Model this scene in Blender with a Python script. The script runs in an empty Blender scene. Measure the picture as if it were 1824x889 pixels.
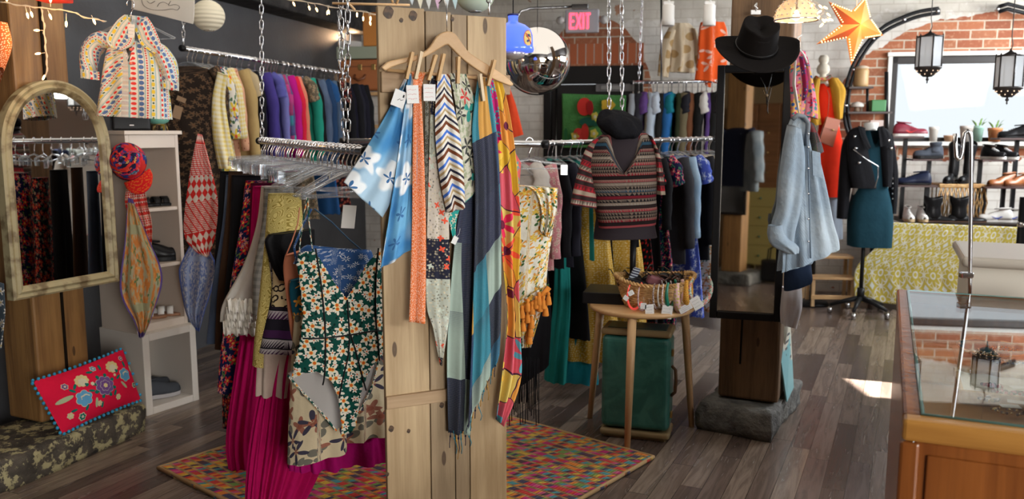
import bpy, math, random
from mathutils import Vector, Matrix
R=random.Random(7)
PI=math.pi
C=bpy.context.scene.collection
sc=bpy.context.scene
# ---------------- camera
F=1500.0; TH=math.atan(209.5/F); CH=1.6; CT,ST=math.cos(TH),math.sin(TH)
cam=bpy.data.cameras.new('camera'); co=bpy.data.objects.new('camera',cam); C.objects.link(co)
co.location=(0,0,CH); co.rotation_euler=(PI/2-TH,0,0)
cam.sensor_width=36; cam.lens=F/1824*36; cam.clip_start=.05; cam.clip_end=60
cam.dof.use_dof=True; cam.dof.focus_distance=3.1; cam.dof.aperture_fstop=3.4
sc.camera=co
# ---------------- world, sun, added fill lights, exposure
w=bpy.data.worlds.new('sky'); sc.world=w; w.use_nodes=True
w.node_tree.nodes['Background'].inputs[0].default_value=(.92,.96,1,1)
w.node_tree.nodes['Background'].inputs[1].default_value=.70
def lamp(name,kind,loc,tgt,energy,col,sx=1,sy=1,spread=None):
    l=bpy.data.lights.new(name,kind); l.energy=energy; l.color=col
    if kind=='AREA':
        l.shape='RECTANGLE'; l.size=sx; l.size_y=sy
        if spread: l.spread=spread
    if kind=='SUN': l.angle=.009
    o=bpy.data.objects.new(name,l); C.objects.link(o); o.location=loc
    o.rotation_euler=(Vector(tgt)-Vector(loc)).to_track_quat('-Z','Y').to_euler()
    return o
lamp('side_fill_light','AREA',(5.3,1.3,2.45),(-.3,2.8,.9),215,(.93,.97,1),4.6,.9)  # area lamp added for assumed side windows; the wall behind it is solid
lamp('side_fill_light','AREA',(5.3,6.3,2.45),(1.2,6.9,.9),120,(.93,.97,1),2.6,.9)  # second added area lamp by the solid right wall, no window modelled there
lamp('front_fill_light','AREA',(2.4,-3.9,1.7),(-.9,4.2,.7),270,(1,.97,.93),3.0,1.9)  # fill light added behind the camera to lift the front of the scene
lamp('ceiling_fill_light','AREA',(-.2,4.6,3.02),(-.2,4.6,0),46,(1,.90,.78),4.5,4.5)  # unseen area lamp added under the ceiling for soft warm light
SUN=lamp('sun','SUN',(5.6,4.02,2.32),(2.25,5.12,0),70,(1,.95,.87))
vs=sc.view_settings; vs.view_transform='Standard'; vs.look='None'; vs.gamma=1; vs.exposure=.58; vs.use_curve_mapping=False
sc.cycles.use_denoising=True; sc.cycles.max_bounces=8; sc.cycles.transparent_max_bounces=24
sc.cycles.caustics_reflective=False; sc.cycles.caustics_refractive=False; sc.cycles.sample_clamp_indirect=4
# ---------------- projection helpers (a photo pixel -> a point of the room)
def ray(px,py):
    a=(px-912)/F; b=(444.5-py)/F
    return Vector((a,CT+b*ST,-ST+b*CT))
def at(px,py,Y):
    d=ray(px,py); return Vector((0,0,CH))+d*(Y/d.y)
def onz(px,py,z=0):
    d=ray(px,py); return Vector((0,0,CH))+d*((z-CH)/d.z)
def hit(px,py,P,n):
    d=ray(px,py); O=Vector((0,0,CH)); return O+d*((Vector(P)-O).dot(n)/d.dot(n))
# ---------------- mesh builder
class MB:
    def __init__(s): s.v=[]; s.f=[]; s.uv=[]; s.sm=[]
    def add(s,vs,fs,uvs=None,smooth=False):
        b=len(s.v); s.v+= [tuple(p) for p in vs]; s.uv+= list(uvs) if uvs else [(p[0],p[2]) for p in vs]
        s.f+=[tuple(i+b for i in f) for f in fs]; s.sm+=[smooth]*len(fs); return s
    def box(s,c,d,M=None):
        x,y,z=[k/2 for k in d]; c=Vector(c)
        P=[Vector((i*x,j*y,k*z)) for i in(-1,1) for j in(-1,1) for k in(-1,1)]
        P=[c+(M@p if M else p) for p in P]
        return s.add(P,[(0,1,3,2),(4,6,7,5),(0,4,5,1),(2,3,7,6),(0,2,6,4),(1,5,7,3)])
    def hexa(s,b,t): # two quads
        return s.add(list(b)+list(t),[(3,2,1,0),(4,5,6,7),(0,1,5,4),(1,2,6,5),(2,3,7,6),(3,0,4,7)])
    def tube(s,pts,r,n=8,closed=False,rr=None,flat=1):
        pts=[Vector(p) for p in pts]; N=len(pts); V=[];Fc=[];U=[]
        up=None; L=0
        for i,p in enumerate(pts):
            a=pts[(i-1)%N] if (closed or i>0) else p; b=pts[(i+1)%N] if (closed or i<N-1) else p
            t=(b-a).normalized()
            if up is None:
                up=Vector((0,0,1)) if abs(t.z)<.9 else Vector((1,0,0))
            x=t.cross(up)
            if x.length<1e-6: x=t.orthogonal()
            x.normalize(); y=x.cross(t).normalized(); up=y
            q=rr[i] if rr else r
            if i: L+=(p-pts[i-1]).length
            for k in range(n):
                A=2*PI*k/n; V.append(p+x*math.cos(A)*q+y*math.sin(A)*q*flat); U.append((k/n*2*PI*q,L))
        M=N if closed else N-1
        for i in range(M):
            for k in range(n):
                Fc.append((i*n+k,i*n+(k+1)%n,((i+1)%N)*n+(k+1)%n,((i+1)%N)*n+k))
        if not closed: Fc.append(tuple(range(n-1,-1,-1))); Fc.append(tuple((N-1)*n+k for k in range(n)))
        return s.add(V,Fc,U,True)
    def lathe(s,prof,n=24,c=(0,0,0),M=None,sx=1,sy=1):
        V=[];Fc=[];U=[]
        for j,(r,z) in enumerate(prof):
            for k in range(n):
                A=2*PI*k/n; p=Vector((r*math.cos(A)*sx,r*math.sin(A)*sy,z)); V.append(Vector(c)+(M@p if M else p)); U.append((k/n,z))
        for j in range(len(prof)-1):
            for k in range(n): Fc.append((j*n+k,j*n+(k+1)%n,(j+1)*n+(k+1)%n,(j+1)*n+k))
        if prof[0][0]>1e-4: Fc.append(tuple(range(n-1,-1,-1)))
        if prof[-1][0]>1e-4: Fc.append(tuple((len(prof)-1)*n+k for k in range(n)))
        return s.add(V,Fc,U,True)
    def grid(s,fn,nu,nv,uvf=None,smooth=True,wrap=False):
        V=[];U=[]
        for j in range(nv+1):
            for i in range(nu+(0 if wrap else 1)):
                V.append(fn(i/nu,j/nv)); U.append(uvf(i/nu,j/nv) if uvf else (i/nu,j/nv))
        W=nu if wrap else nu+1; Fc=[]
        for j in range(nv):
            for i in range(nu):
                a=j*W+i; b=j*W+(i+1)%W if wrap else a+1
                Fc.append((a,b,b+W,a+W))
        return s.add(V,Fc,U,smooth)
    def prism(s,poly,O,X,Y,th):  # 2d polygon in plane (O,X,Y) extruded along X x Y by th
        O,X,Y=Vector(O),Vector(X),Vector(Y); N=X.cross(Y).normalized(); n=len(poly)
        a=[O+X*p[0]+Y*p[1] for p in poly]; b=[p+N*th for p in a]
        return s.add(a+b,[tuple(range(n-1,-1,-1)),tuple(range(n,2*n))]+[(i,(i+1)%n,n+(i+1)%n,n+i) for i in range(n)],[(p[0],p[1]) for p in poly]*2)
    def build(s,name,mat=None,parent=None,bevel=0,solid=0,sub=0,seg=2,loc=None):
        me=bpy.data.meshes.new(name); me.from_pydata(s.v,[],s.f)
        me.polygons.foreach_set('use_smooth',s.sm)
        uv=me.uv_layers.new(name='UVMap'); 
        flat=[0.0]*(2*len(me.loops))
        for i,l in enumerate(me.loops):
            flat[2*i],flat[2*i+1]=s.uv[l.vertex_index]
        uv.data.foreach_set('uv',flat)
        if mat: me.materials.append(mat)
        me.validate(); me.update()
        o=bpy.data.objects.new(name,me); C.objects.link(o)
        if parent: o.parent=parent
        if solid:
            m=o.modifiers.new('s','SOLIDIFY'); m.thickness=solid; m.offset=0
        if bevel:
            m=o.modifiers.new('b','BEVEL'); m.width=bevel; m.segments=seg; m.limit_method='ANGLE'; m.angle_limit=.6
        if sub:
            m=o.modifiers.new('u','SUBSURF'); m.levels=sub; m.render_levels=sub
        if loc: o.location=loc
        return o
def tag(o,label,cat,group=None,kind=None):
    if label: o['label']=label
    if cat: o['category']=cat
    if group: o['group']=group
    if kind: o['kind']=kind
    return o
def thing(name,label,cat,loc=(0,0,0),rz=0,group=None):
    o=bpy.data.objects.new(name,None); C.objects.link(o); o.empty_display_size=.05
    o.location=loc; o.rotation_euler=(0,0,rz); return tag(o,label,cat,group)
def struct(o): o['kind']='structure'; return o
def base(o): return tag(o,None,None)
def dup(o,parent=None,kids=None):
    c=o.copy(); C.objects.link(c); c.parent=parent
    for ch in (kids or KIDS).get(o.name,[]): dup(ch,c,kids)
    return c
KIDS={}
def learn(o):
    KIDS[o.name]=list(o.children)
    for ch in o.children: learn(ch)
def setmat(o,m):
    o.material_slots[0].link='OBJECT'; o.material_slots[0].material=m
# ---------------- node maths
class E:
    def __init__(s,m,k): s.m=m; s.k=k
    def _o(s,op,b=None,c=None):
        n=s.m.nt.nodes.new('ShaderNodeMath'); n.operation=op
        for i,x in enumerate((s,b,c)):
            if x is None: continue
            if isinstance(x,E): s.m.nt.links.new(x.k,n.inputs[i])
            else: n.inputs[i].default_value=x
        return E(s.m,n.outputs[0])
    def __add__(s,b): return s._o('ADD',b)
    __radd__=__add__
    def __sub__(s,b): return s._o('SUBTRACT',b)
    def __rsub__(s,b): return s._o('MULTIPLY',-1)._o('ADD',b)
    def __mul__(s,b): return s._o('MULTIPLY',b)
    __rmul__=__mul__
    def __truediv__(s,b): return s._o('DIVIDE',b)
    def lt(s,b): return s._o('LESS_THAN',b)
    def gt(s,b): return s._o('GREATER_THAN',b)
    def sin(s): return s._o('SINE')
    def cos(s): return s._o('COSINE')
    def abs(s): return s._o('ABSOLUTE')
    def floor(s): return s._o('FLOOR')
    def fract(s): return s._o('FRACT')
    def sqrt(s): return s._o('SQRT')
    def pw(s,b): return s._o('POWER',b)
    def max(s,b): return s._o('MAXIMUM',b)
    def min(s,b): return s._o('MINIMUM',b)
    def atan2(s,b): return s._o('ARCTAN2',b)
    def mod(s,b): return s._o('FLOORED_MODULO',b)
    def pp(s,b): return s._o('PINGPONG',b)
    def smooth(s,a,b):
        n=s.m.nt.nodes.new('ShaderNodeMapRange'); n.interpolation_type='SMOOTHSTEP'; s.m.nt.links.new(s.k,n.inputs[0])
        n.inputs[1].default_value=a; n.inputs[2].default_value=b; return E(s.m,n.outputs[0])
def rgb(c): return (c[0],c[1],c[2],1)
def hx(h):
    f=lambda x:(x/12.92 if x<=.04045 else ((x+.055)/1.055)**2.4)
    return tuple(f(int(h[i:i+2],16)/255) for i in(0,2,4))
class MT:
    def __init__(s,name):
        s.mat=bpy.data.materials.new(name); s.mat.use_nodes=True; s.nt=s.mat.node_tree
        s.b=s.nt.nodes['Principled BSDF']; s._uv=s._ob=None
    def node(s,t): return s.nt.nodes.new(t)
    def _sep(s,k):
        n=s.node('ShaderNodeSeparateXYZ'); s.nt.links.new(k,n.inputs[0]); return [E(s,n.outputs[i]) for i in range(3)]
    @property
    def tc(s):
        if not hasattr(s,'_tc'): s._tc=s.node('ShaderNodeTexCoord')
        return s._tc
    @property
    def uv(s):
        if not s._uv: s._uv=s._sep(s.tc.outputs['UV'])[:2]
        return s._uv
    @property
    def ob(s):
        if not s._ob: s._ob=s._sep(s.tc.outputs['Object'])
        return s._ob
    def vec(s,x,y,z=0):
        n=s.node('ShaderNodeCombineXYZ')
        for i,q in enumerate((x,y,z)):
            if isinstance(q,E): s.nt.links.new(q.k,n.inputs[i])
            else: n.inputs[i].default_value=q
        return E(s,n.outputs[0])
    def _p(s,P,n,ob):
        if P is None: P=E(s,s.tc.outputs['Object' if ob else 'UV'])
        s.nt.links.new(P.k,n.inputs['Vector'])
    def noise(s,scale=5,det=2,P=None,rough=.5,ob=True,dist=0):
        n=s.node('ShaderNodeTexNoise'); n.inputs['Scale'].default_value=scale; n.inputs['Detail'].default_value=det
        n.inputs['Roughness'].default_value=rough; n.inputs['Distortion'].default_value=dist; s._p(P,n,ob); return E(s,n.outputs[0])
    def rnd(s,P):
        n=s.node('ShaderNodeTexWhiteNoise'); n.noise_dimensions='3D'; s.nt.links.new(P.k,n.inputs['Vector']); return E(s,n.outputs['Value'])
    def vor(s,P,scale=1,feat='F1',rand=1,dim='2D'):
        n=s.node('ShaderNodeTexVoronoi'); n.voronoi_dimensions=dim; n.feature=feat; n.inputs['Scale'].default_value=scale
        n.inputs['Randomness'].default_value=rand; s.nt.links.new(P.k,n.inputs['Vector']); return n
    def col(s,c):
        if isinstance(c,E): return c
        n=s.node('ShaderNodeRGB'); n.outputs[0].default_value=rgb(c); return E(s,n.outputs[0])
    def mix(s,f,a,b,mode='MIX'):
        n=s.node('ShaderNodeMix'); n.data_type='RGBA'; n.blend_type=mode; n.clamp_factor=True
        for i,q in ((0,f),(6,a),(7,b)):
            if isinstance(q,E): s.nt.links.new(q.k,n.inputs[i])
            else: n.inputs[i].default_value=q if i==0 else rgb(q)
        return E(s,n.outputs[2])
    def ramp(s,f,stops,const=False):
        n=s.node('ShaderNodeValToRGB'); cr=n.color_ramp
        if const: cr.interpolation='CONSTANT'
        while len(cr.elements)<len(stops): cr.elements.new(.5)
        for e,(p,c) in zip(cr.elements,stops): e.position=p; e.color=rgb(c)
        s.nt.links.new(f.k,n.inputs[0]); return E(s,n.outputs[0])
    def bump(s,h,dist=.01,strength=1):
        n=s.node('ShaderNodeBump'); n.inputs['Distance'].default_value=dist; n.inputs['Strength'].default_value=strength
        s.nt.links.new(h.k,n.inputs['Height'])
        s.nt.links.new(n.outputs[0],s.b.inputs['Normal']); return s
    def out(s,c,rough=.6,metal=0,**kw):
        def put(name,q):
            i=s.b.inputs[name]
            if isinstance(q,E): s.nt.links.new(q.k,i)
            elif isinstance(q,tuple): i.default_value=rgb(q)
            else: i.default_value=q
        put('Base Color',c); put('Roughness',rough); put('Metallic',metal)
        for k,v in kw.items(): put(k.replace('_',' '),v)
        return s.mat
    def flowers(s,x,y,scale,n=5,Rd=.42,thin=.62,rand=1):
        X=x*scale; Y=y*scale
        v=s.vor(s.vec(X,Y),1,'F1',rand); P=s._sep(v.outputs['Position']); cr=s._sep(v.outputs['Color'])
        dx=X-P[0]; dy=Y-P[1]; r=(dx*dx+dy*dy).sqrt(); a=dy.atan2(dx)+cr[0]*6.28
        e=((a*n).cos()*(1-thin)+thin)*Rd
        return r.lt(e), r.lt(Rd*.24), cr, r
def simple(name,c,rough=.5,metal=0,**kw):
    if max(c)<.05 and not metal and 'Specular_IOR_Level' not in kw: kw['Specular_IOR_Level']=.18
    m=MT(name); return m.out(c,rough,metal,**kw)
# ---------------- plain materials
STEEL=simple('steel',(.62,.63,.65),.22,1); CHROME=simple('chrome',(.85,.85,.87),.12,1)
BLACKM=simple('black_metal',(.012,.012,.013),.4); BLACKP=simple('black_plastic',(.01,.01,.011),.35)
BRASS=simple('brass',(.55,.38,.14),.3,1); WHITEP=simple('white_paint_metal',(.75,.74,.72),.4)
PAPER=simple('paper_tag',(.72,.71,.68),.8); CREAMP=simple('cream_paint',(.62,.58,.49),.45)
def clearmat(name,tint,rough,gain,milk=0):
    m=MT(name); nt=m.nt; nt.nodes.remove(m.b); t=m.node('ShaderNodeBsdfTransparent'); t.inputs[0].default_value=rgb(tint)
    g=m.node('ShaderNodeBsdfGlossy'); g.inputs['Roughness'].default_value=rough; f=m.node('ShaderNodeLayerWeight'); f.inputs[0].default_value=.5
    k=((E(m,f.outputs[1]).pw(4.0)*.9+.04)*gain).min(1); x=m.node('ShaderNodeMixShader'); nt.links.new(k.k,x.inputs[0]); nt.links.new(t.outputs[0],x.inputs[1]); nt.links.new(g.outputs[0],x.inputs[2]); o=x
    if milk:
        d=m.node('ShaderNodeBsdfDiffuse'); d.inputs[0].default_value=(.8,.82,.85,1); o=m.node('ShaderNodeMixShader'); o.inputs[0].default_value=milk; nt.links.new(x.outputs[0],o.inputs[1]); nt.links.new(d.outputs[0],o.inputs[2])
    nt.links.new(o.outputs[0],nt.nodes['Material Output'].inputs[0]); return m.mat
CLEAR=clearmat('clear_plastic',(.90,.92,.94),.10,2.0,.07)
GLASS=clearmat('glass_pane',(.96,.99,.98),.005,.8)
MIRROR=simple('mirror_glass',(.80,.81,.80),.015,1)
def emis(name,c,st,base=(.8,.7,.5)): return simple(name,base,.4,0,Emission_Color=c,Emission_Strength=st)
BULB=emis('warm_bulb',(1,.55,.18),14); BULB2=emis('lamp_bulb',(1,.62,.3),9)
def wood(name,c1,c2,axis=2,scale=1,rough=.55,knots=False,bump=.002,dirt=None):
    m=MT(name); o=list(m.ob); sc_=[18*scale]*3; sc_[axis]=1.1*scale
    P=m.vec(*[o[i]*sc_[i] for i in range(3)])
    g=m.noise(1,5,P,.6,dist=.8); fine=m.noise(7,3,P)
    c=m.mix((g*.75+fine*.25).smooth(.3,.68),c1,c2)
    big=m.noise(1.7,2); c=m.mix(big.smooth(.45,.75)*.5,c,tuple(k*.55 for k in c1))
    if knots:
        q=[o[i] for i in range(3) if i!=axis]; v=m.vor(m.vec(q[0]*4.2+q[1]*2.1,o[axis]*1.3),1)
        k=E(m,v.outputs['Distance']); c=m.mix(k.lt(.032)*.8,c,(.055,.026,.01)); c=m.mix(((k*70).sin().gt(.55))*(k.lt(.05))*.4,c,(.06,.03,.012))
    if dirt: c=m.mix(m.noise(5,4).smooth(.52,.72)*.7,c,dirt)
    m.bump(g,bump); return m.out(c,rough)
W_PINE=wood('board_pine',(.33,.215,.105),(.50,.36,.20),2,.9,.6,True)
W_PINE2=wood('board_pine_grey',(.24,.165,.09),(.38,.27,.155),2,1.1,.6,True)
W_CROSS=wood('batten_wood',(.29,.18,.09),(.42,.28,.155),0,1,.6)
W_POSTL=wood('post_timber',(.17,.080,.026),(.36,.19,.062),2,.8,.55,True,.004)
W_POSTR=wood('post_timber_dark',(.075,.042,.020),(.21,.12,.058),2,.8,.6,True,.006)
W_BEECH=wood('beech',(.58,.36,.165),(.68,.45,.24),2,.7,.4)
W_BEECHX=wood('beech_x',(.56,.33,.14),(.66,.42,.21),0,.7,.38)
W_PEG=wood('peg_wood',(.50,.28,.10),(.60,.38,.16),2,2,.5)
W_PEG2=wood('peg_wood_pale',(.62,.46,.27),(.70,.55,.36),2,2,.5)
W_CASE=wood('case_veneer',(.16,.045,.010),(.30,.095,.020),2,.6,.22)
W_CASER=wood('case_rail',(.33,.14,.028),(.50,.24,.055),0,.6,.2)
W_BROWN=wood('brown_cabinet',(.20,.09,.035),(.30,.14,.06),0,.8,.4)
# ---------------- fabrics (u,v are metres over the cloth)
FAB={}
def fab(kind,*a,**k):
    key=(kind,)+a+tuple(sorted(k.items()))
    if key in FAB: return FAB[key]
    m=MT('cloth_'+kind); u,v=m.uv; n=m.noise(9,3); FAB[key]=_fab(m,kind,u,v,n,a,k); return FAB[key]
def _fab(m,kind,u,v,n,a,k):
    rough=k.get('rough',.85); c=a[0] if a else (.5,.5,.5)
    if kind=='plain': c=m.mix(n.smooth(.3,.7)*.25,c,tuple(q*.6 for q in c))
    elif kind=='denim':
        c=m.mix(m.noise(4,4).smooth(.35,.7),c,a[1]); c=m.mix((u*900+v*900).sin().gt(.3)*.12,c,(.7,.75,.8))
    elif kind=='floral':   # bg, petal, centre, scale, second petal
        bg,pc,cc,s=a[0],a[1],a[2],a[3]
        c=m.col(bg)
        if k.get('leaf'):
            L,_,_,_=m.flowers(u+.31,v+.17,s*1.5,2,.40,.45); c=m.mix(L,c,k['leaf'])
        if k.get('p2'):
            L,q,_,_=m.flowers(u+.13,v+.07,s*1.25,5,.34,.7); c=m.mix(L,c,k['p2']); c=m.mix(q,c,cc)
        p,q,cr,r=m.flowers(u,v,s,k.get('n',5),k.get('R',.46),k.get('thin',.66)); c=m.mix(p,c,pc)
        if k.get('glow'): c=m.mix(p*(r.lt(.17)),c,k['glow'])  # printed colour of the inner petals
        c=m.mix(q*p,c,cc)
    elif kind=='dots':
        X=u*a[2]; Y=v*a[2]; r=m.vor(m.vec(X,Y),1,'F1',k.get('rand',.6)); c=m.mix(E(m,r.outputs['Distance']).lt(k.get('r',.2)),a[0],a[1])
    elif kind=='stripe':   # vertical by default
        t=(v if k.get('h') else u)*a[2]; c=m.mix(t.fract().lt(k.get('w',.5)),a[0],a[1])
    elif kind=='check':
        A=(u*a[2]).fract().lt(.5); B=(v*a[2]).fract().lt(.5); c=m.mix((A+B)*.5,a[0],a[1])
    elif kind=='diamond':
        X=(u+v*.6)*a[2]; Y=(u-v*.6)*a[2]; A=X.fract().lt(.5); B=Y.fract().lt(.5); x=(A-B).abs()
        band=(v*3.1).fract().lt(.45); st=(v*95).fract().lt(.5)
        c=m.mix(band*x+(band*-1+1)*st*(X*2).fract().lt(.8),a[0],a[1])
    elif kind=='leopard':
        vv=m.vor(m.vec(u*a[2],v*a[2]),1); d=E(m,vv.outputs['Distance']); ring=d.gt(.22)*d.lt(.42)*m.noise(a[2]*1.4,1,ob=False).gt(.42); c=m.mix(ring,a[0],a[1])
    elif kind=='bands':    # list of colours, period; rows of little geometric marks
        cols=a[0]; per=a[1]; t=(v/per).fract(); st=[(i/len(cols),q) for i,q in enumerate(cols)]
        c=m.ramp(t,st,True); row=(v/per*len(cols)).floor(); f=(v/per*len(cols)).fract()
        z=m.rnd(m.vec(row.mod(len(cols)*3),3,1)); X=(u*(z*70+35)).fract(); tri=(X-.5).abs()*2
        c=m.mix(tri.lt(f)*z.gt(.35)*.75,c,k['mark']); c=m.mix(f.lt(.14),c,k.get('line',(.01,.01,.012)))
    elif kind=='tiedye':
        W=m.noise(7,2,ob=False); X=u*9.5+W*.5; Y=v*9.5+W*.5
        vv=m.vor(m.vec(X,Y),1,'F1',.35); d=E(m,vv.outputs['Distance'])
        P=m._sep(vv.outputs['Position']); an=(Y-P[1]).atan2(X-P[0]); st=(an*5).cos()*.10
        cell=m._sep(vv.outputs['Color'])[0].gt(.35)
        white=((d+st+W*.18)*-1).smooth(-.56,-.42)*cell
        c=m.mix(W.smooth(.35,.65),a[0],a[1]); c=m.mix(m.noise(3,2,ob=False).smooth(.5,.62),c,a[2]); c=m.mix(white,c,(.80,.82,.82))
        c=m.mix((d+st).lt(.10),c,(.05,.15,.33))
    elif kind=='plaid':    # big colour blocks with fine ribs
        U=(u+v*.10)*a[1]; V=v*a[2]; r=m.rnd(m.vec(U.floor(),V.floor(),k.get('seed',1))); cols=a[0]
        c=m.ramp(r,[(i/len(cols),q) for i,q in enumerate(cols)],True)
        f=V.fract().smooth(.55,1.0); rib=(v*1500).sin(); c=m.mix(rib.gt(.2)*f*.9,c,(.012,.016,.05)); c=m.mix(rib.gt(.6)*.18,c,(.6,.6,.5))
    elif kind=='chevron':
        z=(u*a[0]).pp(1); t=((v*a[0]*2.3)+z*1.7).mod(4); c=m.ramp(t/4,[(0,(.72,.68,.6)),(.18,(.16,.05,.02)),(.33,(.72,.68,.6)),(.45,(.02,.02,.04)),(.56,(.72,.68,.6)),(.68,(.46,.33,.16)),(.78,(.72,.68,.6)),(.88,(.06,.16,.55))],True)
    elif kind=='patch':
        V=(v*a[0]).floor(); r=m.rnd(m.vec(V,k.get('seed',2),0)); c=m.ramp(r,[(i/len(a[1]),q) for i,q in enumerate(a[1])],True)
        p,q,cr,_=m.flowers(u,v,110,5,.42,.6); c=m.mix(p*cr[1].gt(.4),c,m.mix(cr[2],(.02,.02,.02),(.7,.6,.4)))
        p,q,cr,_=m.flowers(u+.3,v,34,4,.40,.7); c=m.mix(p*cr[1].gt(.62),c,m.mix(cr[2].gt(.4),(.55,.6,.5),(.75,.1,.05)))
    elif kind=='swirl':
        t=m.noise(a[2],0,ob=False,dist=.6)*14; c=m.mix(t.fract().lt(.42),a[0],a[1])
    elif kind=='blotch':   # marbled many-coloured print with outlines
        cols=a[0]; s=a[1]; W=m.noise(s*.5,2,ob=False); vv=m.vor(m.vec(u*s+W*1.5,v*s*.7+W*1.5),1)
        cc=m._sep(vv.outputs['Color']); c=m.ramp(cc[0],[(i/len(cols),q) for i,q in enumerate(cols)],True)
        p,q,cr,_=m.flowers(u,v,s*.7,6,.5,.62); c=m.mix(p*cr[2].gt(.52),c,m.ramp(cr[1],[(0,(.72,.03,.10)),(.4,(.75,.10,.05)),(.6,(.10,.35,.42)),(.8,(.8,.5,.08))],True)); c=m.mix(q*p,c,(.15,.02,.05))
        v2=m.vor(m.vec(u*s+W*1.5,v*s*.7+W*1.5),1,'DISTANCE_TO_EDGE'); c=m.mix(E(m,v2.outputs['Distance']).lt(.014),c,(.06,.02,.05))
    elif kind=='frame':    # square scarf: border band, inner field print; u,v in 0..1
        e=u.min(1-u).min(v.min(1-v)); f=m.mix(m.noise(k.get('s',14),3,ob=False).smooth(.42,.56),a[1],a[2])
        p,q,cr,_=m.flowers(u,v,k.get('s',14)*.6,4,.42,.5); f=m.mix(p,f,m.mix(cr[0].gt(.5),a[3],a[4]))
        c=m.mix(e.lt(.26)*e.gt(.20),f,a[5]); c=m.mix(e.lt(.05),c,a[0])
    if k.get('trim'): pass
    m.bump(m.noise(14,3)+m.noise(60,1)*.12,k.get('bump',.006)); 
    return m.out(c,rough,0,Specular_IOR_Level=.08,**({'Alpha':k['alpha']} if 'alpha' in k else {}))
BLK=(.010,.010,.012); NAVY=(.012,.018,.05)
# ---------------- directions of the room
PU=Vector((.4255,.905,0)); PV=Vector((.905,-.4255,0)); Z=Vector((0,0,1))
BW=Vector((.75,8.8,0)); BE=Vector((.986,-.167,0)).normalized(); BN=Vector((-BE.y*-1,0,0)); BN=Vector((BE.y,-BE.x,0))  # back wall, facing the room
LW=Vector((-2.51,5.4,0)); LE=Vector((.2487,.9686,0)); LN=Vector((LE.y,-LE.x,0))
def bw(px,py,off=0): return hit(px,py,BW+BN*off,BN)
def lw(px,py,off=0): return hit(px,py,LW+LN*off,LN)
# ---------------- floor
m=MT('plank_floor'); o=m.ob; L=o[0]; W=o[1]
row=(W/.098).floor(); rr=m.rnd(m.vec(row,1,0)); xx=L/.95+rr*7; col=xx.floor(); r=m.rnd(m.vec(row,col,2)); r2=m.rnd(m.vec(row,col,5))
g=m.noise(1,5,m.vec(L*2.2+r*30,W*26,r*9),.62,dist=1.2)
c=m.ramp(r,[(0,(.055,.037,.030)),(.3,(.10,.073,.060)),(.52,(.155,.115,.090)),(.75,(.215,.165,.125)),(1,(.078,.058,.054))])
c=m.mix(1,c,(1.35,1.35,1.38),'MULTIPLY'); c=m.mix(g.smooth(.34,.68)*.62,c,(.045,.030,.024)); c=m.mix(g.smooth(.58,.78)*.4,c,(.36,.31,.27))
fx=xx.fract(); fw=(W/.098).fract(); gap=(fw.lt(.025)+fx.lt(.003)).min(1); c=m.mix(gap*.8,c,(.01,.008,.007))
m.bump(g+gap*-2,.0012); FLOORM=m.out(c,(g*.16+.17),0,Specular_IOR_Level=.55)
mb=MB(); mb.box((0,0,-.05),(22,22,.1)); fl=struct(mb.build('floor',FLOORM)); fl.location=(1,3,0); fl.rotation_euler=(0,0,math.atan2(.905,.4255))
# ---------------- walls
def brickmat():
    m=MT('painted_brick'); x,y,z=m.ob
    rh=.085; row=(z/rh).floor(); sh=row.mod(2)*.5; X=x/.235+sh; f=X.fract(); g=(z/rh).fract()
    wob=m.noise(14,3); r=m.rnd(m.vec(X.floor(),row,1))
    mort=((f*.235).lt(.011)+(g*rh).lt(.011+0)).min(1)
    edge=(m.noise(22,2)*.012); mort=(((f*.235)-edge).lt(.007)+((g*rh)-edge).lt(.007)).min(1)
    bc=m.ramp(r,[(0,(.22,.065,.030)),(.4,(.33,.10,.042)),(.75,(.40,.15,.07)),(1,(.25,.085,.04))]); bc=m.mix(m.noise(25,3).smooth(.5,.8)*.5,bc,(.62,.38,.24))
    bare=m.mix(mort,bc,(.50,.42,.32))
    wc=m.mix(m.noise(3,4).smooth(.35,.7),(.70,.66,.60),(.50,.46,.41)); wc=m.mix(mort*.35,wc,(.36,.30,.24))
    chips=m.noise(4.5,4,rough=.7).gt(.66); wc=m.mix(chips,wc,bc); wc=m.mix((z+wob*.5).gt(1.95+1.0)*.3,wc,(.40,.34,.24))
    # unpainted areas: above/around the window in an arch, over the door, beside the door
    n2=m.noise(5,3)*.16
    a1=((x-3.85)*.75); a2=(z-1.52); e1=((a1*a1)/1.42+(a2*a2)/1.50+n2*1.5).lt(1.06)*(z+wob*.3).gt(1.5)
    b1=(x-(DX0+DX1)/2); e2=((b1*b1)/.36+((z-1.9)*(z-1.9))/.74+n2).lt(1.08)*z.gt(2.0)
    e3=x.gt(-.36)*x.lt(-.22)*z.lt(2.1)
    mask=(e1+e2+e3).min(1)
    c=m.mix(mask,wc,bare); m.bump(mort*-1+wob*.6,.012); return m.out(c,.85,0)
def wallframe(o,P,D):  # put the mesh in the wall's own frame: x along, y out of the room, z up
    o.location=P; o.rotation_euler=(0,0,math.atan2(D.y,D.x)); return o
def wx(px,py=300): return (bw(px,py)-BW).dot(BE)
wz=lambda px,py: bw(px,py).z
DX0,DX1=wx(968),wx(1142); DZ=wz(1075,117)
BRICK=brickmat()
WX0,WX1=wx(1577),wx(1577)+2.3; WZ0,WZ1=wz(1585,252),wz(1585,101)
mb=MB(); T=.35
def seg(x0,x1,z0,z1): mb.box(((x0+x1)/2,T/2,(z0+z1)/2),(x1-x0,T,z1-z0))
seg(-3.2,DX0,0,3.2); seg(DX0,DX1,DZ,3.2); seg(DX1,WX0,0,3.2); seg(WX0,WX1,0,WZ0); seg(WX0,WX1,WZ1,3.2); seg(WX1,6.5,0,3.2)
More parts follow.
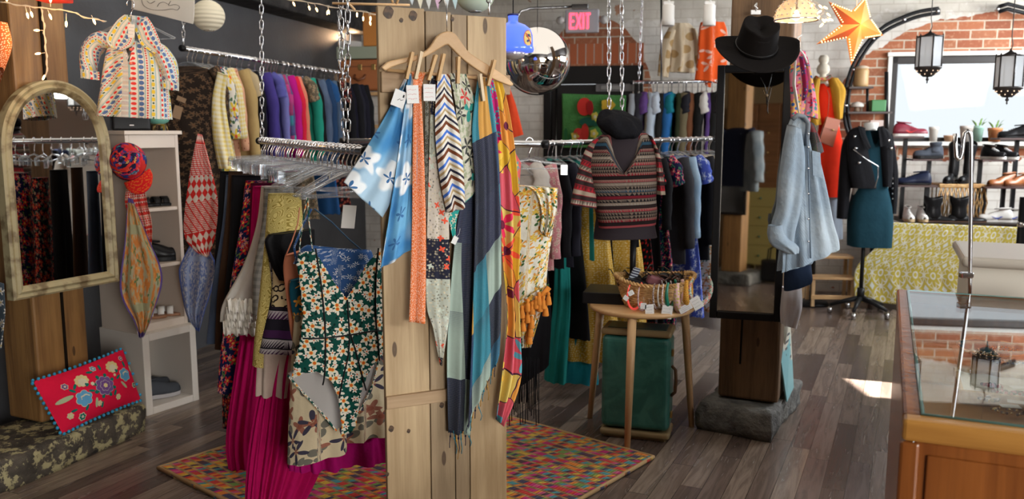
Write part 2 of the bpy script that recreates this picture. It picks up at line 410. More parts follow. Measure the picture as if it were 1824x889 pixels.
wallframe(struct(mb.build('wall_back',BRICK)),BW,BE)
# soldier course in the brickwork over the door
m=MT('soldier_brick'); x,y,z=m.ob; f=(x/.085).fract(); r=m.rnd(m.vec((x/.085).floor(),0,0)); c=m.mix(r,(.36,.085,.03),(.5,.15,.06)); m.bump(f.lt(.12)*-1,.006)
SOLD=m.out(m.mix(f.lt(.12),c,(.42,.35,.28)),.85)
mb=MB(); mb.box(((DX0+DX1)/2,-.004,DZ+.12),(DX1-DX0,.012,.2)); wallframe(struct(mb.build('trim_1',SOLD)),BW,BE)
# window: white outer trim, dark frame, sill, glass
TRIMW=simple('white_trim',(.7,.68,.63),.5); FRAMED=simple('dark_frame',(.035,.03,.028),.4)
mb=MB(); mb.box(((WX0+WX1)/2,-.01,WZ1+.02),(WX1-WX0+.1,.06,.04)); mb.box((WX0-.02,-.01,(WZ0+WZ1)/2),(.04,.04,WZ1-WZ0)); mb.box(((WX0+WX1)/2,-.03,WZ0-.02),(WX1-WX0+.1,.12,.04))
wallframe(struct(mb.build('trim_2',TRIMW,bevel=.004)),BW,BE)
win=wallframe(tag(thing('window_1',None,None),None,None,kind='structure'),BW,BE)
mb=MB(); fw_=.07
for (cx,cz,dx,dz) in ((( WX0+WX1)/2,WZ1-fw_/2,WX1-WX0,fw_),((WX0+WX1)/2,WZ0+.02,WX1-WX0,.04),(WX0+.03,(WZ0+WZ1)/2,.06,WZ1-WZ0),(WX1-.03,(WZ0+WZ1)/2,.06,WZ1-WZ0)): mb.box((cx,.03,cz),(dx,.06,dz))
mb.build('window_frame',FRAMED,win,bevel=.006)
mb=MB(); mb.box(((WX0+WX1)/2,.05,(WZ0+WZ1)/2),(WX1-WX0-.1,.006,WZ1-WZ0-.08)); mb.build('window_pane',clearmat('window_glass',(.97,.99,1),.02,.12),win)
# door
door=wallframe(tag(thing('door_1',None,None),None,None,kind='structure'),BW,BE)
DK=simple('black_door',(.012,.011,.011),.35)
mb=MB()
for (cx,cz,dx,dz) in ((DX0+.04,DZ/2,.08,DZ),(DX1-.04,DZ/2,.08,DZ),((DX0+DX1)/2,DZ-.09,DX1-DX0,.18)): mb.box((cx,.03,cz),(dx,.10,dz))
mb.build('door_frame',DK,door,bevel=.006)
mb=MB(); mb.box(((DX0+DX1)/2,.06,DZ/2-.09),(DX1-DX0-.16,.05,DZ-.19)); mb.build('door_leaf',simple('door_paint',(.02,.018,.018),.4),door,bevel=.004)
mb=MB(); mb.box((wx(1085),.02,wz(1085,156)),(.20,.03,.045)); mb.build('door_closer',simple('closer_grey',(.25,.25,.25),.4,.6),door,bevel=.004)
mb=MB(); mb.tube([(DX0+.13,.02,.1),(DX0+.13,.02,DZ-.2)],.012,8); mb.build('door_rod',STEEL,door)
# left wall, dark grey paint, with a dark beam along its top
m=MT('dark_wall'); DARKW=m.bump(m.noise(30,3),.002).out(m.mix(m.noise(2,3).smooth(.3,.7),(.050,.052,.058),(.075,.077,.085)),.5)
def wseg(name,P,D,L0,L1,mat,T=.2,z0=0,z1=3.2,y=0):
    mb=MB(); mb.box(((L0+L1)/2,y+T/2,(z0+z1)/2),(L1-L0,T,z1-z0)); return wallframe(struct(mb.build(name,mat)),P,D)
wseg('wall_left',LW,LE,-9.6,3.75,DARKW)
m=MT('beam_dark'); BEAM=m.bump(m.noise(12,4),.02).out(m.mix(m.noise(6,4).smooth(.4,.7),(.012,.011,.011),(.045,.04,.038)),.7)
mb=MB(); mb.box((-2.6,-.12,2.86),(12.4,.28,.56)); wallframe(struct(mb.build('trim_3',BEAM,bevel=.02)),LW,LE)
PLAS=simple('plaster',(.22,.17,.13),.8)
wseg('wall_right',Vector((5.6,0,0)),Vector((0,-1,0)),-8.6,-4.25,PLAS); wseg('wall_right_near',Vector((5.6,0,0)),Vector((0,-1,0)),-3.78,4.4,PLAS)
wseg('wall_right_low',Vector((5.6,0,0)),Vector((0,-1,0)),-4.25,-3.78,PLAS,z1=2.12); wseg('wall_right_top',Vector((5.6,0,0)),Vector((0,-1,0)),-4.25,-3.78,PLAS,z0=2.50)  # unseen opening between these wall pieces, added to let in the sun patch
wseg('wall_front',Vector((0,-4.2,0)),Vector((-1,0,0)),-5.8,5.6,simple('front_paint',(.30,.20,.10),.7))
CEILM=simple('ceiling_dark',(.045,.032,.025),.8)
mb=MB(); mb.box((-.7,2.5,3.15),(12.8,15,.1)); struct(mb.build('ceiling',CEILM))
# ceiling beam across the back, ducts
a=at(905,3,8.3); b=at(1290,0,8.3)
mb=MB(); mb.box((.9,8.15,3.07),(4.2,.16,.10)); struct(mb.build('trim_4',BEAM,bevel=.01))
mb=MB(); mb.box((.3,7.3,2.88),(3.4,.13,.12)); struct(mb.build('trim_5',BEAM,bevel=.01))
# ---------------- cloth sheets and lofts
def resamp(pts,n):
    P=[Vector((p[0],p[1])) for p in pts]; d=[0]
    for a,b in zip(P,P[1:]): d.append(d[-1]+(b-a).length)
    out=[]
    for i in range(n+1):
        s=d[-1]*i/n; k=0
        while k<len(d)-2 and d[k+1]<s: k+=1
        t=(s-d[k])/max(d[k+1]-d[k],1e-6); t=min(1,max(0,t))
        # catmull-rom
        p0=P[max(k-1,0)];p1=P[k];p2=P[k+1];p3=P[min(k+2,len(P)-1)]
        out.append(.5*((2*p1)+(p2-p0)*t+(2*p0-5*p1+4*p2-p3)*t*t+(3*p1-p0-3*p2+p3)*t**3))
    return out
def lin(pts,t):
    for a,b in zip(pts,pts[1:]):
        if t<=b[0]: return a[1]+(b[1]-a[1])*((t-a[0])/max(b[0]-a[0],1e-6))
    return pts[-1][1]
def foldfn(nf,seed):
    r=random.Random(seed); a=[(nf*(.7+.6*r.random()),r.random()*6.28,r.random()*1.6-.8,.6+.5*r.random()) for _ in range(3)]+[(nf*2.3,r.random()*6.28,.9,.22)]
    return lambda u,v: sum(A*math.sin(2*PI*f*u+p+q*v*3) for f,p,q,A in a)/1.9
def drape(name,L,R,proj,N,mat,parent=None,nf=4,amp=.014,nv=46,nu=48,seed=None,uv=None,hem=None,solid=.0015,grow=.35,wave=None,lay=0,uo=(0,0)):
    seed=seed if seed is not None else len(name)+int(L[0][0]); fn=foldfn(nf,seed); Lr=resamp(L,nv); Rr=resamp(R,nv)
    PL=[proj(p.x,p.y) for p in Lr]; PR=[proj(p.x,p.y) for p in Rr]
    W=sum((a-b).length for a,b in zip(PL,PR))/(nv+1); H=[0]
    for a,b,c,d in zip(PL,PL[1:],PR,PR[1:]): H.append(H[-1]+((b+d)/2-(a+c)/2).length)
    if uv: uvf=uv
    else: uvf=lambda u,v:((u-.5)*W*1.35+uo[0],-H[min(nv,int(round(v*nv)))]+uo[1])
    def f(u,v):
        j=v*nv; k=min(nv-1,int(j)); t=j-k; a=PL[k].lerp(PL[k+1],t); b=PR[k].lerp(PR[k+1],t)
        uu=u+.02*math.sin(7*v+seed)*math.sin(PI*u); p=a.lerp(b,uu)
        p=p+N*(amp*(grow+(1-grow)*v)*fn(u,v)+lay)
        if hem: p=p+Z*hem(u)*max(0,v-.6)/.4
        return p
    mb=MB(); mb.grid(f,nu,nv,uvf); return mb.build(name,mat,parent,solid=solid)
def loft(name,L,R,proj,N,mat,parent=None,d=.06,dp=None,nf=8,amp=.008,nv=36,nu=64,seed=3,grow=.3,top=True,bot=False,uvs=1,hem=0,lay=0,vneck=None):
    fn=foldfn(nf,seed); Lr=resamp(L,nv); Rr=resamp(R,nv); PL=[proj(p.x,p.y) for p in Lr]; PR=[proj(p.x,p.y) for p in Rr]
    H=[0]
    for a,b,c,e in zip(PL,PL[1:],PR,PR[1:]): H.append(H[-1]+((b+e)/2-(a+c)/2).length)
    V=[];U=[];Fc=[]
    for j in range(nv+1):
        t=j/nv; c=(PL[j]+PR[j])/2; w=(PR[j]-PL[j])/2; dd=d*(lin(dp,t) if dp else 1)
        for i in range(nu):
            A=2*PI*i/nu-PI/2; cs,sn=math.cos(A),math.sin(A)
            x=math.copysign(abs(cs)**.8,cs); y=math.copysign(abs(sn)**.9,sn)
            fo=amp*(grow+(1-grow)*t)*fn(i/nu,t)
            p=c+w*x-N*(dd*y*-1)*-1 + (w.normalized()*cs*.5+N*-sn)*fo + N*lay
            if hem: p=p+Z*(hem*math.sin(A*nf)*max(0,t-.8)*5)
            if vneck and sn<0:   # pull the front neckline down into a V
                k=max(0,1-abs(cs)/vneck[0]); lim=vneck[1]*k; 
                if H[j]<lim: p=p-Z*(lim-H[j])*.98
            V.append(p); U.append((i/nu*w.length*4.6*uvs,-H[j]*uvs))
    for j in range(nv):
        for i in range(nu): Fc.append((j*nu+i,j*nu+(i+1)%nu,(j+1)*nu+(i+1)%nu,(j+1)*nu+i))
    if top: Fc.append(tuple(range(nu)))
    if bot: Fc.append(tuple(nv*nu+i for i in range(nu-1,-1,-1)))
    mb=MB(); mb.add(V,Fc,U,True); return mb.build(name,mat,parent)
def yp(Y): return lambda px,py: at(px,py,Y)
FW=Vector((0,-1,0))
def rock(name,poly,z0,z1,mat,seed=1,amp=.02,parent=None):
    r=random.Random(seed); pts=[]; n=len(poly)
    for i in range(n):
        a=Vector(poly[i]);b=Vector(poly[(i+1)%n]); k=max(1,int((b-a).length/.035))
        for j in range(k): pts.append(a.lerp(b,j/k))
    c=sum(pts,Vector((0,0)))/len(pts); nv=7; V=[];Fc=[]; N=len(pts)
    from mathutils import noise as mn
    for j in range(nv+1):
        t=j/nv; inset=.012*(1-t)+(.0 if t<.75 else (t-.75)*.08)
        for p in pts:
            d=(p-c); q=p-d.normalized()*inset; w=mn.noise(Vector((q.x*7,q.y*7,t*1.3+seed)))*amp*1.6+mn.noise(Vector((q.x*22,q.y*22,t*4+seed)))*amp*.7
            q=q+d.normalized()*w*(0.6 if j in(0,) else 1); z=z0+(z1-z0)*min(1,t*1.05)+(mn.noise(Vector((q.x*9,q.y*9,seed)))*.004 if t>.6 else 0)
            V.append((q.x,q.y,z))
    for j in range(nv):
        for i in range(N): Fc.append((j*N+i,j*N+(i+1)%N,(j+1)*N+(i+1)%N,(j+1)*N+i))
    for s_ in (.6,.3):
        b=len(V)
        for i,p in enumerate(pts):
            q=c+(p-c)*s_; V.append((q.x,q.y,z1+mn.noise(Vector((q.x*9,q.y*9,seed)))*.005))
        for i in range(N): Fc.append((b-N+i,b-N+(i+1)%N,b+(i+1)%N,b+i))
    Fc.append(tuple(range(len(V)-N,len(V)))); Fc.append(tuple(range(N-1,-1,-1)))
    mb=MB(); mb.add(V,Fc,None,True); return mb.build(name,mat,parent)
def stone(name,c1,c2,c3,th=.55):
    m=MT(name); n=m.noise(9,6,rough=.65); n2=m.noise(30,4); c=m.mix(n.smooth(.35,.65),c1,c2); c=m.mix(m.noise(16,5,rough=.7).smooth(th,th+.06),c,c3)
    m.bump(n+n2*.35,.03); return m.out(c,.75)
ROCKL=stone('stone_mossy',(.045,.038,.03),(.10,.082,.06),(.42,.37,.20),.50)
ROCKR=stone('stone_grey',(.075,.075,.072),(.17,.168,.155),(.20,.19,.17),.7)
# ---------------- left timber post with its stone
def obox(name,P,X,Y,lx,ly,z0,z1,mat,parent=None,bevel=.006):  # box from corner P along X and Y
    X=Vector(X);Y=Vector(Y);P=Vector(P); loc=Vector((P.x,P.y,0)); ang=math.atan2(X.y,X.x); s=1 if X.cross(Y).z>0 else -1
    mb=MB(); mb.box((lx/2,s*ly/2,(z0+z1)/2),(lx,ly,z1-z0)); o=mb.build(name,mat,parent,bevel=bevel); o.location=loc; o.rotation_euler=(0,0,ang); return o
SL=.15
pc=onz(75,757,SL); 
o=obox('timber_post',pc,PU,-PV,.29,.25,SL+.008,3.1,W_POSTL,None,.012); tag(o,'warm brown split timber post behind the arched mirror at left','post')
mb=MB(); mb.box((.155,-.003,1.5),(.012,.012,3.0)); c_=mb.build('split',simple('split_dark',(.01,.006,.003),.9),o)
c_.location=(0,0,.1)
s0=onz(262,718,SL); s1=onz(95,789,SL); s2=s1-PV*.0+Vector((-.2,-.05,0)); dn=(s0-s1).normalized(); nn=Vector((-dn.y,dn.x,0))
poly=[(s0.x,s0.y),(s0+nn*.42).xy[:],(s1+nn*.52-dn*.5).xy[:],(s1-dn*.5+nn*.12).xy[:],(s1-dn*.18+nn*.02).xy[:],(s1.x,s1.y)]
tag(rock('stone_plinth',poly,0,SL,ROCKL,4,.016),'low mossy stone plinth under the red embroidered pillow','stone')
# ---------------- arched mirror on the left post
mp=pc+PV*.10; MF=lambda px,py: hit(px,py,mp,PV)
b0=MF(22,540); b1=MF(210,497); tp=MF(95,143)
s_of=lambda p:(p-mp).dot(PU)
ms0,ms1=s_of(b0),s_of(b1); mz0=(b0.z+b1.z)/2; mz1=tp.z; mw=ms1-ms0; rad=mw/2; 
spr=mz1-mw*.62
def arch(inset,n=40,zz=0):
    pts=[(ms0+inset,mz0+inset+zz),(ms1-inset,mz0+inset+zz)]
    for i in range(n+1):
        A=PI*i/n; pts.append(((ms0+ms1)/2+(rad-inset)*math.cos(A),spr+(mz1-spr-inset)*math.sin(A)**.85))
    return pts
m=MT('gilt_frame'); GILT=m.bump(m.noise(20,3),.003).out(m.mix(m.noise(14,4).smooth(.45,.65),(.40,.34,.19),(.17,.12,.055)),.5)
mir=thing('arched_mirror','tall arched mirror in a worn gold frame on the left timber post','mirror')
mb=MB(); A0=arch(0);A1=arch(.035);A2=arch(.07); n=len(A0)
V=[];Fc=[]
rings=[(A0,-.035),(A0,.012),(arch(.010),.020),(arch(.024),.012),(arch(.036),.022),(arch(.052),.010),(arch(.062),-.004)]
for ring,off in rings:
    for s_,z_ in ring: V.append(mp+PU*s_+Z*z_+PV*off-Z*mp.z)
for j in range(len(rings)-1):
    for i in range(n): Fc.append((j*n+i,j*n+(i+1)%n,(j+1)*n+(i+1)%n,(j+1)*n+i))
mb.add(V,Fc,None,False); mb.build('frame',GILT,mir)
mb=MB(); G=arch(.058); mb.add([mp+PU*a+Z*b-Z*mp.z+PV*-.002 for a,b in G]+[mp+PU*a+Z*b-Z*mp.z+PV*-.03 for a,b in G],[tuple(range(n)),tuple(range(2*n-1,n-1,-1))]+[(i,(i+1)%n,n+(i+1)%n,n+i) for i in range(n)])
mb.build('mirror_glass',MIRROR,mir)
# ---------------- white shelf unit
q0=onz(262,742); q1=onz(355,712); wl=(q1-q0).length; SU=(q1-q0).normalized(); SV=Vector((SU.y,-SU.x,0))
SHW=simple('white_laminate',(.60,.51,.43),.45); SHW2=simple('white_cube',(.62,.57,.51),.4)
sh=thing('shelf_unit','tall cream open shelf unit with shoes on its four shelves','shelf',(q0.x,q0.y,0),math.atan2(SU.y,SU.x))
LZ=.47
def sbox(nm,x0,x1,y0,y1,z0,z1,mat): 
    mb=MB(); mb.box(((x0+x1)/2,(y0+y1)/2,(z0+z1)/2),(x1-x0,y1-y0,z1-z0)); return mb.build(nm,mat,sh,bevel=.003)
dl=.40; t=.042
sbox('cube_side',0,t,0,dl,0,LZ,SHW2); sbox('cube_side',wl-t,wl,0,dl,0,LZ,SHW2); sbox('cube_bottom',t,wl-t,0,dl,0,t,SHW2); sbox('cube_top',t,wl-t,0,dl,LZ-t,LZ,SHW2); sbox('cube_back',t,wl-t,dl-.01,dl,t,LZ-t,SHW2)
TZ=1.585; u0,u1,v0,v1=.005,wl-.012,.05,dl-.02; s=.022
sbox('side_panel',u0,u0+s,v0,v1,LZ,TZ,SHW); sbox('side_panel',u1-s,u1,v0,v1,LZ,TZ,SHW); sbox('back_panel',u0+s,u1-s,v1-.01,v1,LZ,TZ,SHW)
sbox('cornice',u0-.015,u1+.015,v0-.02,v1+.01,TZ,TZ+.022,SHW); sbox('header',u0+s,u1-s,v0,v0+.02,TZ-.075,TZ,SHW)
SZ=[LZ+.04,.845,1.17]
sbox('shelf_board',u0+s,u1-s,v0,v1,LZ,LZ+.045,SHW)
for z_ in (.845,1.17): sbox('shelf_board',u0+s,u1-s,v0+.01,v1-.01,z_-.02,z_,SHW)
def SHP(x,y,z): return Vector((q0.x,q0.y,0))+SU*x-SV*y+Z*z
# ---------------- hanging plank board
BA=math.radians(25); BX=Vector((math.cos(BA),math.sin(BA),0)); BNv=Vector((math.sin(BA),-math.cos(BA),0))
bo=at(680,400,2.70); bo.z=0; BWd=.445; BZT=at(672,10,2.70).z
def bp(px,py,off=0): return hit(px,py,bo+BNv*off,BNv)
def bpj(off): return lambda px,py: bp(px,py,off)
brd=thing('plank_board','tall rustic board of vertical knotty pine planks hung on chain','board',(bo.x,bo.y,0),BA)
e=[0,.157,.247,.302,BWd]; zt=[BZT,BZT-.006,BZT-.012,BZT-.012]
for i in range(4):
    mb=MB(); mb.box(((e[i]+e[i+1])/2,.0125,(zt[i]+.06)/2),(e[i+1]-e[i]-.003,.022,zt[i]-.06))
    pl=mb.build('plank',W_PINE2 if i in(1,2) else W_PINE,brd,bevel=.0025)
def batten(x0,x1,z0,z1,m_,o=-.018):
    mb=MB(); mb.box(((x0+x1)/2,o+.009,(z0+z1)/2),(x1-x0,.018,z1-z0)); return mb.build('batten',m_,brd,bevel=.002)
batten(.004,BWd+.004,bp(690,165).z,bp(690,128).z,W_CROSS); batten(0,.24,bp(690,728).z,bp(690,706).z,W_CROSS,-.012)
m=MT('knot'); KNOT=m.out(m.mix(m.noise(50,3).smooth(.4,.6),(.10,.05,.02),(.035,.018,.008)),.6)
for px,py,r in ((692,22,.016),(736,28,.013),(715,36,.006),(806,34,.006),(697,764,.009),(728,768,.006),(787,722,.008),(690,845,.006)):
    p=bp(px,py); mb=MB(); 
    q=[Vector((math.cos(a/20*2*PI)*r*(1+.12*math.sin(a*1.3)),-.0006,math.sin(a/20*2*PI)*r*1.25)) for a in range(20)]
    mb.add([v for v in q]+[v+Vector((0,.002,0)) for v in q],[tuple(range(20))]+[(i,(i+1)%20,20+(i+1)%20,20+i) for i in range(20)]); k=mb.build('knot',KNOT,brd); k.location=((p-bo).dot(BX),0,p.z)
# ---------------- right timber post, stone, black mirror
SR=.145
r0=onz(1278,708,SR); r1=onz(1388,716,SR); pw=(r1-r0).dot(PV)
po=obox('timber_post',r0,PV,PU,pw,.30,SR+.008,3.1,W_POSTR,None,.014); tag(po,'dark weathered timber post standing on a grey stone by the black mirror','post')
mb=MB(); mb.tube([(pw*.36,.001,.35),(pw*.37,.0,.6),(pw*.34,.001,.80),(pw*.38,.001,1.0)],.006,6); mb.build('crack',simple('crack_dark',(.008,.005,.003),.95),po)
g=[onz(1243,745,.05),onz(1402,774,.0),onz(1438,690,.0)]
g0=onz(1240,718,SR); g1=onz(1375,742,SR); g2=onz(1430,676,SR); g3=g0+(g2-g1)
tag(rock('stone_plinth',[g0.xy[:],g1.xy[:],g2.xy[:],g3.xy[:]],0,SR,ROCKR,9,.02),'rough grey stone block under the right timber post','stone')
MA=math.radians(-17); mn_=Vector((-math.sin(-MA),-math.cos(MA),0)); 
MYm=4.40; mc=at(1270,340,MYm); mc.z=0; MXd=Vector((math.cos(MA),math.sin(MA),0)); mnn=Vector((MXd.y,-MXd.x,0))
def bmh(px,py): return hit(px,py,mc,mnn)
mt_=bmh(1338,115).z; mb_=bmh(1330,568).z; mwd=(bmh(1400,340)-mc).dot(MXd)
bm=thing('tall_mirror','full length black framed mirror leaning flat on the dark timber post','mirror',(mc.x,mc.y,mb_),MA)
bm.rotation_euler=(math.radians(-1.2),0,MA)
h=mt_-mb_; fr=.038; bm.location.y-=.012
for (cx,cz,dx,dz) in ((fr/2,h/2,fr,h),(mwd-fr/2,h/2,fr,h),(mwd/2,fr/2,mwd-2*fr,fr),(mwd/2,h-fr/2,mwd-2*fr,fr)):
    mb=MB(); mb.box((cx,-.008,cz),(dx,.034,dz)); mb.build('frame_rail',BLACKP,bm,bevel=.004)
mb=MB(); mb.box((mwd/2,.0,h/2),(mwd-2*fr+.01,.006,h-2*fr+.01)); mb.build('mirror_glass',simple('mirror_glass_dark',(.62,.58,.52),.02,1),bm)
# ---------------- round stool, suitcase
st=thing('side_table','small round birch table on three splayed legs','table'); STZ=.70
tc_=onz(1143,541,STZ); lg=[onz(1117,803),onz(1232,760),Vector((.44,4.58,0))]
rx=(onz(1236,545,STZ)-onz(1048,540,STZ)).length/2
mb=MB(); mb.lathe([(0,STZ-.026),(rx-.01,STZ-.026),(rx,STZ-.018),(rx,STZ-.006),(rx-.006,STZ),(0,STZ)],48,(tc_.x,tc_.y,0)); mb.build('table_top',W_BEECHX,st)
for p in lg:
    a=Vector((tc_.x,tc_.y,STZ-.026)).lerp(Vector((p.x,p.y,STZ-.026)),.8); mb=MB(); mb.tube([a,Vector((p.x,p.y,0)).lerp(a,.5),(p.x,p.y,0)],.019,16,rr=[.023,.020,.015]); mb.build('leg',W_BEECH,st)
sa=onz(1069,778); sb=onz(1183,790); sx=(sb-sa).normalized(); sy=Vector((-sx.y,sx.x,0)); sw=(sb-sa).length+.02; shh=.585
m=MT('suitcase_green'); SUITC=m.bump(m.noise(20,4),.003).out(m.mix(m.noise(7,4,dist=1.5).smooth(.35,.65),(.018,.115,.095),(.045,.19,.155)),.32)
su=thing('suitcase','vintage green hard suitcase standing upright under the round table','suitcase',(sa.x,sa.y,0),math.atan2(sx.y,sx.x))
SD=.20; SUZ=.012
mb=MB(); mb.box((sw/2,SD/2,.5*shh+SUZ),(sw,SD,shh-.09)); mb.build('shell',SUITC,su,bevel=.03,seg=4)
TANB=simple('tan_binding',(.26,.185,.085),.5)
for z_ in (SUZ+.02,shh-.012):
    mb=MB(); mb.box((sw/2,SD/2,z_),(sw+.008,SD+.008,.034)); b_=mb.build('binding',TANB,su,bevel=.014,seg=4)
mb=MB(); mb.box((sw/2,SD/2,shh+.002),(sw-.05,SD-.05,.012)); mb.build('end_panel',simple('suitcase_end',(.02,.045,.045),.3),su,bevel=.004)
mb=MB(); mb.box((sw/2,SD/2,.009),(sw-.03,SD-.03,.018)); mb.build('foot_panel',TANB,su,bevel=.006)
for z_ in (.14,.47):
    mb=MB(); mb.box((sw+.006,.06,z_),(.012,.03,.035)); mb.build('latch',BRASS,su,bevel=.003)
mb=MB(); mb.tube([(sw+.002,.06,.24),(sw+.022,.06,.26),(sw+.026,.06,.32),(sw+.022,.06,.38),(sw+.002,.06,.40)],.009,8); mb.build('handle',simple('handle_brown',(.10,.045,.015),.4),su)
# ---------------- glass-topped counter
cz=1.0; c0=onz(1645,740,cz); c1=onz(1618,519,cz); cu=(c1-c0).normalized(); cv=Vector((cu.y,-cu.x,0)); cl=(c1-c0).length+.02
cs=thing('display_case','varnished wooden display counter with a glass top','counter',(c0.x-cv.x*.035-cu.x*.03,c0.y-cv.y*.035-cu.y*.03,0),math.atan2(cv.y,cv.x))
cl+=.05; cw=.62; wd=(0,0)
def cbox(nm,x0,x1,y0,y1,z0,z1,mat,bev=.004,par=None):
    mb=MB(); mb.box(((x0+x1)/2,(y0+y1)/2,(z0+z1)/2),(x1-x0,y1-y0,z1-z0)); return mb.build(nm,mat,par or cs,bevel=bev)
cbox('front_panel',.02,cw,.0,.02,.0,cz-.05,W_CASE); cbox('side_panel',.0,.022,.0,cl,.0,cz-.06,W_CASE)
cbox('back_panel',.02,cw,cl-.02,cl,0,cz-.05,W_CASE); cbox('side_panel',cw-.02,cw,.02,cl-.02,0,cz-.05,W_CASE)
cbox('rail',-.005,cw,-.008,.036,cz-.05,cz,W_CASER,.008); cbox('rail',-.005,.036,.036,cl,cz-.05,cz,W_CASE,.008); cbox('rail',.036,cw,cl-.03,cl,cz-.05,cz,W_CASE,.008); cbox('rail',cw-.03,cw,.036,cl-.03,cz-.05,cz,W_CASE,.008)
cbox('corner_trim',-.008,.030,-.012,.0,0,cz-.05,W_CASE,.006); cbox('inset_moulding',.045,cw,-.006,.0,.0,cz-.075,W_CASE,.003)
cbox('display_bed',.022,cw-.02,.02,cl-.02,cz-.21,cz-.195,simple('bed_tan',(.50,.26,.10),.7))
gl=cbox('glass_top',.030,cw-.01,.030,cl-.02,cz-.004,cz+.004,GLASS,.0); 
mb=MB(); mb.tube([(.034,.034,cz),(cw-.012,.034,cz),(cw-.012,cl-.024,cz),(.034,cl-.024,cz)],.0045,6,closed=True); mb.build('glass_edge',simple('glass_edge_green',(.15,.32,.30),.1),cs)
CSP=lambda x,y,z: cs.matrix_basis@Vector((x,y,z))
# cream counter behind
k0=at(1727,470,3.35); 
cc=thing('cream_counter','cream painted cabinet with a rounded top behind the glass counter','counter',(k0.x,k0.y,0),math.atan2(cv.y,cv.x)+.0)
kz=at(1730,462,3.35).z
for nm,x0,x1,y0,y1,z0,z1,b_ in (('counter_top',-.03,1.2,-.03,.55,kz-.03,kz+.012,.018),('body',0,1.15,0,.5,0,kz-.03,.004),('plinth_trim',-.01,1.16,-.01,.5,0,.10,.004)):
    mb=MB(); mb.box(((x0+x1)/2,(y0+y1)/2,(z0+z1)/2),(x1-x0,y1-y0,z1-z0)); mb.build(nm,CREAMP if nm!='counter_top' else simple('counter_top_taupe',(.42,.38,.32),.3),cc,bevel=b_,seg=4)
# ---------------- rag rug
RUGM=MT('rag_rug'); u,v=RUGM.ob[0],RUGM.ob[1]
row=(u/.045).floor(); f=(u/.045).fract(); seg_=((v+f*.02)/.022).floor(); r=RUGM.rnd(RUGM.vec(row,seg_,1))
cc_=RUGM.ramp(r,[(0,(.55,.04,.03)),(.16,(.70,.22,.03)),(.3,(.08,.03,.05)),(.42,(.50,.02,.16)),(.55,(.06,.28,.32)),(.66,(.62,.42,.05)),(.76,(.05,.05,.10)),(.86,(.16,.30,.07)),(.94,(.55,.10,.20))],True)
jute=f.lt(.34); cc_=RUGM.mix(jute,cc_,RUGM.mix(((v*90).sin()).gt(0),(.42,.28,.13),(.30,.18,.08)))
RUGM.bump((f*PI).sin()+((v/.016).fract()*PI).sin()*.5,.008); rm=RUGM.out(cc_,.95)
a=onz(285,838); b=onz(405,812); c=onz(980,889); 
rg=thing('rag_rug','multicoloured braided rag rug under the centre clothes rail','rug')
rdir=(onz(1015,889)-onz(905,824)).normalized()
ra=onz(283,838); rc=onz(905,824); ru=(onz(420,808)-ra).normalized()
ang=math.atan2(PU.y,PU.x)-.25
e1=Vector((math.cos(ang),math.sin(ang),0)); e2=Vector((e1.y,-e1.x,0))
rg.location=(ra.x,ra.y,0); rg.rotation_euler=(0,0,ang)
L1=1.62; L2=1.75
mb=MB(); mb.grid(lambda u,v:Vector((u*L1+.008*math.sin(v*60),-v*L2+.01*math.sin(u*50),.011+.002*math.sin(u*90+v*40))),80,80); mb.build('braid',rm,rg,solid=.012)
mb=MB(); mb.tube([(0,0,.012),(L1,0,.012),(L1,-L2,.012),(0,-L2,.012)],.011,8,closed=True); mb.build('edging',simple('jute',(.42,.27,.12),.9),rg)
# ---------------- hangers and generic hanging garments (local frame: x across, y along the rail, z=0 rail centre)
def hook_pts(r=.017,dz=0): return [(-r*.9,0,-.004+dz),(-r,0,.008+dz),(-r*.6,0,.020+dz),(0,0,.025+dz),(r*.7,0,.020+dz),(r,0,.008+dz),(r*.9,0,-.010+dz),(r*.3,0,-.030+dz),(0,0,-.042+dz),(0,0,-.075+dz)]
HM={}
def hanger_meshes():
    mb=MB(); mb.tube(hook_pts(),.0028,6); a=mb.build('hook',CHROME)
    mb=MB(); mb.tube([(-.205,0,-.155),(-.19,0,-.150),(-.12,0,-.115),(-.05,0,-.082),(0,0,-.072),(.05,0,-.082),(.12,0,-.115),(.19,0,-.150),(.205,0,-.155)],.0055,8,rr=[.004,.0065,.006,.006,.007,.006,.006,.0065,.004]); mb.tube([(-.2,0,-.157),(0,0,-.165),(.2,0,-.157)],.003,6); b=mb.build('arms',CLEAR)
    mb=MB(); mb.tube([(-.17,0,-.112),(-.165,0,-.095),(-.05,0,-.082),(0,0,-.072),(.05,0,-.082),(.165,0,-.095),(.17,0,-.112)],.0055,8); mb.tube([(-.17,0,-.112),(.17,0,-.112)],.0045,6)
    mb.box((-.155,0,-.118),(.03,.02,.045)); mb.box((.155,0,-.118),(.03,.02,.045)); c=mb.build('arms',CLEAR)
    HM['hook']=a.data; HM['top']=b.data; HM['clip']=c.data
    for o in (a,b,c): bpy.data.objects.remove(o)
hanger_meshes()
def hanger(P,rz,kind,label,group,tilt=0,mat=None):
    t=thing('clothes_hanger',label,'hanger',P,rz,group); t.rotation_euler=(0,tilt,rz)
    for nm,k in (('hook','hook'),('arms',kind)):
        o=bpy.data.objects.new(nm,HM[k]); C.objects.link(o); o.parent=t
    return t
